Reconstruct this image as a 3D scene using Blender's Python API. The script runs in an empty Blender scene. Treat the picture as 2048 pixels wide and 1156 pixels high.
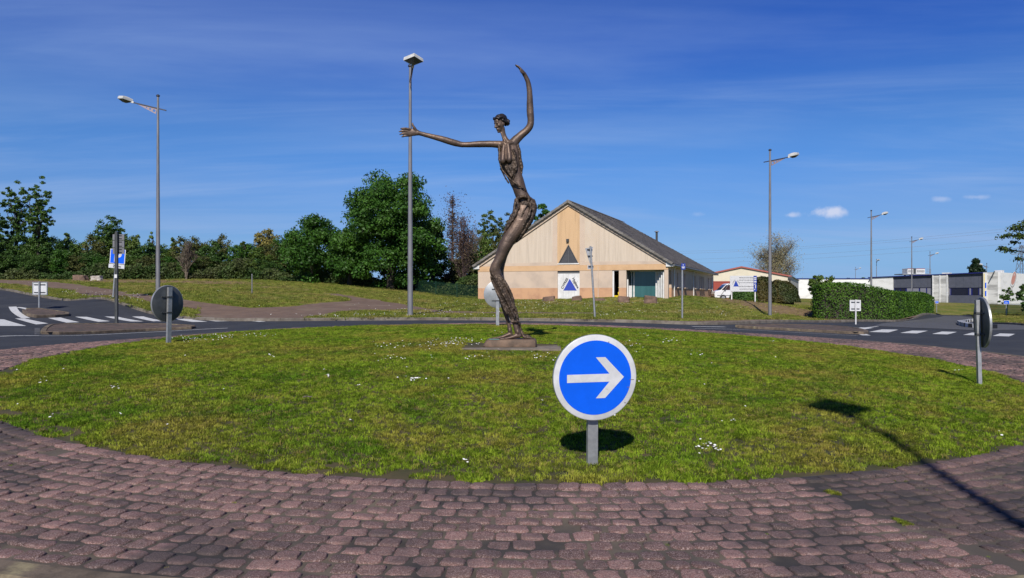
import bpy, bmesh, math, random
import numpy as np
from mathutils import Vector, Matrix, noise
from mathutils.geometry import delaunay_2d_cdt

random.seed(7); rng = np.random.default_rng(7)
sc = bpy.context.scene
COL = sc.collection
F = 1536.0; CX = 1024.0; HZ = 590.0; CZ = 1.7

# ---------------------------------------------------------------- camera
cam_d = bpy.data.cameras.new('camera'); cam = bpy.data.objects.new('camera', cam_d); COL.objects.link(cam)
cam.location = (0, 0, CZ); cam.rotation_euler = (math.radians(90), 0, 0)
cam_d.lens = 27.0; cam_d.sensor_width = 36.0; cam_d.shift_y = (HZ - 578.0) / 2048.0
cam_d.clip_start = 0.05; cam_d.clip_end = 5000
sc.camera = cam

# ---------------------------------------------------------------- sun and sky
SUN_EL = math.radians(39); SUN_AZ = math.radians(188)      # behind the camera, a little to the left
sun_d = bpy.data.lights.new('sun', 'SUN'); sun_d.energy = 4.8; sun_d.angle = math.radians(0.53); sun_d.color = (1.0, 0.94, 0.84)
sun = bpy.data.objects.new('sun', sun_d); COL.objects.link(sun)
sdir = Vector((math.sin(SUN_AZ) * math.cos(SUN_EL), math.cos(SUN_AZ) * math.cos(SUN_EL), math.sin(SUN_EL)))
sun.rotation_euler = sdir.to_track_quat('Z', 'Y').to_euler(); sun.location = (-5, -20, 30)
vs = sc.view_settings
vs.view_transform = 'Standard'; vs.look = 'None'; vs.exposure = 0.0; vs.gamma = 1.0; vs.use_curve_mapping = False

world = bpy.data.worlds.new('World'); sc.world = world; world.use_nodes = True
def build_world():
    nt = world.node_tree; N = nt.nodes; L = nt.links; N.clear()
    out = N.new('ShaderNodeOutputWorld'); bg = N.new('ShaderNodeBackground'); bg.inputs[1].default_value = 0.085
    sky = N.new('ShaderNodeTexSky'); sky.sky_type = 'NISHITA'; sky.sun_disc = False
    sky.sun_elevation = SUN_EL; sky.sun_rotation = SUN_AZ
    sky.altitude = 300; sky.air_density = 1.0; sky.dust_density = 0.15; sky.ozone_density = 4.0
    tc = N.new('ShaderNodeTexCoord')
    sep = N.new('ShaderNodeSeparateXYZ'); L.new(tc.outputs['Generated'], sep.inputs[0])
    def m(op, a, b=None, c=None):
        n = N.new('ShaderNodeMath'); n.operation = op
        for i, v in enumerate((a, b, c)):
            if v is None: continue
            if hasattr(v, 'is_output'): L.new(v, n.inputs[i])
            else: n.inputs[i].default_value = v
        return n.outputs[0]
    # darker towards the zenith, as a clear polarised spring sky
    zz = m('MAXIMUM', sep.outputs[2], 0.0)
    rp = N.new('ShaderNodeValToRGB'); L.new(zz, rp.inputs[0]); el = rp.color_ramp.elements; rp.color_ramp.interpolation = 'EASE'
    el[0].position = 0.0; el[0].color = (.30, .54, 1.12, 1); el[1].position = 1.0; el[1].color = (.09, .24, .62, 1)
    for ps, cl in ((.07, (.45, .64, 1.02, 1)), (.186, (.41, .71, 1.15, 1)), (.33, (.18, .47, 1.16, 1)), (.5, (.10, .30, .85, 1))):
        e_ = el.new(ps); e_.color = cl
    dk = N.new('ShaderNodeMix'); dk.data_type = 'RGBA'; dk.blend_type = 'MULTIPLY'; dk.inputs[0].default_value = 1
    L.new(sky.outputs[0], dk.inputs[6]); L.new(rp.outputs[0], dk.inputs[7])
    # thin cirrus on a plane high up:  p = dir.xy / (dir.z + .12)
    den = m('ADD', zz, 0.10)
    u = m('DIVIDE', sep.outputs[0], den); v = m('DIVIDE', sep.outputs[1], den)
    cb = N.new('ShaderNodeCombineXYZ'); L.new(u, cb.inputs[0]); L.new(v, cb.inputs[1])
    def cirrus(rot, scl, lo, hi, amt, seed):
        mp = N.new('ShaderNodeMapping'); mp.inputs['Rotation'].default_value = (0, 0, rot); mp.inputs['Scale'].default_value = scl
        mp.inputs['Location'].default_value = (seed, seed * .7, 0)
        L.new(cb.outputs[0], mp.inputs[0])
        nz = N.new('ShaderNodeTexNoise'); nz.inputs['Scale'].default_value = 1.0; nz.inputs['Detail'].default_value = 7
        nz.inputs['Roughness'].default_value = 0.58; nz.inputs['Distortion'].default_value = 0.7
        L.new(mp.outputs[0], nz.inputs['Vector'])
        mr = N.new('ShaderNodeMapRange'); mr.interpolation_type = 'SMOOTHSTEP'; L.new(nz.outputs[0], mr.inputs[0])
        mr.inputs[1].default_value = lo; mr.inputs[2].default_value = hi; mr.inputs[3].default_value = 0; mr.inputs[4].default_value = amt
        return mr.outputs[0]
    c1 = cirrus(0.35, (0.35, 1.3, 1), 0.45, 0.74, 0.40, 3.1)
    c2 = cirrus(-0.2, (0.16, 0.5, 1), 0.42, 0.74, 0.40, 9.4)
    cm_ = N.new('ShaderNodeMapRange'); L.new(zz, cm_.inputs[0]); cm_.inputs[1].default_value = .20; cm_.inputs[2].default_value = .36; cm_.inputs[3].default_value = 1.0; cm_.inputs[4].default_value = .30
    ct = m('MULTIPLY', m('ADD', c1, c2), cm_.outputs[0])
    # small fair-weather clouds low on the right
    clouds = [(1665, 424, 40, 13, .80), (1582, 430, 17, 7, .55), (1885, 398, 24, 7, .32), (1958, 394, 34, 6, .28), (1395, 428, 14, 5, .14)]
    nzc = N.new('ShaderNodeTexNoise'); nzc.inputs['Scale'].default_value = 75; nzc.inputs['Detail'].default_value = 5
    L.new(tc.outputs['Generated'], nzc.inputs['Vector'])
    tot = ct
    yy = m('MAXIMUM', sep.outputs[1], 0.01)
    a = m('DIVIDE', sep.outputs[0], yy); b = m('DIVIDE', sep.outputs[2], yy)
    front = m('GREATER_THAN', sep.outputs[1], 0.02)
    cum = None
    for (px, py, rx, ry, am) in clouds:
        du = m('DIVIDE', m('SUBTRACT', a, (px - CX) / F), rx / F)
        dv = m('DIVIDE', m('SUBTRACT', b, (HZ - py) / F), ry / F)
        d = m('SQRT', m('ADD', m('MULTIPLY', du, du), m('MULTIPLY', dv, dv)))
        d = m('ADD', d, m('MULTIPLY', m('SUBTRACT', nzc.outputs[0], 0.5), 2.0))
        mr = N.new('ShaderNodeMapRange'); mr.interpolation_type = 'SMOOTHSTEP'; L.new(d, mr.inputs[0])
        mr.inputs[1].default_value = 1.15; mr.inputs[2].default_value = 0.1; mr.inputs[3].default_value = 0; mr.inputs[4].default_value = am
        mm = m('MULTIPLY', mr.outputs[0], front)
        cum = mm if cum is None else m('MAXIMUM', cum, mm)
    tot = m('MINIMUM', tot, 0.9)
    mx = N.new('ShaderNodeMix'); mx.data_type = 'RGBA'; L.new(tot, mx.inputs[0]); L.new(dk.outputs[2], mx.inputs[6])
    mx.inputs[7].default_value = (3.9, 5.6, 9.2, 1)
    mc = N.new('ShaderNodeMix'); mc.data_type = 'RGBA'; L.new(cum, mc.inputs[0]); L.new(mx.outputs[2], mc.inputs[6]); mc.inputs[7].default_value = (8.2, 8.6, 10.4, 1)
    L.new(mc.outputs[2], bg.inputs[0]); L.new(bg.outputs[0], out.inputs[0])
build_world()

# ---------------------------------------------------------------- helpers
def tag(o, label=None, cat=None, group=None, kind=None):
    if label: o['label'] = label
    if cat: o['category'] = cat
    if group: o['group'] = group
    if kind: o['kind'] = kind
    return o
def thing(name, label, cat, loc=(0, 0, 0), rotz=0.0, group=None, kind=None):
    o = bpy.data.objects.new(name, None); COL.objects.link(o)
    o.location = loc; o.rotation_euler = (0, 0, rotz); o.empty_display_size = .2
    return tag(o, label, cat, group, kind)
def link(name, me, parent=None, loc=None, rot=None):
    o = bpy.data.objects.new(name, me); COL.objects.link(o)
    if parent is not None: o.parent = parent
    if loc is not None: o.location = loc
    if rot is not None: o.rotation_euler = rot
    return o
def mesh(name, verts, faces, mat=None, smooth=False):
    me = bpy.data.meshes.new(name); me.from_pydata([tuple(v) for v in verts], [], [tuple(f) for f in faces])
    if mat: me.materials.append(mat)
    if smooth: me.polygons.foreach_set('use_smooth', [True] * len(me.polygons))
    me.update(); return me
def npmesh(name, V, Fc, mat=None, smooth=False):
    """V (n,3), Fc (m,k) arrays, all faces with k corners"""
    me = bpy.data.meshes.new(name); m, k = Fc.shape
    me.vertices.add(len(V)); me.vertices.foreach_set('co', V.astype(np.float32).ravel())
    me.loops.add(m * k); me.loops.foreach_set('vertex_index', Fc.astype(np.int32).ravel())
    me.polygons.add(m); me.polygons.foreach_set('loop_start', np.arange(0, m * k, k, dtype=np.int32))
    me.polygons.foreach_set('loop_total', np.full(m, k, dtype=np.int32))
    if smooth: me.polygons.foreach_set('use_smooth', np.ones(m, dtype=bool))
    if mat: me.materials.append(mat)
    me.update(calc_edges=True); me.validate(); return me
_copies = {}
def copy_tree(o, parent=None):
    c = o.copy(); COL.objects.link(c)
    if parent is not None: c.parent = parent
    for ch in list(o.children): copy_tree(ch, c)
    return c

class MB:
    def __init__(s): s.v = []; s.f = []
    def add(s, vs, fs, M=None):
        n = len(s.v)
        if M is not None: vs = [M @ Vector(v) for v in vs]
        s.v += [tuple(v) for v in vs]; s.f += [tuple(i + n for i in f) for f in fs]; return s
    def box(s, c, d, M=None):
        x, y, z = c; a, b, e = d[0] / 2, d[1] / 2, d[2] / 2
        vs = [(x - a, y - b, z - e), (x + a, y - b, z - e), (x + a, y + b, z - e), (x - a, y + b, z - e),
              (x - a, y - b, z + e), (x + a, y - b, z + e), (x + a, y + b, z + e), (x - a, y + b, z + e)]
        return s.add(vs, [(0, 3, 2, 1), (4, 5, 6, 7), (0, 1, 5, 4), (1, 2, 6, 5), (2, 3, 7, 6), (3, 0, 4, 7)], M)
    def b2(s, x0, x1, y0, y1, z0, z1, M=None):
        return s.box(((x0 + x1) / 2, (y0 + y1) / 2, (z0 + z1) / 2), (x1 - x0, y1 - y0, z1 - z0), M)
    def tube(s, pts, rad, n=10, cap=True, M=None):
        pts = [Vector(p) for p in pts]
        if not hasattr(rad, '__len__'): rad = [rad] * len(pts)
        vs = []; fs = []; up = None
        for i, p in enumerate(pts):
            t = (pts[min(i + 1, len(pts) - 1)] - pts[max(i - 1, 0)]).normalized()
            if up is None: up = t.orthogonal().normalized()
            up = (up - t * up.dot(t))
            up = up.normalized() if up.length > 1e-6 else t.orthogonal().normalized()
            sd = t.cross(up)
            for k in range(n):
                a = 2 * math.pi * k / n
                vs.append(p + (up * math.cos(a) + sd * math.sin(a)) * rad[i])
        for i in range(len(pts) - 1):
            for k in range(n):
                k2 = (k + 1) % n
                fs.append((i * n + k, i * n + k2, (i + 1) * n + k2, (i + 1) * n + k))
        if cap: fs.append(tuple(range(n - 1, -1, -1))); fs.append(tuple((len(pts) - 1) * n + k for k in range(n)))
        return s.add(vs, fs, M)
    def ball(s, c, r, M=None, nu=12, nv=8):
        if not hasattr(r, '__len__'): r = (r, r, r)
        vs = [(c[0], c[1], c[2] + r[2])]; fs = []
        for j in range(1, nv):
            ph = math.pi * j / nv
            for i in range(nu):
                th = 2 * math.pi * i / nu
                vs.append((c[0] + r[0] * math.sin(ph) * math.cos(th), c[1] + r[1] * math.sin(ph) * math.sin(th), c[2] + r[2] * math.cos(ph)))
        vs.append((c[0], c[1], c[2] - r[2]))
        for i in range(nu): fs.append((0, 1 + i, 1 + (i + 1) % nu))
        for j in range(nv - 2):
            for i in range(nu):
                a = 1 + j * nu + i; b = 1 + j * nu + (i + 1) % nu
                fs.append((a, a + nu, b + nu, b))
        l = len(vs) - 1; o = 1 + (nv - 2) * nu
        for i in range(nu): fs.append((l, o + (i + 1) % nu, o + i))
        return s.add(vs, fs, M)
    def prism(s, poly, d0, d1, axis='y', holes=(), M=None):
        """poly in 2D, extruded along axis between d0 and d1 (axis y: poly = (x,z))"""
        loops = [list(poly)] + [list(h) for h in holes]
        def area(p): return sum(p[i][0] * p[(i + 1) % len(p)][1] - p[(i + 1) % len(p)][0] * p[i][1] for i in range(len(p))) / 2
        if area(loops[0]) < 0: loops[0].reverse()
        for h in loops[1:]:
            if area(h) > 0: h.reverse()
        def P(p, d):
            return (p[0], d, p[1]) if axis == 'y' else ((p[0], p[1], d) if axis == 'z' else (d, p[0], p[1]))
        pts = [p for lp in loops for p in lp]; n = len(pts)
        if holes:
            edges = []; o = 0
            for lp in loops:
                edges += [(o + i, o + (i + 1) % len(lp)) for i in range(len(lp))]; o += len(lp)
            r = delaunay_2d_cdt([Vector(p) for p in pts], edges, [], 0, 1e-7)
            tris = []
            for f in r[2]:
                c = sum((r[0][i] for i in f), Vector((0, 0))) / len(f)
                if inside(c.x, c.y, loops[0]) and not any(inside(c.x, c.y, h) for h in loops[1:]): tris.append([r[3][i][0] for i in f])
        else: tris = [list(range(n))]
        vs = [P(p, d0) for p in pts] + [P(p, d1) for p in pts]
        fs = [tuple(t) for t in tris] + [tuple(i + n for i in reversed(t)) for t in tris]
        o = 0
        for lp in loops:
            for i in range(len(lp)):
                a, b = o + i, o + (i + 1) % len(lp); fs.append((a, a + n, b + n, b))
            o += len(lp)
        return s.add(vs, fs, M)
    def lathe(s, prof, n=24, M=None):
        vs = []; fs = []
        for (r, z) in prof:
            for k in range(n):
                a = 2 * math.pi * k / n; vs.append((r * math.cos(a), r * math.sin(a), z))
        for i in range(len(prof) - 1):
            for k in range(n):
                k2 = (k + 1) % n; fs.append((i * n + k, i * n + k2, (i + 1) * n + k2, (i + 1) * n + k))
        fs.append(tuple(range(n - 1, -1, -1))); fs.append(tuple((len(prof) - 1) * n + k for k in range(n)))
        return s.add(vs, fs, M)
    def build(s, name, mat, parent=None, smooth=False, loc=None, rot=None, fix=True):
        me = bpy.data.meshes.new(name); me.from_pydata(s.v, [], s.f)
        if fix:
            bm = bmesh.new(); bm.from_mesh(me); bmesh.ops.recalc_face_normals(bm, faces=bm.faces); bm.to_mesh(me); bm.free()
        if mat: me.materials.append(mat)
        if smooth:
            me.polygons.foreach_set('use_smooth', [True] * len(me.polygons))
            try: me.set_sharp_from_angle(angle=math.radians(40))
            except Exception: pass
        me.update(); return link(name, me, parent, loc, rot)

def inside(x, y, poly):
    c = False; j = len(poly) - 1
    for i in range(len(poly)):
        xi, yi = poly[i][0], poly[i][1]; xj, yj = poly[j][0], poly[j][1]
        if (yi > y) != (yj > y) and x < (xj - xi) * (y - yi) / (yj - yi) + xi: c = not c
        j = i
    return c
def inside_np(X, Y, poly):
    c = np.zeros(X.shape, bool); j = len(poly) - 1
    for i in range(len(poly)):
        xi, yi = poly[i][:2]; xj, yj = poly[j][:2]
        if yi != yj: c ^= ((yi > Y) != (yj > Y)) & (X < (xj - xi) * (Y - yi) / (yj - yi) + xi)
        j = i
    return c
def text_mesh(name, body, size, mat, parent, M, ext=0.001, align='CENTER', bold=0.0):
    cu = bpy.data.curves.new(name, 'FONT'); cu.body = body; cu.size = size; cu.extrude = ext; cu.align_x = align; cu.align_y = 'CENTER'
    cu.offset = bold; cu.resolution_u = 3
    o = bpy.data.objects.new(name, cu); COL.objects.link(o)
    dg = bpy.context.evaluated_depsgraph_get()
    me = bpy.data.meshes.new_from_object(o.evaluated_get(dg)); bpy.data.objects.remove(o); bpy.data.curves.remove(cu)
    me.name = name; me.materials.clear(); me.materials.append(mat)
    ys = [v.co.y for v in me.vertices]; me.transform(Matrix.Translation((0, -(min(ys) + max(ys)) / 2, 0))); me.transform(M)
    return link(name, me, parent)

# ---------------------------------------------------------------- materials
def lin(c):
    return tuple(((x / 255) / 12.92 if x / 255 <= .04045 else ((x / 255 + .055) / 1.055) ** 2.4) for x in c)
def mat(name, c1, c2=None, scale=3.0, rough=0.7, metal=0.0, bump=0.0, bscale=40.0, detail=6, lo=.35, hi=.65,
        stretch=(1, 1, 1), isl=0.0, obj=0.0, trans=0.0, spec=0.5, c3=None, s3=.4, lo3=.5, hi3=.7, bdist=0.01, coord='pos', coat=0.0):
    m = bpy.data.materials.new(name); m.use_nodes = True; nt = m.node_tree; N = nt.nodes; L = nt.links
    b = N['Principled BSDF']; b.inputs['Roughness'].default_value = rough; b.inputs['Metallic'].default_value = metal
    b.inputs['Specular IOR Level'].default_value = spec; b.inputs['Coat Weight'].default_value = coat
    g = N.new('ShaderNodeNewGeometry'); tc = N.new('ShaderNodeTexCoord')
    base = g.outputs['Position'] if coord == 'pos' else tc.outputs['Object']
    mp = N.new('ShaderNodeMapping'); mp.inputs['Scale'].default_value = stretch; L.new(base, mp.inputs[0])
    col = None
    def noise_mix(ca, cb, scl, l, h, vec, det=6):
        nz = N.new('ShaderNodeTexNoise'); nz.inputs['Scale'].default_value = scl; nz.inputs['Detail'].default_value = det; nz.inputs['Roughness'].default_value = .6
        L.new(vec, nz.inputs['Vector'])
        mr = N.new('ShaderNodeMapRange'); mr.interpolation_type = 'SMOOTHSTEP'; mr.inputs[1].default_value = l; mr.inputs[2].default_value = h; L.new(nz.outputs[0], mr.inputs[0])
        mx = N.new('ShaderNodeMix'); mx.data_type = 'RGBA'; L.new(mr.outputs[0], mx.inputs[0])
        if hasattr(ca, 'is_output'): L.new(ca, mx.inputs[6])
        else: mx.inputs[6].default_value = (*ca, 1)
        if hasattr(cb, 'is_output'): L.new(cb, mx.inputs[7])
        else: mx.inputs[7].default_value = (*cb, 1)
        return mx.outputs[2]
    if c2 is not None: col = noise_mix(c1, c2, scale, lo, hi, mp.outputs[0], detail)
    if c3 is not None: col = noise_mix(col if col else c1, c3, s3, lo3, hi3, base, 5)
    if isl or obj:
        r = None
        if isl: r = g.outputs['Random Per Island']; amt = isl
        if obj:
            oi = N.new('ShaderNodeObjectInfo')
            if r is None: r = oi.outputs['Random']; amt = obj
            else:
                ad = N.new('ShaderNodeMath'); ad.operation = 'ADD'; L.new(r, ad.inputs[0]); L.new(oi.outputs['Random'], ad.inputs[1])
                fr = N.new('ShaderNodeMath'); fr.operation = 'FRACT'; L.new(ad.outputs[0], fr.inputs[0]); r = fr.outputs[0]
        mr = N.new('ShaderNodeMapRange'); mr.inputs[3].default_value = 1 - amt; mr.inputs[4].default_value = 1 + amt; L.new(r, mr.inputs[0])
        mx = N.new('ShaderNodeMix'); mx.data_type = 'RGBA'; mx.blend_type = 'MULTIPLY'; mx.inputs[0].default_value = 1
        if col is None: mx.inputs[6].default_value = (*c1, 1)
        else: L.new(col, mx.inputs[6])
        L.new(mr.outputs[0], mx.inputs[7]); col = mx.outputs[2]
    if col is None: b.inputs['Base Color'].default_value = (*c1, 1)
    else: L.new(col, b.inputs['Base Color'])
    if bump:
        nz = N.new('ShaderNodeTexNoise'); nz.inputs['Scale'].default_value = bscale; nz.inputs['Detail'].default_value = 5; L.new(mp.outputs[0], nz.inputs['Vector'])
        bp = N.new('ShaderNodeBump'); bp.inputs['Strength'].default_value = bump; bp.inputs['Distance'].default_value = bdist
        L.new(nz.outputs[0], bp.inputs['Height']); L.new(bp.outputs[0], b.inputs['Normal'])
    if trans:
        tr = N.new('ShaderNodeBsdfTranslucent'); ms = N.new('ShaderNodeMixShader'); ms.inputs[0].default_value = trans
        if col is None: tr.inputs[0].default_value = (*c1, 1)
        else: L.new(col, tr.inputs[0])
        L.new(b.outputs[0], ms.inputs[1]); L.new(tr.outputs[0], ms.inputs[2]); L.new(ms.outputs[0], N['Material Output'].inputs[0])
    return m

M = {}
M['asphalt'] = mat('asphalt', (.043, .047, .056), (.033, .036, .044), 1.2, rough=.88, bump=.5, bscale=90, c3=(.056, .058, .064), s3=.25, spec=.3)
M['asphalt_old'] = mat('asphalt_old', (.105, .108, .118), (.085, .088, .098), 1.5, rough=.92, bump=.5, bscale=90, spec=.25)
M['paint'] = mat('road_paint', (.60, .61, .61), (.22, .23, .24), 7, rough=.8, lo=.52, hi=.74)
M['kerb'] = mat('kerb_concrete', (.21, .185, .155), (.12, .10, .08), 2.2, rough=.9, bump=.4, bscale=50, c3=(.10, .085, .06), s3=1.3, lo3=.55, hi3=.8, obj=.12)
M['mortar'] = mat('mortar', (.082, .068, .056), (.15, .12, .088), 1.4, rough=.95, bump=.8, bscale=120, c3=(.035, .031, .03), s3=.8, lo3=.42, hi3=.6)
M['splitter'] = mat('splitter_paving', (.125, .085, .070), (.065, .052, .044), 3.0, rough=.95, bump=1.0, bscale=14, bdist=.05, c3=(.17, .135, .10), s3=5, lo3=.6, hi3=.7)
M['path'] = mat('path_gravel', (.18, .118, .082), (.13, .085, .06), 1.8, rough=.95, bump=.8, bscale=40, c3=(.21, .16, .11), s3=.5, lo3=.5, hi3=.75)
M['soil'] = mat('soil', (.040, .042, .014), (.075, .058, .026), 3, rough=1, bump=.8, bscale=60)
M['concrete'] = mat('concrete', (.24, .20, .16), (.15, .125, .10), 5, rough=.9, bump=.4, bscale=60)
M['alu'] = mat('galvanised_steel', (.42, .43, .44), (.33, .34, .35), 14, rough=.45, metal=.55, bump=.1, bscale=60)
M['alu_back'] = mat('aluminium_back', (.36, .38, .40), (.27, .29, .30), 4, rough=.5, metal=.4)
M['dark_back'] = mat('weathered_sign_back', (.085, .095, .10), (.055, .062, .066), 4, rough=.55, metal=.3)
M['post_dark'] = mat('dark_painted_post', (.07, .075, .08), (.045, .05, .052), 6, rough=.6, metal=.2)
M['lamp_pole'] = mat('lamp_pole_grey', (.225, .225, .24), (.175, .175, .19), 5, rough=.5, metal=.25, stretch=(1, 1, .3))
M['lamp_arm'] = mat('lamp_arm_dark', (.05, .052, .07), (.035, .036, .05), 5, rough=.5, metal=.2)
M['lamp_head'] = mat('lamp_head_white', (.62, .62, .60), (.50, .50, .48), 6, rough=.5)
M['lamp_glass'] = mat('lamp_glass_dark', (.075, .085, .08), (.05, .055, .05), 6, rough=.25)
M['bracket'] = mat('bracket_pinkish_grey', (.30, .235, .25), rough=.5, metal=.2)
M['sign_white'] = mat('sign_white_film', (.64, .65, .67), (.55, .56, .57), 9, rough=.45, c3=(.36, .35, .32), s3=14, lo3=.62, hi3=.78)
M['sign_blue'] = mat('sign_blue_film', (.001, .112, .80), (.001, .104, .74), 7, rough=.5, spec=.25)
M['blue'] = mat('dark_blue_paint', (.012, .045, .33), rough=.5)
M['logo_blue'] = mat('logo_blue', (.03, .065, .42), rough=.5)
M['black'] = mat('black', (.012, .012, .014), rough=.5)
M['white'] = mat('white_paint', (.74, .74, .74), (.62, .62, .61), 2.5, rough=.55)
M['white_wall'] = mat('white_cladding', (.78, .78, .77), (.60, .60, .58), .9, rough=.7, stretch=(.5, .5, 1.6), lo=.45, hi=.8)
M['concrete_wall'] = mat('stained_white_concrete', (.60, .60, .585), (.33, .33, .32), .8, rough=.8, stretch=(.35, .35, 1.6), lo=.4, hi=.62)
M['grey_clad'] = mat('grey_blue_cladding', (.085, .092, .125), (.07, .077, .105), 2, rough=.55)
M['dark_blue'] = mat('navy_frame', (.010, .014, .13), rough=.45)
M['win_dark'] = mat('dark_window_glass', (.010, .013, .030), rough=.08, spec=.6)
M['win_grey'] = mat('grey_window_blind', (.20, .205, .25), rough=.5)
M['cream'] = mat('stained_cream_render', (.61, .515, .415), (.46, .385, .305), 2.6, rough=.9, stretch=(2.6, 2.6, .10), lo=.40, hi=.80, c3=(.58, .47, .36), s3=.55, lo3=.45, hi3=.75, bump=.3, bscale=30)
M['cream_low'] = mat('cream_render', (.58, .46, .36), (.46, .37, .30), .9, rough=.9, lo=.4, hi=.8)
M['orange'] = mat('orange_render', (.61, .40, .23), (.54, .345, .19), 1.2, rough=.9, lo=.4, hi=.7)
M['orange_low'] = mat('orange_plinth_render', (.56, .33, .19), (.40, .22, .14), 1.0, rough=.9, lo=.42, hi=.75)
M['orange_st'] = mat('stained_orange_render', (.61, .41, .235), (.47, .315, .18), 2.8, rough=.9, stretch=(1.8, 1.8, .10), lo=.46, hi=.72)
M['warehouse'] = mat('pale_yellow_cladding', (.70, .64, .50), (.64, .59, .46), 1, rough=.7)
M['warehouse_side'] = mat('pale_grey_cladding', (.50, .48, .43), rough=.7)
M['red'] = mat('dull_red_metal', (.34, .065, .045), rough=.6)
M['red2'] = mat('red_trim', (.36, .10, .08), rough=.6)
M['tile'] = mat('grey_roof_tile', (.075, .07, .07), (.12, .11, .105), 2.5, rough=.75, isl=.28, c3=(.05, .046, .05), s3=.6)
M['verge'] = mat('verge_tile', (.20, .185, .17), (.14, .13, .12), 3, rough=.85, obj=.2)
M['gutter'] = mat('grey_gutter', (.11, .115, .12), rough=.5)
M['teal'] = mat('teal_glass', (.045, .135, .14), (.035, .11, .115), .7, rough=.12, spec=.7, stretch=(6, 6, .2))
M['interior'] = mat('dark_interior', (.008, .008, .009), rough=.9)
M['yellow'] = mat('yellow_plastic', (.75, .56, .01), rough=.4)
M['tri_glass'] = mat('grey_window', (.10, .098, .10), (.07, .068, .07), .8, rough=.2)
M['rock'] = mat('reddish_boulder', (.21, .135, .10), (.12, .08, .06), 2.6, rough=.95, bump=.8, bscale=9, bdist=.05)
M['rock_pale'] = mat('pale_boulder', (.52, .48, .43), (.28, .24, .21), 2.6, rough=.95, bump=.8, bscale=9, bdist=.05)
M['bronze'] = mat('bronze', (.155, .105, .078), (.085, .060, .048), 3.0, rough=.50, metal=.45, bump=.25, bscale=22, c3=(.19, .125, .085), s3=2.0, lo3=.5, hi3=.75, coord='obj', bdist=.012)
M['bronze_cloth'] = mat('bronze_cloth', (.115, .08, .056), (.045, .034, .028), 6.0, rough=.55, metal=.5, bump=.9, bscale=16, c3=(.21, .145, .10), s3=3.0, lo3=.52, hi3=.72, coord='obj', bdist=.03)
M['bronze_dark'] = mat('bronze_dark', (.055, .045, .045), (.035, .03, .032), 3.5, rough=.42, metal=.5, bump=.4, bscale=24, coord='obj')
M['base_bronze'] = mat('brown_cast_base', (.19, .125, .085), (.10, .07, .05), 5, rough=.75, metal=.1, bump=.4, bscale=25, coord='obj')
M['plaque'] = mat('teal_plaque', (.16, .36, .33), rough=.4, metal=.2)
M['bark'] = mat('bark', (.055, .045, .035), (.03, .025, .02), 3, rough=.95, bump=.5, bscale=12)
M['twig'] = mat('bare_twigs', (.20, .165, .125), (.13, .10, .08), 1, rough=.95)
M['twig_purple'] = mat('purple_brown_twigs', (.115, .078, .078), (.08, .055, .058), 1, rough=.95)
def leafmat(name, a, b, **k): return mat(name, a, b, .35, rough=.55, isl=.42, trans=.22, spec=.35, lo=.35, hi=.65, **k)
M['leaf_oak'] = leafmat('leaf_oak', (.030, .092, .009), (.056, .138, .014))
M['leaf_dark'] = leafmat('leaf_dark', (.042, .098, .018), (.068, .132, .022))
M['leaf_mid'] = leafmat('leaf_mid', (.074, .130, .020), (.110, .162, .028))
M['leaf_olive'] = leafmat('leaf_olive', (.105, .112, .030), (.072, .092, .024))
M['leaf_yel'] = leafmat('leaf_yellow', (.26, .22, .06), (.19, .18, .05))
M['leaf_spring'] = leafmat('leaf_spring', (.085, .125, .02), (.06, .10, .018))
M['leaf_hedge'] = leafmat('leaf_hedge', (.085, .180, .014), (.052, .122, .010))
M['leaf_bush'] = leafmat('leaf_bush', (.040, .062, .018), (.095, .075, .020))
M['leaf_brown'] = leafmat('leaf_brown', (.125, .075, .055), (.085, .075, .035))
M['leaf_bud'] = leafmat('leaf_bud', (.34, .31, .16), (.26, .24, .13))
M['under'] = mat('undergrowth_leaves', (.040, .082, .016), (.075, .094, .028), .45, rough=.6, isl=.5, trans=.2, spec=.3, c3=(.05, .045, .022), s3=.22, lo3=.55, hi3=.68)
M['splitter_kerb'] = mat('mossy_kerb', (.15, .115, .085), (.085, .065, .048), 5, rough=.95, bump=.8, bscale=30, c3=(.26, .22, .13), s3=2.2, lo3=.55, hi3=.7)
M['leaf_conifer'] = leafmat('leaf_conifer', (.010, .026, .008), (.014, .034, .01))
M['fence_green'] = mat('green_fence_wire', (.012, .045, .028), rough=.5)
M['van_white'] = mat('van_paint', (.74, .75, .78), rough=.25, coat=.4)
M['tyre'] = mat('tyre', (.015, .015, .016), rough=.85)
M['glass_red'] = mat('tinted_van_glass', (.06, .025, .025), rough=.1)
M['petal'] = mat('daisy_petals', (.80, .80, .78), rough=.6)
M['petal_y'] = mat('daisy_heart', (.65, .45, .03), rough=.6)
M['pylon'] = mat('pylon_steel', (.16, .17, .19), rough=.6)
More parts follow.
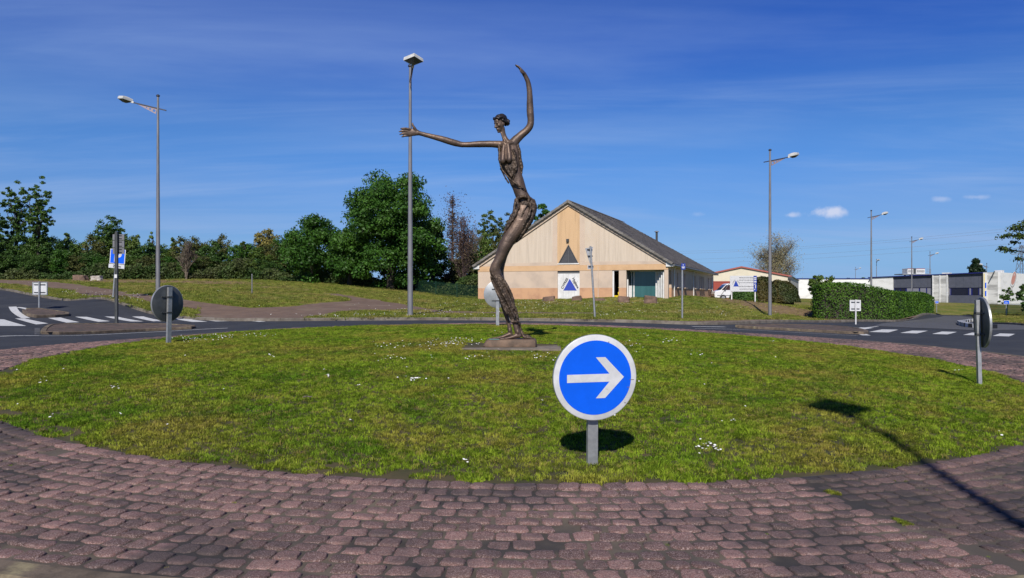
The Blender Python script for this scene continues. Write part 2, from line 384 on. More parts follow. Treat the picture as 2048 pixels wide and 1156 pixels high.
# ---------------------------------------------------------------- terrain
def P(px, py, t): return Vector(((px - CX) / F * t, t, CZ + (HZ - py) / F * t))
IC = (0.1, 15.0); R_IN = 8.7; R_AP = 10.93; R_KB = 11.12
ctrl = [(0, 4.2, -1.64), (0, 0, -1.68), (0, -6, -1.72), (0, -30, -2.0), (-3.2, 4.76, -1.63), (3.2, 4.75, -1.70), (-10.6, 15.9, -1.25), (10.7, 16.1, -1.41),
        (0, 25.75, -1.03), (-60, 95, 3.6), (60, 20, -2.0), (-60, 20, 0.0), (-60, -20, -1), (60, -20, -2.2), (-35, 28, -.3),
        (200, 300, -1.0), (-200, 300, 5), (0, 300, 2), (-150, 120, 5), (200, 60, -3), (-300, -100, 0), (300, -100, -3), (0, -200, -2), (0, 110, .6), (30, 110, -.9)]
cpx = [(82, 670, 24.5), (205, 667, 26), (393, 657, 29), (0, 664, 23.8), (226, 651, 30), (600, 642, 32), (490, 643, 30.8), (800, 641, 32.6), (1100, 643, 32.7), (1380, 650, 31.5),
       (1600, 662, 29.3), (1735, 669, 27.8), (2048, 677, 23.6), (1885, 632, 80), (1716, 643, 48), (1560, 645, 38), (1540, 640, 50),
       (1337, 599, 60), (957, 602, 66), (1150, 600, 63), (1100, 620, 45), (1480, 606, 60), (1500, 605, 66), (1560, 613, 62), (1610, 634, 54),
       (900, 590, 75), (780, 581, 72), (600, 559, 85), (400, 555, 90), (200, 552, 92), (0, 549, 95), (300, 628, 36.5), (150, 603, 44), (0, 579, 54),
       (316, 589, 44), (500, 588, 50), (400, 602, 42), (226, 599, 40), (40, 640, 31), (80, 620, 36), (0, 625, 34),
       (1997, 612, 136), (1900, 607, 118), (1900, 632, 88), (2048, 633, 62), (2030, 650, 40), (1800, 640, 60), (1450, 601, 85), (1590, 604, 105), (1427, 597, 87), (700, 605, 48), (800, 610, 48)]
C = [c for c in ctrl]
for (px, py, t) in cpx:
    p = P(px, py, t); C.append((p.x, p.y, p.z - CZ))
C = np.array(C, float); S_ = 20.0
def tps_fit(C, lam=0.004):
    n = len(C); xy = C[:, :2] / S_
    d = np.linalg.norm(xy[:, None] - xy[None], axis=2); K = np.where(d > 0, d * d * np.log(d + 1e-12), 0) + lam * np.eye(n)
    Pm = np.hstack([np.ones((n, 1)), xy]); A = np.zeros((n + 3, n + 3)); A[:n, :n] = K; A[:n, n:] = Pm; A[n:, :n] = Pm.T
    return np.linalg.solve(A, np.concatenate([C[:, 2], np.zeros(3)]))
W_ = tps_fit(C)
def Hn(X, Y):
    X = np.asarray(X, float); Y = np.asarray(Y, float); sh = X.shape; x = X.ravel() / S_; y = Y.ravel() / S_
    out = np.zeros(len(x))
    for a in range(0, len(x), 20000):
        xa = x[a:a + 20000]; ya = y[a:a + 20000]
        d2 = (xa[:, None] - C[None, :, 0] / S_) ** 2 + (ya[:, None] - C[None, :, 1] / S_) ** 2
        out[a:a + 20000] = (np.where(d2 > 0, 0.5 * d2 * np.log(d2 + 1e-12), 0)) @ W_[:len(C)] + W_[-3] + W_[-2] * xa + W_[-1] * ya
    # beyond the mapped area ease to a constant level
    r = np.hypot(x * S_, (y * S_ - 60)); w = np.clip((r - 170) / 200, 0, 1)
    out = out * (1 - w) + (-1.0) * w
    return (out + CZ).reshape(sh)
def H(x, y): return float(Hn(np.array([x]), np.array([y]))[0])
def PLn(X, Y): return CZ - 1.775 + .0356 * Y - .015 * X
def isl_n(X, Y):
    X = np.asarray(X, float); Y = np.asarray(Y, float); r = np.hypot(X - IC[0], Y - IC[1])
    dome = PLn(X, Y) + .25 * (1 - np.minimum(r / R_IN, 1) ** 2)
    w = np.clip((r - R_IN) / (R_KB - R_IN), 0, 1); rr = np.maximum(r, 1e-6)
    kx = IC[0] + (X - IC[0]) / rr * R_KB; ky = IC[1] + (Y - IC[1]) / rr * R_KB
    hk = Hn(np.where(w > 0, kx, 0), np.where(w > 0, ky, 0)) + .07
    return np.where(w > 0, PLn(X, Y) * (1 - w) + hk * w, dome)
def isl(x, y): return float(isl_n(np.array([x]), np.array([y]))[0])
def G(px, py, tmin=20.0, off=0.0, tmax=250):
    ts = np.concatenate([np.arange(tmin, 60, .5), np.arange(60, tmax, 2)]); u = (px - CX) / F; w = (HZ - py) / F
    f = CZ + w * ts - (Hn(u * ts, ts) + off); i = int(np.argmax(f < 0))
    if f[i] >= 0: i = int(np.argmin(f)); t = float(ts[i])
    elif i == 0: t = float(ts[0])
    else:
        a, b = float(ts[i - 1]), float(ts[i]); fa, fb = f[i - 1], f[i]
        for _ in range(3):
            t = a + (b - a) * fa / (fa - fb); ft = CZ + w * t - (H(u * t, t) + off)
            if ft > 0: a, fa = t, ft
            else: b, fb = t, ft
    return Vector((u * t, t, H(u * t, t) + off))
def catmull(pts, n=6, closed=False):
    out = []; m = len(pts)
    rngi = range(m) if closed else range(m - 1)
    for i in rngi:
        p0, p1, p2, p3 = (pts[(i - 1) % m] if closed or i > 0 else pts[0]), pts[i], pts[(i + 1) % m], (pts[(i + 2) % m] if closed or i + 2 < m else pts[-1])
        for k in range(n):
            t = k / n
            out.append(tuple(.5 * ((2 * p1[j]) + (-p0[j] + p2[j]) * t + (2 * p0[j] - 5 * p1[j] + 4 * p2[j] - p3[j]) * t * t + (-p0[j] + 3 * p1[j] - 3 * p2[j] + p3[j]) * t ** 3) for j in range(len(p1))))
    if not closed: out.append(tuple(pts[-1]))
    return out
def W2(px, t): return ((px - CX) / F * t, t)

# road outline (outer edge of the asphalt), counter-clockwise from the far right, all in metres
back = [W2(1790, 52), W2(1716, 48), W2(1640, 43), W2(1560, 38), W2(1470, 34), W2(1380, 31.9), W2(1250, 32.6), W2(1100, 32.8), W2(950, 33), W2(800, 32.7), W2(650, 32.2), W2(540, 31.4), W2(470, 31.6), W2(400, 33.2), W2(300, 36.5), W2(220, 39.6), W2(150, 44), W2(70, 48.8), W2(0, 54), W2(-80, 61)]
back_s = catmull(back, 4)
ring = [(IC[0] + 17.9 * math.cos(a), IC[1] + 17.9 * math.sin(a)) for a in np.linspace(math.radians(200), math.radians(352), 40)]
right_edge = [(19.5, 15.5), W2(1990, 25.3) if False else (20.2, 19.0), (24, 21), (40, 22), (40, 37), W2(2130, 37.5), W2(2048, 39), W2(1990, 45), W2(1955, 55), W2(1945, 66), W2(1925, 76), W2(1886, 86), (52, 96), (47, 97), W2(1872, 78)]
road = back_s + [(-75, 82), (-85, 72), (-50, 44), (-30, 30), (-21, 20), (-17.2, 12)] + ring + right_edge
hole = [(IC[0] + R_KB * math.cos(a), IC[1] + R_KB * math.sin(a)) for a in np.linspace(0, 2 * math.pi, 120, endpoint=False)]

def GP(l, tmin=22, off=.1): return [tuple(G(x, y, tmin, off)[:2]) for (x, y) in l]
def jag(poly, amp=.15, step=.7, seed=1):
    out = []; n = len(poly)
    for i in range(n):
        a = Vector(poly[i]); b = Vector(poly[(i + 1) % n]); L_ = (b - a).length; k = max(1, min(40, int(L_ / step)))
        nn = Vector((-(b - a).y, (b - a).x)).normalized() if L_ > 0 else Vector((0, 0))
        for j in range(k):
            p = a.lerp(b, j / k); q = noise.noise(Vector((p.x * .9, p.y * .9, seed * 3.3)))
            out.append(tuple(p + nn * q * amp * 2))
    return out
path_main = jag(GP([(400, 604), (497, 615), (580, 613), (642, 606), (700, 601), (690, 595), (663, 592), (639, 586.5), (677, 587.5), (700, 592), (746, 599), (808, 608), (877, 621.5), (985, 624.5), (1200, 625.5), (1200, 627.5), (985, 627.5), (877, 625), (808, 618), (746, 622), (677, 627), (621, 634), (560, 643), (504, 646), (440, 642), (400, 637), (385, 632), (400, 620)]), .22, .6)
path_left = jag(GP([(-40, 558), (60, 561), (120, 565), (160, 570), (230, 580), (300, 592), (398, 603.5), (398, 619.5), (380, 616), (300, 605), (220, 592), (150, 581), (80, 573), (0, 567), (-40, 564)]), .2, .8, 2)
path_right = jag([W2(1225, 33.6), W2(1380, 33.5), W2(1470, 36.5), W2(1560, 42), W2(1640, 48), W2(1700, 51.5), W2(1780, 54.5), W2(1862, 78), W2(1868, 74), W2(1790, 51), W2(1640, 41), W2(1470, 32), W2(1380, 30), W2(1225, 31.5)], .12, 1.0, 3)
path_corner = [(20.4, 19.3), (40, 22.5), (40, 31), (23, 28.3), (18.6, 26.2), (18.0, 24.6)]
PATHS = [path_main, path_left, path_right, path_corner]
# the paved corner cuts into the asphalt
road_hole2 = path_corner

def tess_all():
    pts = []; edges = []
    def addloop(lp):
        o = len(pts); pts.extend(lp); edges.extend([(o + i, o + (i + 1) % len(lp)) for i in range(len(lp))])
    addloop(road); addloop(hole)
    for p in PATHS: addloop(p)
    addloop([(-900, -600), (900, -600), (900, 2500), (-900, 2500)])
    def grid(x0, x1, y0, y1, s, ex=None):
        for x in np.arange(x0, x1, s):
            for y in np.arange(y0, y1, s):
                if ex and ex[0] < x < ex[1] and ex[2] < y < ex[3]: continue
                if math.hypot(x - IC[0], y - IC[1]) < R_KB + .3: continue
                pts.append((x + random.uniform(-.1, .1) * s, y + random.uniform(-.1, .1) * s))
    grid(-46, 50, 18, 84, 1.0); grid(-46, 50, -14, 18, 2.0)
    grid(-140, 150, -60, 210, 5.0, (-47, 51, -15, 85)); grid(-880, 880, -580, 2480, 60, (-145, 155, -65, 215))
    r = delaunay_2d_cdt([Vector(p) for p in pts], edges, [], 0, 1e-5)
    V = np.array([(v.x, v.y) for v in r[0]]); T = np.array([f for f in r[2] if len(f) == 3])
    c = V[T].mean(axis=1); lab = np.zeros(len(T), int)
    for p in PATHS: lab[inside_np(c[:, 0], c[:, 1], p)] = 2
    rd = inside_np(c[:, 0], c[:, 1], road) & ~inside_np(c[:, 0], c[:, 1], path_corner); lab[rd] = 1
    lab[inside_np(c[:, 0], c[:, 1], hole)] = 9
    return V, T, lab
TV, TT, TL = tess_all()
TZ = Hn(TV[:, 0], TV[:, 1])
def bumps(X, Y):
    return np.array([noise.noise(Vector((x * .22, y * .22, 1.7))) * .10 + noise.noise(Vector((x * .8, y * .8, 5.1))) * .035 for x, y in zip(X, Y)])
def ground_h(x, y):     # top of the grass land beside the road
    return H(x, y) + .10
def sheet(name, labs, off, m, bump=False):
    T = TT[np.isin(TL, labs)]; u, inv = np.unique(T, return_inverse=True); T2 = inv.reshape(T.shape)
    V = np.column_stack([TV[u], TZ[u] + off])
    if bump:
        used = np.zeros(len(TV), bool)
        for l_ in (1, 2): used[np.unique(TT[TL == l_])] = True
        free = ~used[u]; V[free, 2] += np.maximum(bumps(V[free, 0], V[free, 1]), -.06)
    me = npmesh(name, V, T2, m, True)
    return link(name, me)

def ground_material():
    m = bpy.data.materials.new('meadow'); m.use_nodes = True; nt = m.node_tree; N = nt.nodes; L = nt.links; b = N['Principled BSDF']
    b.inputs['Roughness'].default_value = .95; b.inputs['Specular IOR Level'].default_value = .15
    g = N.new('ShaderNodeNewGeometry'); at = N.new('ShaderNodeAttribute'); at.attribute_name = 'dry'
    def nz(scale, st=(1, 1, 1), det=5):
        mp = N.new('ShaderNodeMapping'); mp.inputs['Scale'].default_value = st; L.new(g.outputs['Position'], mp.inputs[0])
        n = N.new('ShaderNodeTexNoise'); n.inputs['Scale'].default_value = scale; n.inputs['Detail'].default_value = det; n.inputs['Roughness'].default_value = .62; L.new(mp.outputs[0], n.inputs[0]); return n.outputs[0]
    def mix(fac, a, bb):
        x = N.new('ShaderNodeMix'); x.data_type = 'RGBA'; L.new(fac, x.inputs[0])
        for i, v in ((6, a), (7, bb)):
            if hasattr(v, 'is_output'): L.new(v, x.inputs[i])
            else: x.inputs[i].default_value = (*v, 1)
        return x.outputs[2]
    def rg(v, lo, hi):
        r = N.new('ShaderNodeMapRange'); r.interpolation_type = 'SMOOTHSTEP'; L.new(v, r.inputs[0]); r.inputs[1].default_value = lo; r.inputs[2].default_value = hi; return r.outputs[0]
    c = mix(rg(nz(.28), .35, .62), (.10, .145, .018), (.20, .20, .035))
    c = mix(rg(nz(.11, (1, 1, 1), 4), .45, .60), c, (.26, .215, .065))
    c = mix(rg(nz(.9, (1, 1, 1), 5), .52, .66), c, (.30, .24, .09))
    c = mix(rg(nz(2.6), .35, .75), c, (.10, .125, .015))
    ad = N.new('ShaderNodeMath'); ad.operation = 'ADD'; L.new(at.outputs['Fac'], ad.inputs[0])
    n2 = N.new('ShaderNodeMath'); n2.operation = 'MULTIPLY_ADD'; L.new(nz(1.4), n2.inputs[0]); n2.inputs[1].default_value = 1.1; n2.inputs[2].default_value = -.55; L.new(n2.outputs[0], ad.inputs[1])
    dr = mix(rg(nz(3), .35, .65), (.25, .18, .095), (.17, .115, .06))
    c = mix(rg(ad.outputs[0], .3, .62), c, dr)
    L.new(c, b.inputs['Base Color'])
    bp = N.new('ShaderNodeBump'); bp.inputs['Strength'].default_value = .9; bp.inputs['Distance'].default_value = .08; L.new(nz(7, det=8), bp.inputs['Height']); L.new(bp.outputs[0], b.inputs['Normal'])
    return m
M['meadow'] = ground_material()
ground = tag(sheet('ground', [0], .10, M['meadow'], True), kind='structure')
def dry_n(X, Y):
    d = np.zeros(len(X))
    for (px, py, t, rx, ry, a) in [(1530, 612, 60, 3.6, 4.5, .85), (1590, 625, 56, 2.6, 3, .8), (1450, 602, 66, 2.0, 2, .55), (1490, 604, 62, 2.5, 3, .6), (180, 558, 80, 10, 7, .8), (260, 562, 70, 8, 5, .75), (110, 555, 85, 9, 5, .6), (400, 570, 68, 9, 3.5, .6), (560, 575, 62, 8, 2.2, .45),
                                   (1270, 600, 57, 6, 1.6, .45), (640, 590, 55, 7, 1.6, .45), (930, 615, 45, 9, 1.2, .3), (1350, 625, 42, 5, 1.5, .3), (1540, 565, 100, 30, 8, .5)]:
        p = P(px, py, t); d += a * np.exp(-(((X - p.x) / rx) ** 2 + ((Y - p.y) / ry) ** 2))
    return np.clip(d, 0, 1)
def set_dry(me):
    at = me.attributes.new('dry', 'FLOAT', 'POINT'); co = np.zeros(len(me.vertices) * 3); me.vertices.foreach_get('co', co); co = co.reshape(-1, 3)
    at.data.foreach_set('value', dry_n(co[:, 0], co[:, 1]).astype(np.float32))
set_dry(ground.data)
tag(sheet('road', [1], 0.0, M['asphalt']), kind='structure')
tag(sheet('path', [2], .10, M['path']), kind='structure')

# ---------------------------------------------------------------- kerbs (each kerb stone a part)
def arc(pts, step):
    out = [Vector(pts[0])]; acc = 0
    for i in range(1, len(pts)):
        a = Vector(pts[i - 1]); b = Vector(pts[i]); L_ = (b - a).length; d = step - acc
        while d <= L_: out.append(a.lerp(b, d / L_)); d += step
        acc = L_ - (d - step)
    return out
def kerb(name, pts, width, zf, top, bottom, step=1.0, m=None, inner=1):
    """row of kerb stones along pts; the stone lies on the left side of the walk (inner=1)"""
    root = thing(name, None, None, kind='structure'); P_ = arc(pts, step); n = 0
    for i in range(len(P_) - 1):
        a, b = P_[i], P_[i + 1]; d = (b - a).normalized(); nn = Vector((-d.y, d.x)) * inner; a2 = a + d * .006; b2 = b - d * .006
        za, zb = zf(a.x, a.y), zf(b.x, b.y); jz = random.uniform(-.004, .004)
        c = .02; sec = [(-.012, bottom), (-.012, top - c), (c - .012, top), (width, top), (width, bottom)]
        vs = [(*(a2 + nn * w), za + h + jz) for (w, h) in sec] + [(*(b2 + nn * w), zb + h + jz) for (w, h) in sec]
        k = 5; fs = [(j, j + 1, j + 1 + k, j + k) for j in range(4)] + [(4, 0, k, 4 + k), (0, 4, 3, 2, 1), (k, k + 1, k + 2, k + 3, k + 4)]
        ctr = Vector((*a, za)); mb = MB(); mb.add([Vector(v) - ctr for v in vs], fs)
        mb.build('kerb_stone', m or M['kerb'], root, loc=ctr); n += 1
    return root
kerb('roadside_kerb', list(reversed(back_s[:-2])), .17, H, .125, -.05, 1.0, inner=1)
kerb('roadside_kerb', [W2(1872, 78), (47, 91)][:1] + [back_s[0]], -.0 + .17, H, .125, -.05, 1.0, inner=-1)
i0_ = len(road) - len(right_edge); re_ = [right_edge[k] for k in range(5, 14)]
kerb('roadside_kerb', re_, .17, H, .115, -.05, 1.2, inner=-1)
def skirt():
    vs = []; fs = []; n = len(road); k = 0
    for i in range(n):
        a = Vector(road[i]); b = Vector(road[(i + 1) % n]); m_ = max(1, int((b - a).length / 1.0))
        for j in range(m_ + 1):
            p = a.lerp(b, j / m_); h = H(p.x, p.y); vs += [(p.x, p.y, h - .4), (p.x, p.y, h + .098)]
            if j: q = len(vs); fs.append((q - 4, q - 2, q - 1, q - 3))
    tag(link('verge_edge', mesh('verge_edge', vs, fs, M['kerb'])), kind='structure')
skirt()
isk = [(IC[0] + R_KB * math.cos(a), IC[1] + R_KB * math.sin(a)) for a in np.linspace(math.radians(180), math.radians(540), 400)]
kerb('island_kerb', isk, .19, H, .075, -.08, 1.0, M['splitter_kerb'], inner=1)
kerb('corner_kerb', path_corner + path_corner[:1], .16, H, .125, -.05, 1.0, inner=1)

# gutter line of pale concrete along the far kerb
def strip(name, pts, w, m, off=.004, kind='structure', lab=None, cat=None, zf=H):
    vs = []; fs = []
    for i, p in enumerate(pts):
        p = Vector(p[:2]); a = Vector(pts[max(i - 1, 0)][:2]); b = Vector(pts[min(i + 1, len(pts) - 1)][:2]); d = (b - a).normalized(); nn = Vector((-d.y, d.x)) * w / 2
        for q in (p - nn, p + nn): vs.append((q.x, q.y, zf(q.x, q.y) + off))
        if i: fs.append((2 * i - 2, 2 * i, 2 * i + 1, 2 * i - 1))
    o = link(name, mesh(name, vs, fs, m)); bm = bmesh.new(); bm.from_mesh(o.data); bmesh.ops.recalc_face_normals(bm, faces=bm.faces)
    for f in bm.faces:
        if f.normal.z < 0: f.normal_flip()
    bm.to_mesh(o.data); bm.free(); return tag(o, lab, cat, kind=kind)

# ---------------------------------------------------------------- traffic islands in the road
def slab(name, poly, h, m, km, kw=.15):
    """raised island: kerb stones round it and a paved top"""
    c = Vector((sum(p[0] for p in poly) / len(poly), sum(p[1] for p in poly) / len(poly)))
    n = len(poly)
    A = sum(poly[i][0] * poly[(i + 1) % n][1] - poly[(i + 1) % n][0] * poly[i][1] for i in range(n))
    if A < 0: poly = poly[::-1]
    sm = catmull(poly, 5, True)
    kerb(name + '_kerb', sm + sm[:1], kw, H, h, -.03, .8, km, inner=1)
    inn = []
    for i in range(len(sm)):
        a = Vector(sm[i - 1]); b = Vector(sm[(i + 1) % len(sm)]); d = (b - a).normalized(); inn.append(tuple(Vector(sm[i]) + Vector((-d.y, d.x)) * (kw - .02)))
    pts = list(inn); e = [(i, (i + 1) % len(inn)) for i in range(len(inn))]
    xs = [p[0] for p in inn]; ys = [p[1] for p in inn]
    for x in np.arange(min(xs), max(xs), .25):
        for y in np.arange(min(ys), max(ys), .25):
            if inside(x, y, inn): pts.append((x, y))
    r = delaunay_2d_cdt([Vector(p) for p in pts], e, [], 1, 1e-5)
    V = [(v.x, v.y, H(v.x, v.y) + h - .014 + .018 * noise.noise(Vector((v.x * 2, v.y * 2, 0)))) for v in r[0]]
    V = [(v[0], v[1], v[2] + .012 * noise.noise(Vector((v[0] * 7, v[1] * 7, 3)))) for v in V]
    o = link(name, mesh(name, V, r[2], m, True)); tag(o, kind='structure'); return o
def GR(l, off=0.0, tmin=20): return [tuple(G(x, y, tmin, off)[:2]) for (x, y) in l]
spl_left = GR([(83, 669), (140, 669), (205, 667), (300, 662), (393, 657.5), (385, 655), (330, 652), (226, 651), (150, 652), (100, 653)])
spl_right = GR([(1475, 656), (1560, 660.5), (1650, 665.5), (1722, 669), (1735, 665), (1700, 658), (1640, 654), (1560, 652), (1490, 653)])
tri_left = GR([(45, 624), (62, 635), (120, 634), (142, 630), (95, 623), (66, 620)])
slab('left_traffic_island', spl_left, .10, M['splitter'], M['splitter_kerb'])
slab('right_traffic_island', spl_right, .10, M['splitter'], M['splitter_kerb'])
slab('small_traffic_island', tri_left, .12, M['splitter'], M['splitter_kerb'])

# painted markings
def quad(name, pts, off=.005, lab=None, cat=None, group=None, m=None):
    w = GR(pts); vs = []
    a, b, c, d = [Vector(p) for p in w]; n = 4; fs = []
    for i in range(n + 1):
        for j in range(n + 1):
            p = a.lerp(b, j / n).lerp(d.lerp(c, j / n), i / n); vs.append((p.x, p.y, H(p.x, p.y) + off))
    for i in range(n):
        for j in range(n):
            k = i * (n + 1) + j; fs.append((k, k + 1, k + n + 2, k + n + 1))
    me = mesh(name, vs, fs, m or M['paint']); bm = bmesh.new(); bm.from_mesh(me)
    for f in bm.faces:
        if f.normal.z < 0: f.normal_flip()
    bm.to_mesh(me); bm.free(); return me
def marking(root_name, quads):
    root = thing(root_name, None, None, kind='structure')
    for q in quads: link('stripe', quad('stripe', q), root)
marking('left_crossing', [[(-70, 638), (-20, 638), (-5, 652), (-60, 655)], [(-5, 638.5), (8, 639), (53, 652), (0, 652)], [(30, 637), (49, 637), (97, 647), (72, 649)], [(96, 636), (121, 635), (159, 644.5), (133, 645.5)],
    [(150, 633.5), (174, 633.8), (220, 642.5), (197, 643.8)], [(209, 633.2), (235, 633.4), (287, 643), (262, 643.2)], [(264, 633.2), (287, 633), (330, 642.5), (308, 643)],
    [(330, 634), (360, 634.5), (415, 643.5), (385, 644)], [(366, 631.5), (384, 632.2), (464, 642.2), (432, 643)]])
marking('right_crossing', [[(1738, 664), (1764, 659), (1797, 659.5), (1777, 665)], [(1800, 666), (1824, 661.4), (1856, 661.7), (1834, 667)],
    [(1864, 668), (1884, 663.2), (1914, 664), (1895, 669)], [(1926, 670), (1944, 665.4), (1972, 666), (1958, 671)], [(1702, 658.5), (1722, 655), (1748, 655.7), (1722, 660)], [(1985, 672), (2000, 667), (2030, 668), (2018, 673)]])
def pline(name, pxl, w, off=.005, m=None):
    strip(name, catmull(GR(pxl), 5), w, m or M['paint'], off)
pline('give_way_line', [(25, 613.5), (30, 622), (40, 630), (52, 636.5)], .32)
pline('edge_line', [(35, 614.5), (48, 616.5), (58, 619)], .22)
pline('edge_line', [(470, 637.8), (495, 641), (525, 643.5)], .3)
pline('edge_line', [(-40, 675), (20, 672), (80, 671.3)], .14)
pline('edge_line', [(82, 672), (205, 669), (300, 664.5), (393, 659.3), (455, 656.5)], .10)
pline('edge_line', [(1390, 657), (1475, 659), (1560, 663.3), (1650, 668.2), (1715, 671.5)], .10)
pline('edge_line', [(1385, 653), (1415, 653.6), (1450, 654)], .25)
pline('edge_line', [(1724, 656.5), (1750, 653.5), (1780, 651)], .14)
pline('chevron_line', [(1712, 663.5), (1722, 667), (1733, 671)], .28)
pline('parking_line', [(1978, 652.8), (1990, 652.4), (2004, 652.6)], .12)
link('worn_patch', quad('worn_patch', [(69, 656), (80, 656), (80, 668), (69, 669)], .005, m=M['asphalt_old']))['kind'] = 'structure'
# lighter old asphalt of the side road and car park on the right
def old_asphalt():
    poly = GR([(1745, 652.5), (1800, 655), (1880, 658), (1960, 661.5), (2048, 660), (2140, 657), (2140, 651), (2048, 652), (1990, 646), (1958, 640), (1942, 635), (1922, 632.5), (1887, 632.3), (1876, 635), (1842, 639), (1800, 643.5), (1765, 647)])
    pts = list(poly); e = [(i, (i + 1) % len(poly)) for i in range(len(poly))]
    for x in np.arange(10, 60, .8):
        for y in np.arange(20, 95, .8):
            if inside(x, y, poly): pts.append((x, y))
    r = delaunay_2d_cdt([Vector(p) for p in pts], e, [], 1, 1e-5)
    V = [(v.x, v.y, H(v.x, v.y) + .012) for v in r[0]]
    tag(link('side_road', mesh('side_road', V, r[2], M['asphalt_old'], True)), kind='structure')
old_asphalt()

# ---------------------------------------------------------------- the roundabout island: lawn, setts
def disc_mesh(name, r0, r1, nr, na, m, off=0.0, zf=isl_n):
    rs = np.linspace(r0, r1, nr); an = np.linspace(0, 2 * np.pi, na, endpoint=False); R, A = np.meshgrid(rs, an, indexing='ij')
    X = IC[0] + R * np.cos(A); Y = IC[1] + R * np.sin(A); Z = zf(X, Y) + off
    V = np.column_stack([X.ravel(), Y.ravel(), Z.ravel()]); i, j = np.meshgrid(np.arange(nr - 1), np.arange(na), indexing='ij'); j2 = (j + 1) % na
    Fc = np.column_stack([(i * na + j).ravel(), ((i + 1) * na + j).ravel(), ((i + 1) * na + j2).ravel(), (i * na + j2).ravel()])
    return link(name, npmesh(name, V, Fc, m, True))
tag(disc_mesh('lawn', 0.02, R_IN - .01, 50, 160, M['soil']), kind='structure')
apron = tag(disc_mesh('paved_apron', R_IN - .01, R_AP, 14, 400, M['mortar']), kind='structure')

def sett_material(dark=False):
    m = bpy.data.materials.new('grimy_sett' if dark else 'red_sett'); m.use_nodes = True; nt = m.node_tree; N = nt.nodes; L = nt.links; b = N['Principled BSDF']
    b.inputs['Roughness'].default_value = .82; b.inputs['Specular IOR Level'].default_value = .4
    g = N.new('ShaderNodeNewGeometry'); oi = N.new('ShaderNodeObjectInfo')
    def nz(scale, det=5, rough=.6):
        n = N.new('ShaderNodeTexNoise'); n.inputs['Scale'].default_value = scale; n.inputs['Detail'].default_value = det; n.inputs['Roughness'].default_value = rough; L.new(g.outputs['Position'], n.inputs[0]); return n.outputs[0]
    def rg(v, lo, hi, a=0, c=1):
        r = N.new('ShaderNodeMapRange'); r.interpolation_type = 'SMOOTHSTEP'; L.new(v, r.inputs[0]); r.inputs[1].default_value = lo; r.inputs[2].default_value = hi; r.inputs[3].default_value = a; r.inputs[4].default_value = c; return r.outputs[0]
    def mix(fac, a, bb, bt='MIX'):
        x = N.new('ShaderNodeMix'); x.data_type = 'RGBA'; x.blend_type = bt
        if hasattr(fac, 'is_output'): L.new(fac, x.inputs[0])
        else: x.inputs[0].default_value = fac
        for i, v in ((6, a), (7, bb)):
            if hasattr(v, 'is_output'): L.new(v, x.inputs[i])
            else: x.inputs[i].default_value = (*v, 1)
        return x.outputs[2]
    ad = N.new('ShaderNodeMath'); ad.operation = 'ADD'; L.new(g.outputs['Random Per Island'], ad.inputs[0]); L.new(oi.outputs['Random'], ad.inputs[1])
    fr = N.new('ShaderNodeMath'); fr.operation = 'FRACT'; L.new(ad.outputs[0], fr.inputs[0])
    c = mix(rg(nz(5), .35, .65), (.205, .110, .098), (.150, .084, .072))
    c = mix(1.0, c, rg(fr.outputs[0], 0, 1, .52, 1.32), 'MULTIPLY')
    c = mix(rg(nz(120, 3, .8), .50, .60, 0, .8), c, (.42, .32, .30))          # pale grit in the surface
    c = mix(rg(nz(80, 3, .8), .53, .63, 0, .85), c, (.055, .035, .035))
    c = mix(rg(nz(.8, 6), .49, .62, 0, .72), c, (.062, .052, .052))          # dark tyre grime in patches
    c = mix(rg(nz(4.5, 5), .56, .72, 0, .7), c, (.075, .058, .052))
    if dark: c = mix(rg(nz(2.2, 5), .30, .70, .30, .78), c, (.052, .044, .042))
    L.new(c, b.inputs['Base Color'])
    bp = N.new('ShaderNodeBump'); bp.inputs['Strength'].default_value = .9; bp.inputs['Distance'].default_value = .006; L.new(nz(110, 4, .8), bp.inputs['Height']); L.new(bp.outputs[0], b.inputs['Normal'])
    return m
M['sett'] = sett_material(); M['sett_grimy'] = sett_material(True)
JOINT = math.radians(-74.2)
def ang_of(x, y): return math.atan2(y - IC[1], x - IC[0])
def sett_geo(seed, w=.077, d=.0755):
    r_ = random.Random(seed); n = 14; vs = []; fs = []
    base = []
    for k in range(n):
        a = 2 * math.pi * (k + .5) / n; cs, sn = math.cos(a), math.sin(a)
        p = 6.5; s = (abs(cs) ** p + abs(sn) ** p) ** (-1 / p)
        base.append((cs * s * w * r_.uniform(.86, 1.08), sn * s * d * r_.uniform(.84, 1.08)))
    tx, ty = r_.uniform(-.06, .06), r_.uniform(-.07, .07)
    for (sc_, z) in ((1.02, -.02), (1.0, .006), (.955, .0125), (.86, .0155), (.5, .0165)):
        for (x, y) in base: vs.append((x * sc_, y * sc_, z + (tx * x + ty * y if z > 0 else 0) + (r_.uniform(-.0012, .0012) if z > 0 else 0)))
    vs.append((0, 0, .0165))
    for i in range(4):
        for k in range(n):
            k2 = (k + 1) % n; fs.append((i * n + k, i * n + k2, (i + 1) * n + k2, (i + 1) * n + k))
    for k in range(n): fs.append((4 * n + k, 4 * n + (k + 1) % n, 5 * n))
    return vs, fs
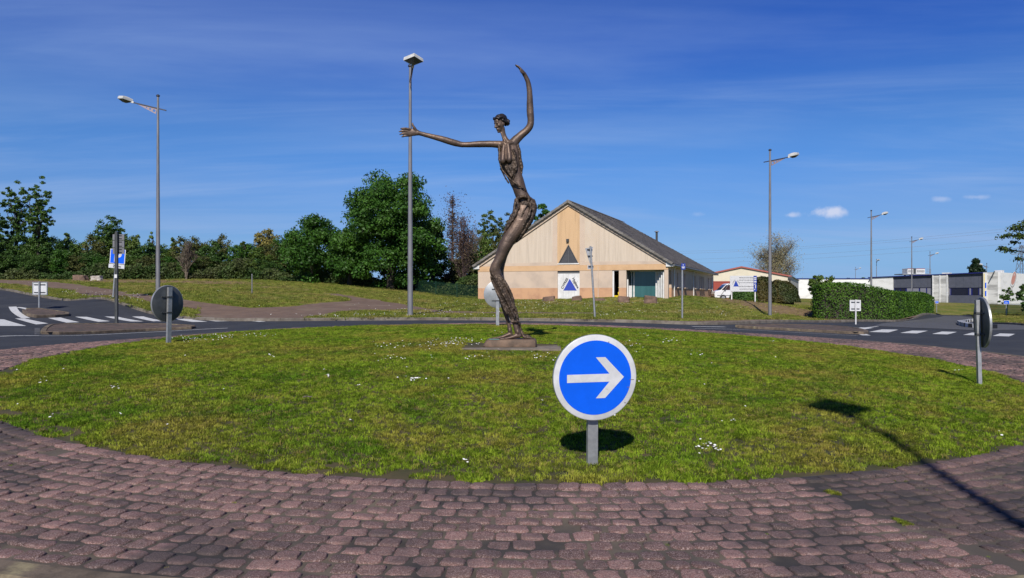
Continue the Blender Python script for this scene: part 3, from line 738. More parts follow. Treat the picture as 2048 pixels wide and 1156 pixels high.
def build_setts():
    variants = [sett_geo(s) for s in range(14)]; meshes = [mesh('sett', v, f, M['sett'], True) for v, f in variants]
    border = [sett_geo(100 + s, .087, .090) for s in range(6)]; bmeshes = [mesh('sett', v, f, M['sett'], True) for v, f in border]
    items = []
    rows = [R_IN + .092] + [R_IN + .185 + .168 * (i + .5) for i in range(12)]
    for ri, r in enumerate(rows):
        pitch = .178 if ri == 0 else .167; n = int(2 * math.pi * r / pitch); ph = random.random()
        for k in range(n):
            if ri and random.random() < .005: continue
            a = 2 * math.pi * (k + ph + (random.uniform(-.06, .06))) / n; rr = r + random.uniform(-.007, .007) + (.02 * noise.noise(Vector((a * 9, ri * .35, 0))) if ri else 0)
            items.append((IC[0] + rr * math.cos(a), IC[1] + rr * math.sin(a), a, ri))
    xy = np.array([(i[0], i[1]) for i in items]); Z = isl_n(xy[:, 0], xy[:, 1])
    vis = []
    for i, it in enumerate(items):
        x, y = it[0], it[1]
        if y > 3.5 and abs(x / y) < .68 and (CZ - Z[i]) / y * F + HZ < 1165: vis.append((math.hypot(x, y), i))
    vis.sort(); near = set(i for _, i in vis[:300])
    V = []; Fq = []; Ft = []; nv = 0
    bv = [np.array(v) for v, f in variants]; bb = [np.array(v) for v, f in border]
    q = np.array([f for f in variants[0][1] if len(f) == 4]); t3 = np.array([f for f in variants[0][1] if len(f) == 3])
    def grimy(x, y):
        t = ang_of(x, y); return JOINT < t < math.radians(-10) or (math.radians(-150) < t < math.radians(-121) and math.hypot(x - IC[0], y - IC[1]) < R_IN + 1.0 + .3 * noise.noise(Vector((x, y, 0))))
    dmeshes = [m_.copy() for m_ in meshes]; dborder = [m_.copy() for m_ in bmeshes]
    for m_ in dmeshes + dborder: m_.materials.clear(); m_.materials.append(M['sett_grimy'])
    field = {False: ([], [], [], [0]), True: ([], [], [], [0])}
    for i, (x, y, a, ri) in enumerate(items):
        da = (ang_of(x, y) - JOINT) * math.hypot(x - IC[0], y - IC[1])
        if abs(da) < .022: continue
        gr = grimy(x, y); k = random.randrange(14 if ri else 6); rot = a - math.pi / 2 + random.uniform(-.07, .07) + (math.pi if random.random() < .5 else 0)
        sx, sy = random.uniform(.92, 1.05), random.uniform(.90, 1.05); z = Z[i] + random.uniform(-.006, .005) + (-.004 if ri else .004) - (.010 * math.exp(-abs(da) / .12) if abs(da) < .5 else 0)
        if i in near:
            o = link('sett', ((dmeshes if ri else dborder) if gr else (meshes if ri else bmeshes))[k], apron, (x, y, z), (.0, -.0, rot)); o.scale = (sx, sy, 1)
        else:
            V, Fq, Ft, nv = field[gr]
            v = (bv if ri else bb)[k] * (sx, sy, 1); c, s = math.cos(rot), math.sin(rot)
            V.append(np.column_stack([v[:, 0] * c - v[:, 1] * s + x, v[:, 0] * s + v[:, 1] * c + y, v[:, 2] + z])); Fq.append(q + nv[0]); Ft.append(t3 + nv[0]); nv[0] += len(v)
    for gr in (False, True):
        V, Fq, Ft, nv = field[gr]; V = np.vstack(V); me = bpy.data.meshes.new('sett_field')
        fs = np.vstack(Fq).tolist() + np.vstack(Ft).tolist(); me.from_pydata(V.tolist(), [], fs); me.materials.append(M['sett_grimy' if gr else 'sett'])
        me.polygons.foreach_set('use_smooth', [True] * len(me.polygons)); me.update()
        tag(link('sett_field', me, apron), kind='stuff')
build_setts()

# ---------------------------------------------------------------- grass
def grass_mat(name, a, b_, dryc, lush, dscale=.45):
    m = bpy.data.materials.new(name); m.use_nodes = True; nt = m.node_tree; N = nt.nodes; L = nt.links; b = N['Principled BSDF']
    b.inputs['Roughness'].default_value = .75; b.inputs['Specular IOR Level'].default_value = .08
    g = N.new('ShaderNodeNewGeometry'); oi = N.new('ShaderNodeObjectInfo')
    def nz(vec, scale, det=4):
        n = N.new('ShaderNodeTexNoise'); n.inputs['Scale'].default_value = scale; n.inputs['Detail'].default_value = det; n.inputs['Roughness'].default_value = .6; L.new(vec, n.inputs[0]); return n.outputs[0]
    def rg(v, lo, hi, x=0, y=1):
        r = N.new('ShaderNodeMapRange'); r.interpolation_type = 'SMOOTHSTEP'; L.new(v, r.inputs[0]); r.inputs[1].default_value = lo; r.inputs[2].default_value = hi; r.inputs[3].default_value = x; r.inputs[4].default_value = y; return r.outputs[0]
    def mix(fac, p, q, bt='MIX'):
        x = N.new('ShaderNodeMix'); x.data_type = 'RGBA'; x.blend_type = bt
        if hasattr(fac, 'is_output'): L.new(fac, x.inputs[0])
        else: x.inputs[0].default_value = fac
        for i, v in ((6, p), (7, q)):
            if hasattr(v, 'is_output'): L.new(v, x.inputs[i])
            else: x.inputs[i].default_value = (*v, 1)
        return x.outputs[2]
    loc = g.outputs['Position']
    c = mix(rg(oi.outputs['Random'], 0, 1), a, b_)
    c = mix(rg(nz(loc, dscale), .46, .66, 0, .62), c, dryc)
    c = mix(rg(nz(loc, dscale * 2.9), .54, .66, 0, .5), c, dryc)
    mp = N.new('ShaderNodeMapping'); mp.inputs['Location'].default_value = (13, 7, 3); L.new(loc, mp.inputs[0])
    c = mix(rg(nz(mp.outputs[0], .8), .48, .66, 0, .62), c, lush)
    c = mix(1.0, c, rg(g.outputs['Random Per Island'], 0, 1, .45, 1.6), 'MULTIPLY')
    c = mix(1.0, c, rg(oi.outputs['Random'], 0, 1, .42, 1.42), 'MULTIPLY')
    s_ = N.new('ShaderNodeMath'); s_.operation = 'MULTIPLY'; L.new(oi.outputs['Random'], s_.inputs[0]); s_.inputs[1].default_value = 37.0; fr_ = N.new('ShaderNodeMath'); fr_.operation = 'FRACT'; L.new(s_.outputs[0], fr_.inputs[0])
    c = mix(rg(fr_.outputs[0], .90, .97, 0, .75), c, (.40, .31, .10))
    c = mix(rg(nz(loc, 38, 3), .60, .70, 0, .6), c, (.42, .36, .12))
    c = mix(rg(nz(loc, 23, 3), .57, .72, 0, .75), c, (.020, .045, .006))
    L.new(c, b.inputs['Base Color'])
    tr = N.new('ShaderNodeBsdfTranslucent'); L.new(c, tr.inputs[0]); ms = N.new('ShaderNodeMixShader'); ms.inputs[0].default_value = .3
    L.new(b.outputs[0], ms.inputs[1]); L.new(tr.outputs[0], ms.inputs[2]); L.new(ms.outputs[0], N['Material Output'].inputs[0])
    return m
M['grass'] = grass_mat('lawn_grass', (.132, .226, .013), (.178, .245, .020), (.29, .225, .05), (.050, .145, .008))
M['grass_far'] = grass_mat('meadow_grass', (.135, .180, .026), (.185, .205, .040), (.31, .235, .09), (.070, .130, .018), .25)
def tuft(name, nb, h, spread, w, m, seed, clover=0):
    r_ = random.Random(seed); vs = []; fs = []
    for i in range(nb):
        a = r_.uniform(0, 6.283); d = spread * math.sqrt(r_.random()); x, y = d * math.cos(a), d * math.sin(a)
        la = r_.uniform(0, 6.283); lean = r_.uniform(.15, 1.1) * h; hh = h * r_.uniform(.45, 1.15); wa = r_.uniform(0, 6.283); wx, wy = math.cos(wa) * w, math.sin(wa) * w
        mx, my = x + math.cos(la) * lean * .4, y + math.sin(la) * lean * .4; n = len(vs)
        vs += [(x - wx, y - wy, -.01), (x + wx, y + wy, -.01), (mx + wx * .8, my + wy * .8, hh * .6), (mx - wx * .8, my - wy * .8, hh * .6), (x + math.cos(la) * lean, y + math.sin(la) * lean, hh)]
        fs += [(n, n + 1, n + 2, n + 3), (n + 3, n + 2, n + 4)]
    for i in range(clover):
        a = r_.uniform(0, 6.283); d = spread * math.sqrt(r_.random()); x, y = d * math.cos(a), d * math.sin(a); z = h * r_.uniform(.35, .8); s = r_.uniform(.007, .012) * (h / .05)
        for k in range(3):
            b = a + k * 2.094; n = len(vs); tz = r_.uniform(-.004, .004)
            vs += [(x, y, z), (x + math.cos(b - .5) * s, y + math.sin(b - .5) * s, z + tz), (x + math.cos(b) * s * 1.5, y + math.sin(b) * s * 1.5, z + tz), (x + math.cos(b + .5) * s, y + math.sin(b + .5) * s, z - tz)]
            fs.append((n, n + 1, n + 2, n + 3))
    me = mesh(name, vs, fs, m); return bpy.data.objects.new(name, me)      # not linked: only the source of the scattered grass
def scatter(name, pts, rot, scl, idx, tufts, m):
    me = bpy.data.meshes.new(name); me.vertices.add(len(pts)); me.vertices.foreach_set('co', pts.astype(np.float32).ravel())
    for nm, ty, dat in (('rot', 'FLOAT', rot), ('scl', 'FLOAT', scl)):
        a = me.attributes.new(nm, ty, 'POINT'); a.data.foreach_set('value', dat.astype(np.float32))
    a = me.attributes.new('kindi', 'INT', 'POINT'); a.data.foreach_set('value', idx.astype(np.int32)); me.materials.append(m)
    o = link(name, me); ng = bpy.data.node_groups.new(name, 'GeometryNodeTree')
    ng.interface.new_socket('Geometry', in_out='INPUT', socket_type='NodeSocketGeometry'); ng.interface.new_socket('Geometry', in_out='OUTPUT', socket_type='NodeSocketGeometry')
    N = ng.nodes; L = ng.links; gi = N.new('NodeGroupInput'); go = N.new('NodeGroupOutput'); join = N.new('GeometryNodeJoinGeometry')
    def named(nm, ty):
        n = N.new('GeometryNodeInputNamedAttribute'); n.data_type = ty; n.inputs[0].default_value = nm
        return [s for s in n.outputs if s.enabled][0]
    rt = named('rot', 'FLOAT'); sl = named('scl', 'FLOAT'); ki = named('kindi', 'INT')
    cx = N.new('ShaderNodeCombineXYZ'); L.new(rt, cx.inputs[2])
    for i, t in enumerate(tufts):
        oi = N.new('GeometryNodeObjectInfo'); oi.inputs[0].default_value = t
        cmp_ = N.new('FunctionNodeCompare'); cmp_.data_type = 'INT'; cmp_.operation = 'EQUAL'
        ins = [s for s in cmp_.inputs if s.enabled]; L.new(ki, ins[0]); ins[1].default_value = i
        ip = N.new('GeometryNodeInstanceOnPoints'); L.new(gi.outputs[0], ip.inputs['Points']); L.new(cmp_.outputs[0], ip.inputs['Selection'])
        L.new(oi.outputs['Geometry'], ip.inputs['Instance']); L.new(cx.outputs[0], ip.inputs['Rotation']); L.new(sl, ip.inputs['Scale'])
        L.new(ip.outputs[0], join.inputs[0])
    L.new(join.outputs[0], go.inputs[0]); md = o.modifiers.new('scatter', 'NODES'); md.node_group = ng
    return o
def fbm(X, Y, s, seed): return np.array([noise.fractal(Vector((x * s, y * s, seed)), 1.0, 2.0, 3) for x, y in zip(X, Y)])
def lawn_grass():
    tf = [tuft('tuft', 15, .033, .036, .0030, M['grass'], s) for s in range(4)] + [tuft('tuft', 7, .026, .045, .0026, M['grass'], 20 + s, 10) for s in range(3)] + [tuft('tuft', 16, .048, .045, .0026, M['grass'], 33)]
    n = 145000; u = rng.random(n); a = rng.random(n) * 2 * np.pi; r = (R_IN + .03) * np.sqrt(u); X = IC[0] + r * np.cos(a); Y = IC[1] + r * np.sin(a)
    keep = rng.random(n) < np.clip(1.15 - (Y - 8) * .033, .5, 1); X, Y, r = X[keep], Y[keep], r[keep]
    f = fbm(X, Y, 1.3, 4.0); fe = fbm(X, Y, 2.2, 9.0)
    keep = (r < R_IN - .06 + fe * .22) & ~((r > R_IN - .30) & (fe < -.22) & (X < .5)); X, Y, r, f = X[keep], Y[keep], r[keep], f[keep]
    keep = ~((np.abs(X - .0) < .93) & (np.abs(Y - 14.75) < .72)); X, Y, f = X[keep], Y[keep], f[keep]
    idx = np.where(f > .35, 7, np.where(f > .02, 4 + rng.integers(0, 3, len(X)), rng.integers(0, 4, len(X)))); mixr = rng.random(len(X)) < .3; idx[mixr] = rng.integers(0, 7, mixr.sum())
    pts = np.column_stack([X, Y, isl_n(X, Y)])
    tag(scatter('lawn_grass', pts, rng.random(len(X)) * 6.28, rng.uniform(.7, 1.2, len(X)) * (1 + .3 * f), idx, tf, M['grass']), kind='stuff')
lawn_grass()
def joint_weeds():
    tf = [tuft('tuft', 14, .035, .035, .0022, M['grass'], 70 + s, 5) for s in range(3)]; pts = []
    for _ in range(1500):
        r = random.uniform(R_IN, R_AP + .1); w = .5 + .5 * noise.noise(Vector((r * 4, 0, 5)))
        if w < .60 or random.random() > .75: continue
        a = JOINT + random.gauss(0, .022) / r; pts.append((IC[0] + r * math.cos(a), IC[1] + r * math.sin(a)))
    for _ in range(600):
        a = math.radians(random.uniform(-75, -58))
        if noise.noise(Vector((a * 14, 7, 0))) < .0: continue; r = R_AP + random.gauss(-.03, .05); pts.append((IC[0] + r * math.cos(a), IC[1] + r * math.sin(a)))
    for _ in range(160):
        a = math.radians(random.uniform(-125, -60)); r = random.uniform(R_IN, R_AP)
        if noise.noise(Vector((a * 8, r * 3, 0))) > .25: pts.append((IC[0] + r * math.cos(a), IC[1] + r * math.sin(a)))
    p = np.array(pts); pts = np.column_stack([p[:, 0], p[:, 1], isl_n(p[:, 0], p[:, 1])]); n = len(pts)
    tag(scatter('joint_weeds', pts, rng.random(n) * 6.28, rng.uniform(.2, .55, n), rng.integers(0, 3, n), tf, M['grass']), kind='stuff')
joint_weeds()
def meadow_grass():
    tf = [tuft('tuft', 18, .09, .13, .006, M['grass_far'], s + 50) for s in range(4)]
    n = 170000; Y = 31 + (86 - 31) * rng.random(n) ** 1.5; X = (rng.random(n) * 1.5 - .78) * Y
    lab = inside_np(X, Y, road)
    for p in PATHS: lab |= inside_np(X, Y, p)
    X, Y = X[~lab], Y[~lab]; keep = ~inside_np(X, Y, [(-3.2, 66.2), (12.4, 59.8), (23.6, 88), (8, 95)]); X, Y = X[keep], Y[keep]
    f = fbm(X, Y, .4, 2.0); k = rng.random(len(X)) < np.clip(.75 + f, .15, 1) * (1 - .93 * np.clip(dry_n(X, Y) * 1.3, 0, 1)); X, Y, f = X[k], Y[k], f[k]
    pts = np.column_stack([X, Y, Hn(X, Y) + .10 + np.maximum(bumps(X, Y), -.06)])
    tag(scatter('meadow_grass', pts, rng.random(len(X)) * 6.28, rng.uniform(.7, 1.3, len(X)), rng.integers(0, 4, len(X)), tf, M['grass_far']), kind='stuff')
meadow_grass()
def daisies():
    def flower(vs, fs, fy, x, y, z, s):
        n = len(vs); k = 7; tx, ty = random.uniform(-.3, .3), random.uniform(-.5, .1)
        vs.append((x, y, z + s * .25)); vs.extend((x + s * math.cos(6.283 * j / k), y + s * math.sin(6.283 * j / k), z + s * (tx * math.cos(6.283 * j / k) - ty * math.sin(6.283 * j / k))) for j in range(k))
        fs.extend((n, n + 1 + j, n + 1 + (j + 1) % k) for j in range(k))
    def clump(name, spots, h, s, zf, label=None):
        vs = []; fs = []
        for (x, y) in spots: flower(vs, fs, None, x, y, zf(x, y) + h * random.uniform(.8, 1.2), s * random.uniform(.7, 1.15))
        tag(link(name, mesh(name, vs, fs, M['petal'])), kind='stuff')
    def gi(px, py):
        ts = np.arange(6.2, 24, .02); x = (px - CX) / F * ts; z = CZ + (HZ - py) / F * ts; f = z - isl_n(x, ts) - .04; i = int(np.argmax(f < 0)); return float(x[i]), float(ts[i])
    spots = []
    def cl(px, py, rx, ry, n):
        for _ in range(n):
            q = gi(random.gauss(px, rx), random.gauss(py, ry))
            if math.hypot(q[0] - IC[0], q[1] - IC[1]) < R_IN - .1: spots.append(q)
    for a in [(1415, 893, 20, 8, 17), (1464, 841, 6, 1, 3), (232, 773, 8, 3, 7), (100, 762, 14, 5, 6), (239, 829, 2, 2, 2), (655, 752, 8, 3, 5), (720, 770, 4, 2, 2), (380, 677, 26, 3, 45), (440, 672, 26, 2, 30), (520, 669, 20, 2, 16),
              (780, 716, 16, 3, 14), (545, 712, 6, 2, 4), (800, 690, 30, 5, 26), (880, 688, 22, 6, 40), (930, 683, 18, 4, 40), (960, 712, 30, 6, 14), (1085, 712, 20, 5, 16), (1260, 690, 12, 6, 14), (1340, 681, 14, 2, 14), (1390, 706, 14, 3, 6),
              (1545, 682, 4, 2, 4), (1920, 740, 6, 3, 5), (930, 921, 3, 2, 3), (1290, 668, 10, 3, 8), (1010, 668, 20, 3, 8), (1000, 760, 500, 60, 30), (2005, 866, 4, 2, 2), (828, 760, 5, 1.5, 5), (101, 833, 3, 2, 2)]: cl(*a)
    clump('lawn_daisies', spots, .05, .0125, isl)
    spots = []
    for (px, py, rx, ry, n) in [(210, 596, 60, 5, 150), (170, 588, 40, 4, 70), (1150, 605, 120, 5, 220), (1000, 612, 150, 6, 160), (1250, 628, 120, 4, 90), (700, 632, 80, 2, 60), (880, 628, 60, 4, 80), (440, 583, 3, 1, 5), (1420, 625, 60, 5, 70), (950, 596, 60, 2, 70), (70, 566, 30, 1, 40)]:
        for _ in range(n):
            x_, y_ = random.gauss(px, rx), random.gauss(py, ry)
            if y_ > 640: continue
            g_ = G(x_, y_, 31, .12)
            if g_.y < 62 and not inside(g_.x, g_.y, road): spots.append((g_.x, g_.y))
    clump('meadow_daisies', spots, .20, .022, H)
daisies()
# ---------------------------------------------------------------- statue
SK = 15.0 / F
def statue():
    bx, by = 1020, 15.0
    z0 = CZ + (HZ - 692) / F * 15.0
    org = Vector(((bx - CX) / F * 15, 15.0, z0))
    sl = MB(); r_ = random.Random(3)
    poly = [(-.92, -.62), (-.3, -.70), (.95, -.66), (1.0, .5), (.7, .72), (-.8, .70), (-.98, .1)]
    sl.prism(poly, -.12, .0, 'z'); slab_o = thing('concrete_slab', 'flat pale concrete slab in the grass under the bronze statue', 'slab', (org.x, org.y - .1, z0 - .002))
    sl.build('slab', M['concrete'], slab_o)
    root = thing('statue', 'tall slender bronze statue of a woman with one arm stretched out and the other raised', 'statue', org)
    def S(px, py, d=0.0): return Vector(((px - bx) * SK, d, (692 - py) * SK))
    def etube(mb, path, n=18, res=5):
        """path of (px,py,halfwidth_px,depth,halfdepth_px)"""
        c = catmull([tuple(p) for p in path], res); pts = [S(p[0], p[1], p[3]) for p in c]; vs = []; fs = []
        for i, p in enumerate(pts):
            t = (pts[min(i + 1, len(pts) - 1)] - pts[max(i - 1, 0)]).normalized(); s = t.cross(Vector((0, 1, 0)))
            s = s.normalized() if s.length > .05 else Vector((1, 0, 0)); q = s.cross(t).normalized()
            for k in range(n):
                a = 2 * math.pi * k / n; vs.append(p + s * math.cos(a) * max(c[i][2], .6) * SK + q * math.sin(a) * max(c[i][4], .6) * SK)
        for i in range(len(pts) - 1):
            for k in range(n):
                k2 = (k + 1) % n; fs.append((i * n + k, i * n + k2, (i + 1) * n + k2, (i + 1) * n + k))
        fs.append(tuple(range(n - 1, -1, -1))); fs.append(tuple((len(pts) - 1) * n + k for k in range(n))); mb.add(vs, fs)
    def tb(mb, path, res=4, n=10): etube(mb, [(p[0], p[1], p[2], p[3], p[4] if len(p) > 4 else p[2]) for p in path], n, res)
    def ell(mb, px, py, d, rx, ry, rd, rot=0.0):
        c = S(px, py, d); Mx = Matrix.Translation(c) @ Matrix.Rotation(rot, 4, 'Y'); mb.ball((0, 0, 0), (rx * SK, rd * SK, ry * SK), Mx, 16, 10)
    b = MB()
    # torso, hips, front leg
    etube(b, [(1012, 284, 7, 0, 7), (1016, 290, 14, 0, 8), (1018, 298, 18.5, 0, 10), (1020, 312, 19.5, 0, 12), (1021, 328, 19.5, .01, 12), (1026, 343, 16.5, .02, 11.5), (1032, 358, 14.5, .02, 11), (1037, 371, 13.5, .02, 11), (1041, 383, 13, .02, 11), (1046, 395, 13.5, .02, 12), (1050, 406, 17, .03, 14), (1051, 418, 18, .03, 15), (1045, 433, 16, .02, 14)])
    etube(b, [(1050, 412, 16, -.04, 10), (1046, 430, 17, -.05, 12), (1038, 448, 16, -.06, 12), (1028, 464, 15, -.07, 12), (1017, 480, 13.5, -.08, 11.5), (1009, 494, 12.6, -.09, 11), (1003, 508, 10.8, -.09, 10), (997, 522, 9.6, -.09, 9.5), (991.5, 534, 10.6, -.09, 9.5), (991, 544, 11.2, -.08, 9.5), (994, 554, 11, -.07, 9.5), (1000, 568, 12, -.06, 10), (1006, 582, 12, -.05, 10.5), (1011, 596, 11.2, -.04, 10), (1017, 610, 10.2, -.04, 9), (1022, 622, 9.2, -.04, 8), (1027, 636, 7.2, -.04, 6.5), (1030.5, 646, 5.8, -.04, 5.5), (1033, 656, 5.6, -.04, 5.5), (1036, 666, 6, -.04, 5.5), (1038, 674, 6, -.04, 5)])
    # back leg
    etube(b, [(1052, 412, 14, .08, 10), (1046, 435, 14, .10, 10), (1036, 455, 13, .11, 10), (1020, 480, 11, .12, 10), (1008, 505, 9, .13, 9), (1000, 530, 9.5, .14, 9), (998, 546, 9.5, .14, 9), (1001, 565, 9, .14, 8.5), (1003, 585, 8, .14, 8), (1006, 605, 6.5, .14, 7), (1010, 622, 5.3, .14, 5.5), (1014.5, 638, 4.2, .14, 4.5), (1018, 651, 4, .14, 4.2), (1020, 662, 4.6, .14, 4.6), (1021, 672, 5, .14, 5)])
    # feet with toes
    etube(b, [(1041, 670, 4.6, -.04, 4.6), (1034, 671, 5.2, -.05, 5), (1024, 674, 3.6, -.06, 5.4), (1014, 676, 2.4, -.07, 6), (1006, 677, 1.8, -.075, 6.4)])
    for k in range(5): tb(b, [(1009, 676.6, 1.7, -.125 + k * .024), (1003, 676.8, 1.5, -.13 + k * .025), (999 + abs(k - 1) * .9, 677.2, 1.2, -.132 + k * .025)], 3, 8)
    etube(b, [(1023, 668, 4.4, .14, 4.6), (1017, 670, 4.6, .13, 5), (1007, 673.5, 3.2, .12, 5.4), (997, 676, 2.2, .11, 6), (990, 677, 1.7, .105, 6.2)])
    for k in range(5): tb(b, [(992, 676.6, 1.6, .06 + k * .024), (986, 677, 1.4, .055 + k * .025), (982 + abs(k - 1) * .9, 677.2, 1.1, .055 + k * .025)], 3, 8)
    ell(b, 1035.5, 664, -.09, 2.2, 4, 2.2); ell(b, 1019.5, 662, .095, 2, 3.5, 2)
    # knee cap, breasts, collar bones, ribs
    ell(b, 985.5, 540, -.09, 6.5, 8.5, 7.5, .2); ell(b, 991, 540, .14, 6.5, 8, 7)
    etube(b, [(1008, 292, 3.2, -.10, 3), (1007, 303, 4.2, -.12, 4.5), (1006, 316, 5.6, -.135, 7), (1006, 325, 5.8, -.14, 8), (1006.5, 330, 3.2, -.135, 5)])
    etube(b, [(1016, 290, 3.4, -.10, 3), (1017.5, 302, 4.6, -.12, 4.6), (1018.5, 315, 6.2, -.14, 7.2), (1018.5, 323, 6.0, -.145, 8), (1018.5, 328, 3.2, -.135, 5)])
    tb(b, [(1001, 289, 2.5, -.05), (1008, 288, 2.6, -.085), (1013, 290, 2.4, -.09), (1020, 288, 2.6, -.085), (1032, 286, 2.6, -.03)])
    # arm stretched out to the left
    etube(b, [(1012, 290, 8, 0, 8), (1003, 290, 8, 0, 8), (996, 289, 7.4, -.01, 7.4), (984, 288.5, 6.8, -.02, 6.8), (970, 288.5, 6.6, -.02, 6.6), (956, 289, 6.4, -.03, 6.4), (940, 290, 5.6, -.04, 5.8), (924, 290.2, 5.5, -.05, 5.6), (913, 287.8, 6.4, -.06, 6), (900, 284.5, 6.6, -.08, 6), (884, 280, 6.0, -.10, 5.4), (868, 276.2, 5.2, -.12, 4.8), (853, 272.8, 4.6, -.14, 4.2), (843, 270.3, 4.4, -.15, 3.8), (836, 268.8, 5.4, -.16, 3.6)])
    # hand: palm, four fingers, thumb
    etube(b, [(840, 269.6, 4.8, -.155, 3.4), (833, 268.3, 7.0, -.165, 3.2), (826, 268.6, 7.8, -.175, 3.0), (820, 268.8, 7.6, -.18, 2.6), (816, 269, 5.6, -.185, 2.2)])
    for (x0, y0, x1, y1, x2, y2, x3, y3, dd) in [(823, 263.2, 816, 261.6, 809.5, 261.6, 803.5, 262.4, -.015), (822, 267, 814, 266.2, 806.5, 266.8, 800.5, 268, 0), (822, 271, 814.5, 271, 807, 271.8, 801.5, 273.2, .01), (823, 274.8, 817, 275.4, 811, 276.3, 805.5, 277.8, .02)]:
        tb(b, [(x0, y0, 2.4, -.18 + dd), (x1, y1, 2.1, -.195 + dd), (x2, y2, 1.85, -.205 + dd), (x3, y3, 1.3, -.20 + dd)], 4, 10)
    tb(b, [(835, 266, 3.4, -.16), (831.5, 260.5, 2.9, -.185), (828.6, 255.5, 2.2, -.20), (827.4, 250.3, 1.5, -.205)], 4, 10)
    # raised arm
    etube(b, [(1016, 298, 9, 0, 9), (1025, 289, 10, .01, 9), (1031, 280.5, 9.4, .02, 8.6), (1038, 273.5, 8.2, .03, 7.8), (1046, 266.3, 7.6, .035, 7.2), (1054, 259.5, 7.2, .035, 7), (1060, 251, 7.0, .03, 7), (1061.5, 240, 6.8, .02, 6.6), (1060.6, 226, 7.2, .01, 6.6), (1059.8, 210, 6.8, 0, 6), (1059.5, 194, 6.0, -.02, 5.4), (1058.3, 178, 5.4, -.04, 4.8), (1055.6, 165, 4.9, -.06, 4.2), (1051.5, 156, 4.4, -.075, 4.0), (1047.5, 149.5, 4.2, -.085, 4.6)])
    etube(b, [(1049.5, 152, 4.2, -.08, 4.6), (1045.6, 146.8, 3.3, -.09, 6.2), (1042, 142.5, 2.7, -.10, 7.0), (1039.2, 139.6, 2.2, -.105, 6.8)])
    for k, (dx, dy) in enumerate([(0, 1.2), (-1.6, -.2), (-1.8, -.4), (-.4, .8)]):
        dk = -.145 + k * .028
        tb(b, [(1041, 141.3, 1.8, dk), (1037.6, 138.0, 1.6, dk - .005), (1034.5 + dx * .5, 135.4 + dy * .5, 1.4, dk - .008), (1031.6 + dx, 133.0 + dy, 1.0, dk - .01)], 4, 9)
    tb(b, [(1047.5, 150, 2.4, -.12), (1043.6, 150.4, 2.0, -.16), (1041.0, 147.5, 1.7, -.175), (1039.3, 144.2, 1.2, -.18)], 4, 9)
    # neck
    etube(b, [(1004, 256, 6, -.02, 6), (1005.5, 264, 5.2, -.01, 5.4), (1008, 272, 4.9, 0, 5.0), (1011, 280, 6.2, 0, 6), (1014, 287, 10, 0, 7.5), (1017, 293, 13, 0, 8)])
    tb(b, [(1002, 266, 1.4, -.05), (1006, 276, 1.5, -.05), (1011, 286, 1.6, -.075)], 4, 8)
    # head (turned to the left and a little to the viewer)
    hc = S(999.5, 247.5, -.03); Rz = Matrix.Rotation(math.radians(40), 4, 'Z') ; Ry = Matrix.Rotation(math.radians(14), 4, 'X')
    HM = Matrix.Translation(hc) @ Matrix.Diagonal((1.16, 1.16, 1.04, 1)) @ Matrix.Rotation(math.radians(-48), 4, 'Z') @ Ry      # head's own -y = face
    def he(c, r, rot=0): b.ball((0, 0, 0), r, HM @ Matrix.Translation(Vector(c)) @ Matrix.Rotation(rot, 4, 'X'), 18, 12)
    he((0, .030, .055), (.083, .105, .100)); he((0, -.010, -.02), (.072, .080, .130)); he((0, -.035, -.105), (.048, .052, .055)); he((0, -.060, -.150), (.026, .026, .024))
    he((0, -.072, .040), (.052, .020, .05)); he((0, -.088, .012), (.056, .012, .010))                              # forehead, brow
    b.tube([HM @ Vector((0, -.088, .015)), HM @ Vector((0, -.108, -.030)), HM @ Vector((0, -.122, -.062)), HM @ Vector((0, -.100, -.075))], [.011, .0135, .019, .012], 10)
    for s in (-1, 1):
        he((s * .015, -.102, -.064), (.010, .012, .009)); he((s * .042, -.066, -.040), (.024, .020, .030)); he((s * .030, -.078, -.008), (.017, .012, .010))
        he((s * .074, .020, -.020), (.010, .022, .032), .2)
    he((0, -.088, -.098), (.024, .013, .0065)); he((0, -.086, -.112), (.021, .013, .007))
    def remesh(mb, name, mt, vox, rough_fn, smooth_it=3, parent=root):
        o = mb.build(name, mt); md = o.modifiers.new('r', 'REMESH'); md.mode = 'VOXEL'; md.voxel_size = vox; md.use_smooth_shade = True
        sm = o.modifiers.new('s', 'SMOOTH'); sm.factor = .5; sm.iterations = smooth_it
        dg = bpy.context.evaluated_depsgraph_get(); me = bpy.data.meshes.new_from_object(o.evaluated_get(dg)); old = o.data; o.modifiers.clear(); o.data = me; bpy.data.meshes.remove(old); me.name = name
        n = len(me.vertices); co = np.zeros(n * 3); no = np.zeros(n * 3); me.vertices.foreach_get('co', co); me.vertices.foreach_get('normal', no); co = co.reshape(-1, 3); no = no.reshape(-1, 3)
        d = np.array([rough_fn(Vector(c)) for c in co]); co += no * d[:, None]; me.vertices.foreach_set('co', co.ravel())
        me.polygons.foreach_set('use_smooth', [True] * len(me.polygons)); me.materials.clear(); me.materials.append(mt); me.update(); o.parent = parent; return o
    def py_of(c): return 692 - c.z / SK
    def rf(c):
        y = py_of(c); a = .0022 * noise.noise(c * 14) + .0012 * noise.noise(c * 40)
        x = c.x / SK + bx
        if 555 < y < 645 and c.y < .04: a += .006 * noise.noise(Vector((c.x * 14, c.y * 14, c.z * 5))) + .003 * noise.noise(c * 26)
        if 285 < y < 375 and x > 994: a += .006 * noise.noise(Vector((c.x * 18, c.y * 18, c.z * 4)))
        if 395 < y < 440: a += .010 * noise.noise(Vector((c.x * 12, c.y * 12, c.z * 7)))
        return a
    remesh(b, 'figure', M['bronze'], .0105, rf, 2)
    # hair
    h = MB()
    def hp(c, r): h.ball((0, 0, 0), r, HM @ Matrix.Translation(Vector(c)), 12, 8)
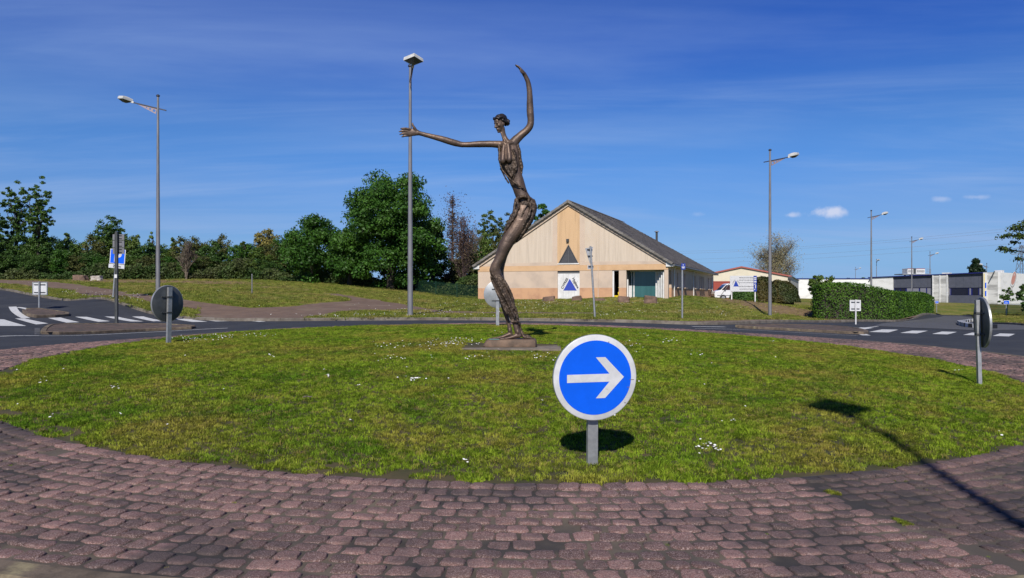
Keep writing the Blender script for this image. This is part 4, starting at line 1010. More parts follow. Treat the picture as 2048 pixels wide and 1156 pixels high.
    hp((0, .036, .080), (.096, .112, .090))
    rr = random.Random(5)
    for k in range(90):
        th = rr.uniform(-1.9, 1.9) + math.pi / 2; ph = rr.uniform(-.35, 1.2); x = .092 * math.cos(th) * math.cos(ph); y = .035 + .108 * math.sin(th) * math.cos(ph); z = .070 + .092 * math.sin(ph)
        hp((x, y, z), (rr.uniform(.014, .024),) * 3)
    for k in range(11):
        a = -1.25 + 2.5 * k / 10; hp((.088 * math.sin(a), .01 - .090 * math.cos(a), .098 + .012 * math.cos(k * 2)), (.021, .021, .021))
    for k in range(26):
        th = rr.uniform(0, 6.28); ph = rr.uniform(-1.2, 1.2); hp((.062 * math.cos(th) * math.cos(ph), .150 + .045 * math.sin(th) * math.cos(ph), .005 + .06 * math.sin(ph)), (.022,) * 3)
    for s in (-1, 1):
        for k in range(5): hp((s * .080, .02 + .022 * k, .03 - .008 * k), (.02, .022, .022))
    remesh(h, 'hair', M['bronze_dark'], .0095, lambda c: .004 * noise.noise(c * 38), 1)
    # drapery: torn cloth folds
    c_ = MB()
    tb(c_, [(999, 290, 2.8, -.06), (998.5, 302, 3.0, -.075), (999.5, 316, 3.0, -.08), (1000, 328, 2.6, -.09), (1003, 336, 2.2, -.10)])
    tb(c_, [(1002, 334, 2.6, -.10), (1007, 344, 2.3, -.13), (1014, 354, 2.6, -.15), (1023, 363, 2.2, -.15), (1031, 369, 2.6, -.14), (1038, 374, 1.9, -.13), (1046, 378, 1.6, -.11), (1053, 383, 1.4, -.07)])
    tb(c_, [(1001, 338, 1.5, -.08), (1006, 349, 1.9, -.09), (1012, 360, 2.4, -.08), (1018, 368, 1.8, -.08)])
    for (xa, ya, xb, yb, xc, yc, w) in [(1014, 331, 1017, 342, 1021, 355, 1.7), (1019, 329, 1021, 342, 1023, 357, 1.9), (1024, 326, 1026, 338, 1025, 354, 2.1), (1029, 318, 1030, 332, 1027, 350, 2.2), (1026, 304, 1030, 316, 1031, 330, 1.9), (1011, 333, 1013, 343, 1018, 352, 1.5), (1032, 326, 1033, 337, 1030, 348, 1.6)]:
        tb(c_, [(xa, ya, w, -.125), (xb, yb, w * 1.1, -.13), (xc, yc, w * .7, -.12)])
    tb(c_, [(1035, 288, 3.0, -.01), (1038, 300, 3.4, -.02), (1040, 316, 3.0, -.02), (1042, 328, 3.6, -.01), (1043.5, 338, 2.8, 0), (1042.5, 348, 1.6, 0)])
    etube(c_, [(1049, 397, 12, .02, 12.5), (1051, 403, 16.5, .03, 15), (1054, 411, 18.6, .03, 16.2), (1054.5, 422, 18.2, .03, 16.5), (1052, 436, 15.5, .03, 15.5), (1047, 450, 12.5, .02, 14), (1041, 464, 9.5, .02, 12.5), (1035.5, 477, 5.5, .0, 9), (1032, 484, 2.5, .0, 5)])
    etube(c_, [(990, 549, 10.2, -.085, 9.0), (995, 556, 11.2, -.075, 10.2), (1001, 569, 12.1, -.065, 10.6), (1007, 583, 12.0, -.055, 10.8), (1012, 597, 11.2, -.045, 10.3), (1018, 611, 10.2, -.045, 9.3), (1023, 623, 9.2, -.045, 8.4), (1028, 636, 7.5, -.045, 7.0), (1031, 643, 6.4, -.045, 6.2)])
    etube(c_, [(1022, 302, 8, -.05, 7), (1025, 312, 10, -.05, 8.5), (1025, 326, 11.5, -.05, 9.5), (1026, 340, 10, -.05, 8.5), (1027, 352, 6, -.05, 6), (1028, 360, 3, -.06, 3)])
    # hip wrap
    for (pts) in [[(1032, 400, 3.0, -.10), (1040, 396, 3.2, -.14), (1050, 395, 3.4, -.15), (1060, 399, 3.4, -.10), (1067, 405, 3.4, -.02)],
                  [(1034, 402, 2.8, -.12), (1036, 412, 3.0, -.15), (1034, 424, 3.4, -.15), (1028, 436, 3.0, -.15), (1021, 446, 3.0, -.14), (1014, 456, 2.8, -.13), (1010, 464, 2.4, -.11), (1008, 470, 1.6, -.10)],
                  [(1058, 401, 3.0, -.13), (1055, 410, 2.6, -.16), (1049, 421, 2.2, -.17), (1043, 434, 1.6, -.165)],
                  [(1063, 401, 5.5, -.04), (1067.5, 411, 5.8, -.05), (1067, 423, 6.0, -.05), (1062, 437, 6.0, -.06), (1055, 450, 5.2, -.06), (1047, 463, 4.6, -.06), (1040, 473, 3.8, -.06), (1034, 481, 2.6, -.05)],
                  [(1060, 408, 3.6, -.13), (1060, 422, 3.6, -.15), (1055, 436, 3.4, -.15), (1048, 449, 2.8, -.14), (1043, 460, 2.4, -.13)],
                  [(1032, 398, 3.0, -.05), (1030, 412, 3.2, -.06), (1026, 428, 3.4, -.08), (1018, 444, 3.0, -.08), (1010, 460, 2.6, -.07)],
                  [(1069, 412, 3.4, .05), (1067, 428, 3.8, .06), (1059, 446, 3.4, .06), (1049, 464, 3.0, .05)],
                  [(1031, 420, 1.8, -.15), (1027, 431, 1.8, -.15), (1019, 446, 1.6, -.14)],
                  # behind the knee and down the shin
                  [(1002, 512, 2.0, -.02), (1001, 524, 2.4, -.02), (1003, 536, 2.4, .0), (1001, 546, 2.0, .0)],
                  [(985, 546, 2.6, -.15), (992, 560, 3.0, -.15), (1001, 574, 3.2, -.155), (1008, 590, 3.4, -.15), (1016, 606, 3.4, -.135), (1023, 620, 3.2, -.12), (1030, 634, 2.8, -.11)],
                  [(996, 548, 2.2, -.15), (1008, 562, 2.8, -.14), (1017, 578, 3.0, -.13), (1024, 594, 3.0, -.10), (1028, 610, 3.0, -.09), (1033, 626, 2.8, -.08), (1036, 641, 2.4, -.07)],
                  [(982, 552, 2.2, -.10), (988, 568, 2.8, -.10), (995, 584, 3.0, -.10), (1002, 600, 3.0, -.10), (1008, 614, 2.6, -.10), (1015, 628, 2.2, -.10)],
                  [(1021, 641, 2.2, -.10), (1027, 643.5, 2.6, -.12), (1033, 643, 2.6, -.11), (1038, 646, 2.8, -.06), (1040, 652, 2.4, -.01), (1042, 660, 2.6, .0), (1045, 669, 3.2, .0), (1050, 674, 3.4, -.02), (1058, 675.5, 2.8, -.04), (1068, 676.5, 1.6, -.04)],
                  [(1046, 671, 3.6, .02), (1054, 672.5, 3.4, .04), (1062, 675, 2.4, .05)], [(1038, 650, 2.0, .02), (1041, 664, 2.6, .05), (1048, 674, 3.2, .07), (1058, 676, 2.4, .08)]]:
        tb(c_, pts)
    for k in range(16):
        t = rr.random(); px_ = 1066 - 26 * t + rr.uniform(-5, 5); py_ = 402 + 70 * t + rr.uniform(-5, 5); ell(c_, px_, py_, rr.uniform(-.10, .08), rr.uniform(1.6, 3), rr.uniform(3, 6), rr.uniform(1.6, 3), rr.uniform(0, 3))
    for k in range(12):
        t = rr.random(); px_ = 993 + 40 * t + rr.uniform(-7, 7); py_ = 556 + 84 * t + rr.uniform(-4, 4); ell(c_, px_, py_, rr.uniform(-.16, -.08), rr.uniform(1.5, 3.2), rr.uniform(3, 6), rr.uniform(1.5, 2.4), rr.uniform(-.3, .8))
    remesh(c_, 'drapery', M['bronze_cloth'], .0105, lambda c: .006 - .032 * abs(noise.noise(Vector((c.x * 13 + c.z * 6.5, c.y * 12, c.z * 3.2)))) + .007 * noise.noise(c * 26), 1)
    # cast base
    bs = MB(); n = 48; prof = [(1.02, 0.004), (1.03, .02), (1.01, .105), (.985, .130), (.95, .140)]
    ang = [2 * math.pi * k / n for k in range(n)]
    def sup(a): p = 9; c, s = math.cos(a), math.sin(a); q = (abs(c) ** p + abs(s) ** p) ** (-1 / p); return (c * q * .51, s * q * .36)
    vs = []; fs = []
    for (s, z) in prof:
        for k, a in enumerate(ang):
            x, y = sup(a); w = 1 + .02 * noise.noise(Vector((x * 6, y * 6, z * 9))); x2 = x * s * w + (.075 * (z / .14) ** 1.5 if x < 0 else 0); vs.append((x2, y * s * w, z + (.006 * noise.noise(Vector((x * 9, y * 9, 4))) if z > .08 else 0)))
    for i in range(4):
        for k in range(n): k2 = (k + 1) % n; fs.append((i * n + k, i * n + k2, (i + 1) * n + k2, (i + 1) * n + k))
    fs.append(tuple(4 * n + k for k in range(n))); bs.add(vs, fs); bs.build('base', M['base_bronze'], root, True)
    pl = MB(); pl.box((-.30, -.24, .147), (.19, .07, .008)); pl.build('plaque', M['plaque'], root)
statue()

# ---------------------------------------------------------------- round signs
def disc_sign(name, label, px, py_foot, px_c, py_c, t, D, yaw, lean=(0, 0), back='alu_back', front=True, post_w=.092, post='alu', foot=None):
    """round blue arrow sign on a rectangular post; yaw = direction of the face, 0 = towards -y"""
    fx, fy = (px - CX) / F * t, t; fz = isl(fx, fy) if foot is None else foot
    root = thing(name, label, 'road sign', (fx, fy, fz), yaw, 'blue arrow signs round the island')
    R = D / 2; hz = (CZ + (HZ - py_c) / F * t) - fz; T = Matrix.Rotation(lean[0], 4, 'Y') @ Matrix.Rotation(lean[1], 4, 'X')
    A = T @ Matrix.Translation((0, -.055, hz)) @ Matrix.Rotation(math.radians(90), 4, 'X')    # disc axis along -y
    pl = MB(); pl.lathe([(R, .0), (R + .006, .004), (R + .006, .028), (R - .004, .032)], 72, A); pl.build('disc', M['sign_white'] if back != 'dark_back' else M['sign_white'], root, True)
    rim = MB(); rim.lathe([(R - .02, -.006), (R + .004, -.006), (R + .009, -.002), (R + .009, .026), (R + .0065, .0275)], 72, A)
    bk = MB(); bk.lathe([(R - .004, -.0085), (R - .001, -.0065)], 72, A)
    rim.build('rim', M['alu'], root, True); bk.build('back_panel', M[back], root, True)
    f = MB(); f.lathe([(R * .885, .0322), (R * .885, .0338)], 72, A); f.build('blue_field', M['sign_blue'], root)
    s = R / 300.0
    ar = [(328, 433), (328, 376), (640, 376), (538, 257), (608, 257), (747, 402), (608, 549), (540, 549), (640, 433)]
    ar = [((x - 536) * s, -(y - 402) * s) for x, y in ar]
    aw = MB(); aw.prism(ar, .0342, .0352, 'z', M=A); aw.build('arrow', M['sign_white'], root)
    if back == 'alu_back' and yaw < 1:
        for (x_, y_, l_) in ((806, 423, 17), (781, 477, 10), (632, 149, 6), (757, 588, 7)):
            sc_m = MB(); sc_m.box(((x_ - 536) * s, -(y_ - 402) * s, .0356), (l_ * s * 2, 3 * s, .0006), M=A); sc_m.build('scratch', M['kerb'], root)
    p = MB(); w, dpt, th = post_w, post_w * .55, .006; top = hz + R * .92
    p.b2(-w / 2, w / 2, -dpt / 2, dpt / 2, -.12, top, M=T); p.build('post', M[post], root)
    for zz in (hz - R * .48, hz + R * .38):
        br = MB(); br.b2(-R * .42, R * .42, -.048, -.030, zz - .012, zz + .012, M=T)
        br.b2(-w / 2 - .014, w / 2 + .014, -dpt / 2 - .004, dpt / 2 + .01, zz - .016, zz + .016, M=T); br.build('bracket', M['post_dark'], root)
    return root
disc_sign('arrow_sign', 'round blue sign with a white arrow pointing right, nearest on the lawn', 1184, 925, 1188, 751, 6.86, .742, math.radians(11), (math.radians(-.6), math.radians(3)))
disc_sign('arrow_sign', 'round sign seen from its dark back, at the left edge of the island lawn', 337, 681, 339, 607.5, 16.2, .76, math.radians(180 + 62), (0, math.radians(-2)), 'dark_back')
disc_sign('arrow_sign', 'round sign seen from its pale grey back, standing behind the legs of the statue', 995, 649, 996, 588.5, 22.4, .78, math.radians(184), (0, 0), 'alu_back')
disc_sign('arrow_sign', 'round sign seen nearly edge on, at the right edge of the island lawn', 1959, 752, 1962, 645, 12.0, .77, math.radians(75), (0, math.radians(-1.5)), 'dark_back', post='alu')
def tick():
    pass

# ---------------------------------------------------------------- lamp posts
def make_lamp():
    root = thing('street_lamp', 'x', 'street lamp', (0, 0, 0), 0, 'tall grey street lamps with square heads')
    p = MB(); p.tube([(0, 0, -.3), (0, 0, .0), (0, 0, 2), (0, 0, 11.3)], [.125, .125, .115, .058], 16); p.build('pole', M['lamp_pole'], root, True)
    c = MB(); c.lathe([(.055, 11.28), (.10, 11.31), (.10, 11.38), (.05, 11.42)], 14); c.build('cap', M['lamp_arm'], root, True)
    tl = math.radians(12.5); A = Matrix.Translation((0, 0, 10.62)) @ Matrix.Rotation(-tl, 4, 'Y')
    a = MB(); a.b2(-.46, 1.40, -.035, .035, -.03, .03, M=A); a.build('arm', M['lamp_arm'], root)
    br = MB()
    def circ(cx, cz, r): return [(cx + r * math.cos(t), cz + r * math.sin(t)) for t in np.linspace(0, 2 * math.pi, 10, endpoint=False)]
    br.prism([(.05, -.035), (1.15, -.035), (.05, -.34)], -.012, .012, 'y', [circ(.17, -.17, .08), circ(.40, -.13, .055), (circ(.60, -.105, .035))], M=A); br.build('bracket', M['bracket'], root)
    B = A @ Matrix.Translation((1.40 + .42, 0, .02)); r = .425
    def ring(s, z): return [(r * s * math.cos(k * math.pi / 2), r * s * math.sin(k * math.pi / 2), z) for k in range(4)]
    def shell(levels, cap0=True, cap1=True):
        vs = []; fs = []
        for s, z in levels: vs += ring(s, z)
        for i in range(len(levels) - 1):
            for k in range(4): k2 = (k + 1) % 4; fs.append((i * 4 + k, i * 4 + k2, i * 4 + 4 + k2, i * 4 + 4 + k))
        fs.append((3, 2, 1, 0)); n = (len(levels) - 1) * 4; fs.append((n, n + 1, n + 2, n + 3)); return vs, fs
    h = MB(); h.add(*shell([(1.0, 0), (1.0, .075), (.97, .085), (.98, .10), (.94, .155), (.30, .215)]), M=B); h.build('lamp_head', M['lamp_head'], root)
    g = MB(); g.add(*shell([(.30, -.135), (.965, -.004)]), M=B); g.build('lamp_glass', M['lamp_glass'], root)
    n = MB(); n.b2(1.34, 1.50, -.05, .05, -.045, .055, M=A); n.build('neck', M['lamp_head'], root)
    return root
lamp0 = make_lamp(); used_l = []
def lamp(x, y, z, ang, label, sc_=1.0):
    o = lamp0 if not used_l else copy_tree(lamp0); used_l.append(o); o.location = (x, y, z); o.rotation_euler = (0, 0, ang); o.scale = (sc_,) * 3; o['label'] = label; return o
p = P(820.5, 636, 34.5); lamp(p.x, p.y, CZ + (HZ - 637) / F * 34.5, math.radians(-78), 'street lamp in front of the big round tree, head turned to the viewer')
p = P(316, 588, 44); lamp(p.x, p.y, ground_h(p.x, p.y) - .05, math.radians(188), 'street lamp on the left meadow, its arm pointing left')
p = P(1540, 638, 51.6); lamp(p.x, p.y, CZ + (HZ - 638) / F * 51.6, math.radians(12), 'street lamp to the right of the gabled building, in front of the mound')
for (px, top, t, lab) in [(1742.5, 420, 88, 'street lamp rising behind the clipped hedge, left of the rooftop unit'), (1823.5, 473, 128, 'street lamp in front of the dark grey factory wall, over the rooftop unit'), (1860, 503, 168, 'street lamp just right of the rooftop unit on the factory'),
                          (1711, 534, 262, 'tiny distant street lamp above the white factory wall')]:
    x = (px - CX) / F * t; ztop = CZ + (HZ - top) / F * t; lamp(x, t, ztop - 11.42, math.radians(10), lab)
x = (1753 - CX) / F * 215; lamp(x, 215, CZ + (HZ - 518) / F * 215 - 11.42, math.radians(-100), 'thin distant street lamp seen end on, just right of the hedge lamp')
x = (1973.5 - CX) / F * 165; lamp(x, 165, CZ + (HZ - 526) / F * 165 - 11.42, math.radians(200), 'street lamp with its head beside the dark conical tree')
x = (-26 - CX) / F * 40; lamp(x, 40, CZ + (HZ - 298) / F * 40 - 10.50, math.radians(186), 'street lamp beyond the left edge, only its arm end shows')
lamp(2.09, -5.4, H(2.09, -5.4), math.radians(87), 'street lamp behind the viewer that casts its shadow over the lawn and paving')

# ---------------------------------------------------------------- small signs and posts
def square_back(px, py0, py1, pf, half, t, label, back='alu_back', yaw=0.0):
    g = G(px, pf, t - 6, .12, t + 8) ; x, y = (px - CX) / F * t, t; z = CZ + (HZ - pf) / F * t
    root = thing('square_sign', label, 'road sign', (x, y, z), yaw); k = t / F
    h0, h1 = (pf - py1) * k, (pf - py0) * k; w = half * k
    s = MB(); s.b2(-w, w, .03, .055, h0, h1); s.build('panel', M['sign_white'], root)
    r = MB()
    for (a, b, c, d) in [(-w, w, h0, h0 + .04), (-w, w, h1 - .04, h1), (-w, -w + .04, h0 + .04, h1 - .04), (w - .04, w, h0 + .04, h1 - .04)]: r.b2(a, b, .018, .029, c, d)
    r.build('rim', M[back], root)
    for zz in (h0 + (h1 - h0) * .2, h0 + (h1 - h0) * .8):
        b = MB(); b.b2(-w * .75, w * .75, .0, .017, zz - .02, zz + .02); b.build('bracket', M['post_dark'], root)
    p = MB(); p.tube([(0, -.03, -.2), (0, -.03, h1 + .02)], .035, 10); p.build('post', M['white' if back == 'white' else 'alu'], root, True)
    return root
square_back(79, 564, 590, 619, 15, 36, 'small square sign seen from behind, on the tiny island at the far left', 'alu_back')
square_back(1711, 600, 622, 648, 11, 38, 'small white square sign seen from behind, in front of the clipped hedge', 'white')

def direction_back():
    t = 30.0; k = t / F; x = (233.5 - CX) / F * t; z = CZ + (HZ - 648) / F * t
    root = thing('direction_sign', 'stack of narrow boards seen from behind on a dark post, left traffic island', 'road sign', (x, t, z), 0)
    p = MB(); p.b2(-.042, .042, -.05, .05, -.15, (648 - 463) * k); p.build('post', M['post_dark'], root)
    fl = MB(); fl.b2(-.056, -.0425, -.06, .06, -.1, (648 - 466) * k); fl.build('post_flange', M['post_dark'], root)
    h = 648 - 508
    for i, (a, b) in enumerate([(508, 495.6), (495, 480.6), (480, 468)]):
        s = MB(); s.b2(-.20, .25, .075, .10, (648 - a) * k + .006, (648 - b) * k - .006); s.build('board', M['alu_back' if 0 else 'dark_back'] if 0 else M['lamp_pole'], root)
        for zz in ((648 - a) * k + .06, (648 - b) * k - .06):
            c = MB(); c.b2(-.10, .16, .061, .074, zz - .015, zz + .015); c.build('clamp', M['black'], root)
    st = MB(); st.b2(-.062, .04, -.066, -.061, (648 - 556) * k, (648 - 549) * k); st.build('sticker', M['white'], root)
    cb = thing('concrete_footing', 'pale concrete patch at the foot of the direction sign post', 'footing', (x, t, z))
    c = MB(); c.prism([(.32 * math.cos(a), .22 * math.sin(a)) for a in np.linspace(0, 6.28, 12, endpoint=False)], -.05, .012, 'z'); c.build('patch', M['concrete'], cb)
direction_back()
def parking_sign():
    t = 40.0; k = t / F; x = (226 - CX) / F * t; g = ground_h(x, t); pf = HZ - (g - CZ) / k
    root = thing('parking_sign', 'blue and white parking sign with a distance plate, leaning on the left meadow', 'road sign', (x, t, g), 0)
    T = Matrix.Rotation(math.radians(4.5), 4, 'Y'); h = lambda py: (pf - py) * k
    o = .10
    a = MB(); a.b2(-.40 + o, .40 + o, -.06, -.035, h(527), h(498), M=T); a.build('panel', M['sign_white'], root)
    b = MB(); b.b2(-.36 + o, .36 + o, -.063, -.0605, h(526), h(499), M=T); b.build('blue_field', M['sign_blue'], root)
    text_mesh('letter', 'P', .74, M['sign_white'], root, T @ Matrix.Translation((o, -.0655, (h(527) + h(498)) / 2)) @ Matrix.Rotation(math.radians(90), 4, 'X'), bold=.03)
    c = MB(); c.b2(-.43 + o, .39 + o, -.06, -.035, h(536), h(528), M=T); c.build('plate', M['sign_white'], root)
    text_mesh('plate_text', '250m', .185, M['black'], root, T @ Matrix.Translation((o, -.0615, (h(536) + h(528)) / 2)) @ Matrix.Rotation(math.radians(90), 4, 'X'), bold=.006)
    p = MB(); p.tube([(0, 0, -.2), (0, 0, h(500))], .045, 10, M=T); p.build('post', M['alu'], root, True)
parking_sign()
def yield_back():
    t = 33.6; k = t / F; x = (1190 - CX) / F * t; g = ground_h(x, t); pf = HZ - (g - CZ) / k
    root = thing('triangular_sign', 'narrow triangular sign seen from its back on a leaning post before the gabled building', 'road sign', (x, t, g), 0)
    T = Matrix.Rotation(math.radians(-3.6), 4, 'Y'); h = lambda py: (pf - py) * k
    p = MB(); p.tube([(0, 0, -.2), (0, 0, h(492))], .045, 10, M=T); p.build('post', M['alu'], root, True)
    Y = T @ Matrix.Rotation(math.radians(52), 4, 'Z')
    a = MB(); a.prism([(-.31, h(496)), (.31, h(493)), (0, h(527))], .06, .085, 'y', M=Y); a.build('panel', M['sign_white'], root)
    q = MB(); q.b2(-.22, .22, .05, .075, h(538), h(530), M=Y); q.build('plate', M['sign_white'], root)
    for zz in (h(499), h(512), h(533)):
        b = MB(); b.b2(-.20, .20, .035, .058, zz - .02, zz + .03, M=Y); b.build('bracket', M['post_dark'], root)
yield_back()
def street_name():
    t = 35.0; k = t / F; x = (1364.5 - CX) / F * t; g = ground_h(x, t); pf = HZ - (g - CZ) / k; h = lambda py: (pf - py) * k
    root = thing('street_name_sign', 'small dark blue name plate on a tall thin post in front of the side wall', 'sign', (x, t, g), 0)
    p = MB(); p.tube([(0, 0, -.2), (0, 0, h(528.5))], .04, 10); p.build('post', M['alu'], root, True)
    a = MB(); a.b2(-.06, .13, -.06, -.045, h(539), h(527)); a.build('plate', M['blue'], root)
    for (z0_, w) in ((h(530), .05), (h(534), .14), (h(536), .10)):
        b = MB(); b.b2(.035 - w / 2, .035 + w / 2, -.062, -.0605, z0_ - .018, z0_ + .018); b.build('lettering', M['sign_white'], root)
street_name()
def thin_post():
    g = G(504, 588, 40, .1); k = g.y / F
    root = thing('thin_post', 'thin grey bare post alone in the left meadow', 'post', g); p = MB(); p.tube([(0, 0, -.2), (0, 0, 39 * k)], .035, 8); p.build('shaft', M['lamp_pole'], root, True)
    c = MB(); c.ball((0, 0, 39 * k), (.04, .04, .03), None, 8, 6); c.build('cap', M['alu'], root, True)
thin_post()

# ---------------------------------------------------------------- boulders
def boulder(px0, px1, py0, py1, t, m, label, seed):
    k = t / F; x = ((px0 + px1) / 2 - CX) * k; w = (px1 - px0) * k / 2; h = (py1 - py0) * k; g = ground_h(x, t)
    bm = bmesh.new(); bmesh.ops.create_icosphere(bm, subdivisions=4, radius=1)
    for v in bm.verts:
        c = v.co.copy(); p_ = 5; n = (abs(c.x) ** p_ + abs(c.y) ** p_ + abs(c.z) ** p_) ** (-1 / p_); c *= n
        c += c.normalized() * (.30 * noise.noise(c * .9 + Vector((seed, 0, 0))) + .10 * noise.noise(c * 2.6 + Vector((0, seed, 0))) + .04 * noise.noise(c * 7))
        if c.z > .6: c.z = .6 + (c.z - .6) * .35 + .15 * c.x * math.sin(seed)
        v.co = Vector((c.x * w, c.y * w * .75, (c.z + .55) * h * .72))
    me = bpy.data.meshes.new('boulder'); bm.to_mesh(me); bm.free(); me.materials.append(m); me.polygons.foreach_set('use_smooth', [True] * len(me.polygons))
    o = link('boulder', me, None, (x, t, g - .03)); tag(o, label, 'boulder', 'boulders lying on the grass')
boulder(1086, 1109, 586, 598, 57.5, M['rock'], 'reddish boulder on the grass left of the white painted door', 1)
boulder(1143, 1163, 584, 597, 57, M['rock'], 'leaning reddish boulder in front of the white painted door', 2)
boulder(1188, 1209, 590, 598, 57, M['rock'], 'low brownish boulder right of the leaning sign post', 3)
boulder(1236, 1259, 585, 598, 56.5, M['rock'], 'reddish boulder between the narrow dark window and the glass entrance', 4)
boulder(1288, 1313, 583, 599, 56, M['rock'], 'largest reddish boulder in front of the glass entrance', 5)
boulder(149, 173, 542, 554, 72, M['rock'], 'dull brown boulder at the foot of the left tree line', 6)
boulder(183, 204, 544, 555, 71, M['rock_pale'], 'pale whitish boulder at the foot of the left tree line', 7)
# ---------------------------------------------------------------- gabled building
def house():
    ca, sa = math.cos(math.radians(21.2)), math.sin(math.radians(21.2)); Wd = 16.2; Cx, Cy = 12.2, 60.0
    Lx, Ly = Cx - Wd * ca, Cy + Wd * sa; rz = CZ - .55; BL = 30.2
    root = thing('gabled_building', 'cream and orange rendered gabled building with grey tiled roof and a blue triangle logo door', 'building', (Lx, Ly, rz), -math.radians(21.2))
    def fx(px, y=0.0):
        u = (px - CX) / F; return (u * (Ly + ca * y) - Lx - sa * y) / (ca + sa * u)
    def fz(px, py, y=0.0): x = fx(px, y); return CZ + (HZ - py) / F * (Ly - sa * x + ca * y) - rz
    def sy(px, x=Wd):
        u = (px - CX) / F; return (u * (Ly - sa * x) - Lx - ca * x) / (sa - ca * u)
    Z = lambda rel: rel + .55
    zb1, zb0, zp = Z(2.43), Z(1.99), Z(.58); ez, az = Z(2.45), Z(7.67); sl = (az - ez) / 8.5
    roof_under = lambda x: ez + (8.5 - abs(x - 8.1)) * sl - .20
    def part(nm, poly, m, y0=0.0, y1=.25, holes=()):
        b = MB(); b.prism(poly, y0, y1, 'y', holes); return b.build(nm, M[m], root)
    def rect(x0, x1, z0, z1): return [(x0, z0), (x1, z0), (x1, z1), (x0, z1)]
    xs0, xs1 = fx(1114.9), fx(1159.3); nw0, nw1 = fx(1224.6), fx(1237.8); en0, en1 = fx(1252.5), fx(1328.7)
    # gable
    part('gable_wall', [(0, zb1), (xs0, zb1), (xs0, roof_under(xs0)), (0, roof_under(0))], 'cream')
    part('gable_wall', [(xs1, zb1), (Wd, zb1), (Wd, roof_under(Wd)), (xs1, roof_under(xs1))], 'cream')
    tri = [(fx(1116.6), fz(1116.6, 526.8)), (fx(1157.3), fz(1157.3, 526.8)), (fx(1137), fz(1137, 488.7))]
    part('centre_bay', [(xs0, zb1), (xs1, zb1), (xs1, roof_under(xs1)), (8.1, roof_under(8.1)), (xs0, roof_under(xs0))], 'orange_st', -.02, .25, [tri])
    fr = part('triangular_window', tri, 'tri_glass', .08, .12)
    cx = sum(p[0] for p in tri) / 3; cz = sum(p[1] for p in tri) / 3; inn = [(cx + (p[0] - cx) * .90, cz + (p[1] - cz) * .90) for p in tri]
    b = MB(); b.prism(tri, .0, .06, 'y', [inn]); b.build('frame', M['gutter'], fr)
    b = MB(); b.b2(tri[0][0] - .05, tri[1][0] + .05, -.06, .05, tri[0][1] - .09, tri[0][1] - .003); b.build('sill', M['white'], fr)
    b = MB(); b.b2(cx - .02, cx + .02, .04, .075, tri[0][1], tri[2][1] - .5, M=Matrix.Identity(4)); b.build('mullion', M['gutter'], fr)
    b = MB(); x = fx(1136); z = fz(1136, 481); b.b2(x - .10, x + .10, -.20, -.02, z - .12, z + .12); b.build('wall_light', M['post_dark'], root)
    for xa in (xs0 - .42, xs1 + .004):       # clean plain pilaster strips beside the bay
        part('pilaster_strip', [(xa, zb1 + .30), (xa + .41, zb1 + .30), (xa + .41, min(roof_under(xa + .41), 99)), (xa, roof_under(xa))], 'cream_low', -.006, .0)
    part('edge_strip', [(0, zb1 + .004), (xs0 - .004, zb1 + .004), (xs0 - .004, zb1 + .29), (0.1, zb1 + .22)], 'cream_low', -.008, .0)
    part('edge_strip', [(xs1 + .004, zb1 + .004), (Wd, zb1 + .004), (Wd, zb1 + .22), (xs1 + .004, zb1 + .29)], 'cream_low', -.008, .0)
    part('band', rect(0, Wd, zb0, zb1 - .002), 'orange', -.025, .25)
    for (a, b_) in ((0, xs0), (xs1, nw0), (nw1, en0), (en1, Wd)):
        if b_ != Wd: part('lower_wall', rect(a, b_, zp + .001, zb0 - .001), 'cream_low'); part('plinth', rect(a, b_, 0, zp), 'orange_low', -.012, .25)
        else: part('corner_column', rect(a, b_, 0, zb0 - .001), 'cream_low', 0, .34)
    # door
    d = part('garage_door', rect(xs0 + .002, xs1 - .002, 0, zb0 - .22), 'white', .10, .15)
    part('door_header', rect(xs0 + .002, xs1 - .002, zb0 - .218, zb0 - .002), 'gutter', .09, .16)
    b = MB()
    for k in range(1, 4):
        xx = xs0 + (xs1 - xs0) * k / 4; b.b2(xx - .006, xx + .006, .094, .0985, .05, zb0 - .26)
    b.build('joint', M['alu'], d)
    lg = [(fx(a, .1), fz(a, p_, .1)) for a, p_ in ((1126.8, 581), (1153.5, 581), (1139.6, 557.5))]
    b = MB(); b.prism(lg, .082, .0935, 'y'); b.build('blue_triangle', M['logo_blue'], d)
    def wtext(body, px, py, size, ang, nm, m, y=.09, par=None):
        text_mesh(nm, body, size, M[m], par or d, Matrix.Translation((fx(px, y), y, fz(px, py, y))) @ Matrix.Rotation(math.radians(-ang), 4, 'Y') @ Matrix.Rotation(math.radians(90), 4, 'X'), bold=.012)
    wtext('CYPRES', 1129.2, 567.0, .29, 61, 'lettering', 'gutter'); wtext('Hygiene', 1150.6, 566.3, .29, -62, 'lettering', 'gutter'); ax_, az_ = fx(1152.6, .09), fz(1152.6, 565.6, .09); b = MB(); b.box((0, 0, 0), (.07, .004, .02), Matrix.Translation((ax_ + .085, .088, az_ + .12)) @ Matrix.Rotation(math.radians(88), 4, 'Y')); b.build('accent', M['gutter'], d)
    # narrow window with the dark room behind it
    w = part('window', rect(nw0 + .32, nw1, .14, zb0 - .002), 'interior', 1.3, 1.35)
    b = MB(); b.b2(nw0 + .002, nw0 + .13, .06, .14, .14, zb0 - .003); b.b2(nw0 + .002, nw1 - .002, .04, .16, 0, .138); b.b2(nw0 + .131, nw1 - .002, .07, .13, zb0 - .07, zb0 - .003); b.build('frame', M['white'], w)
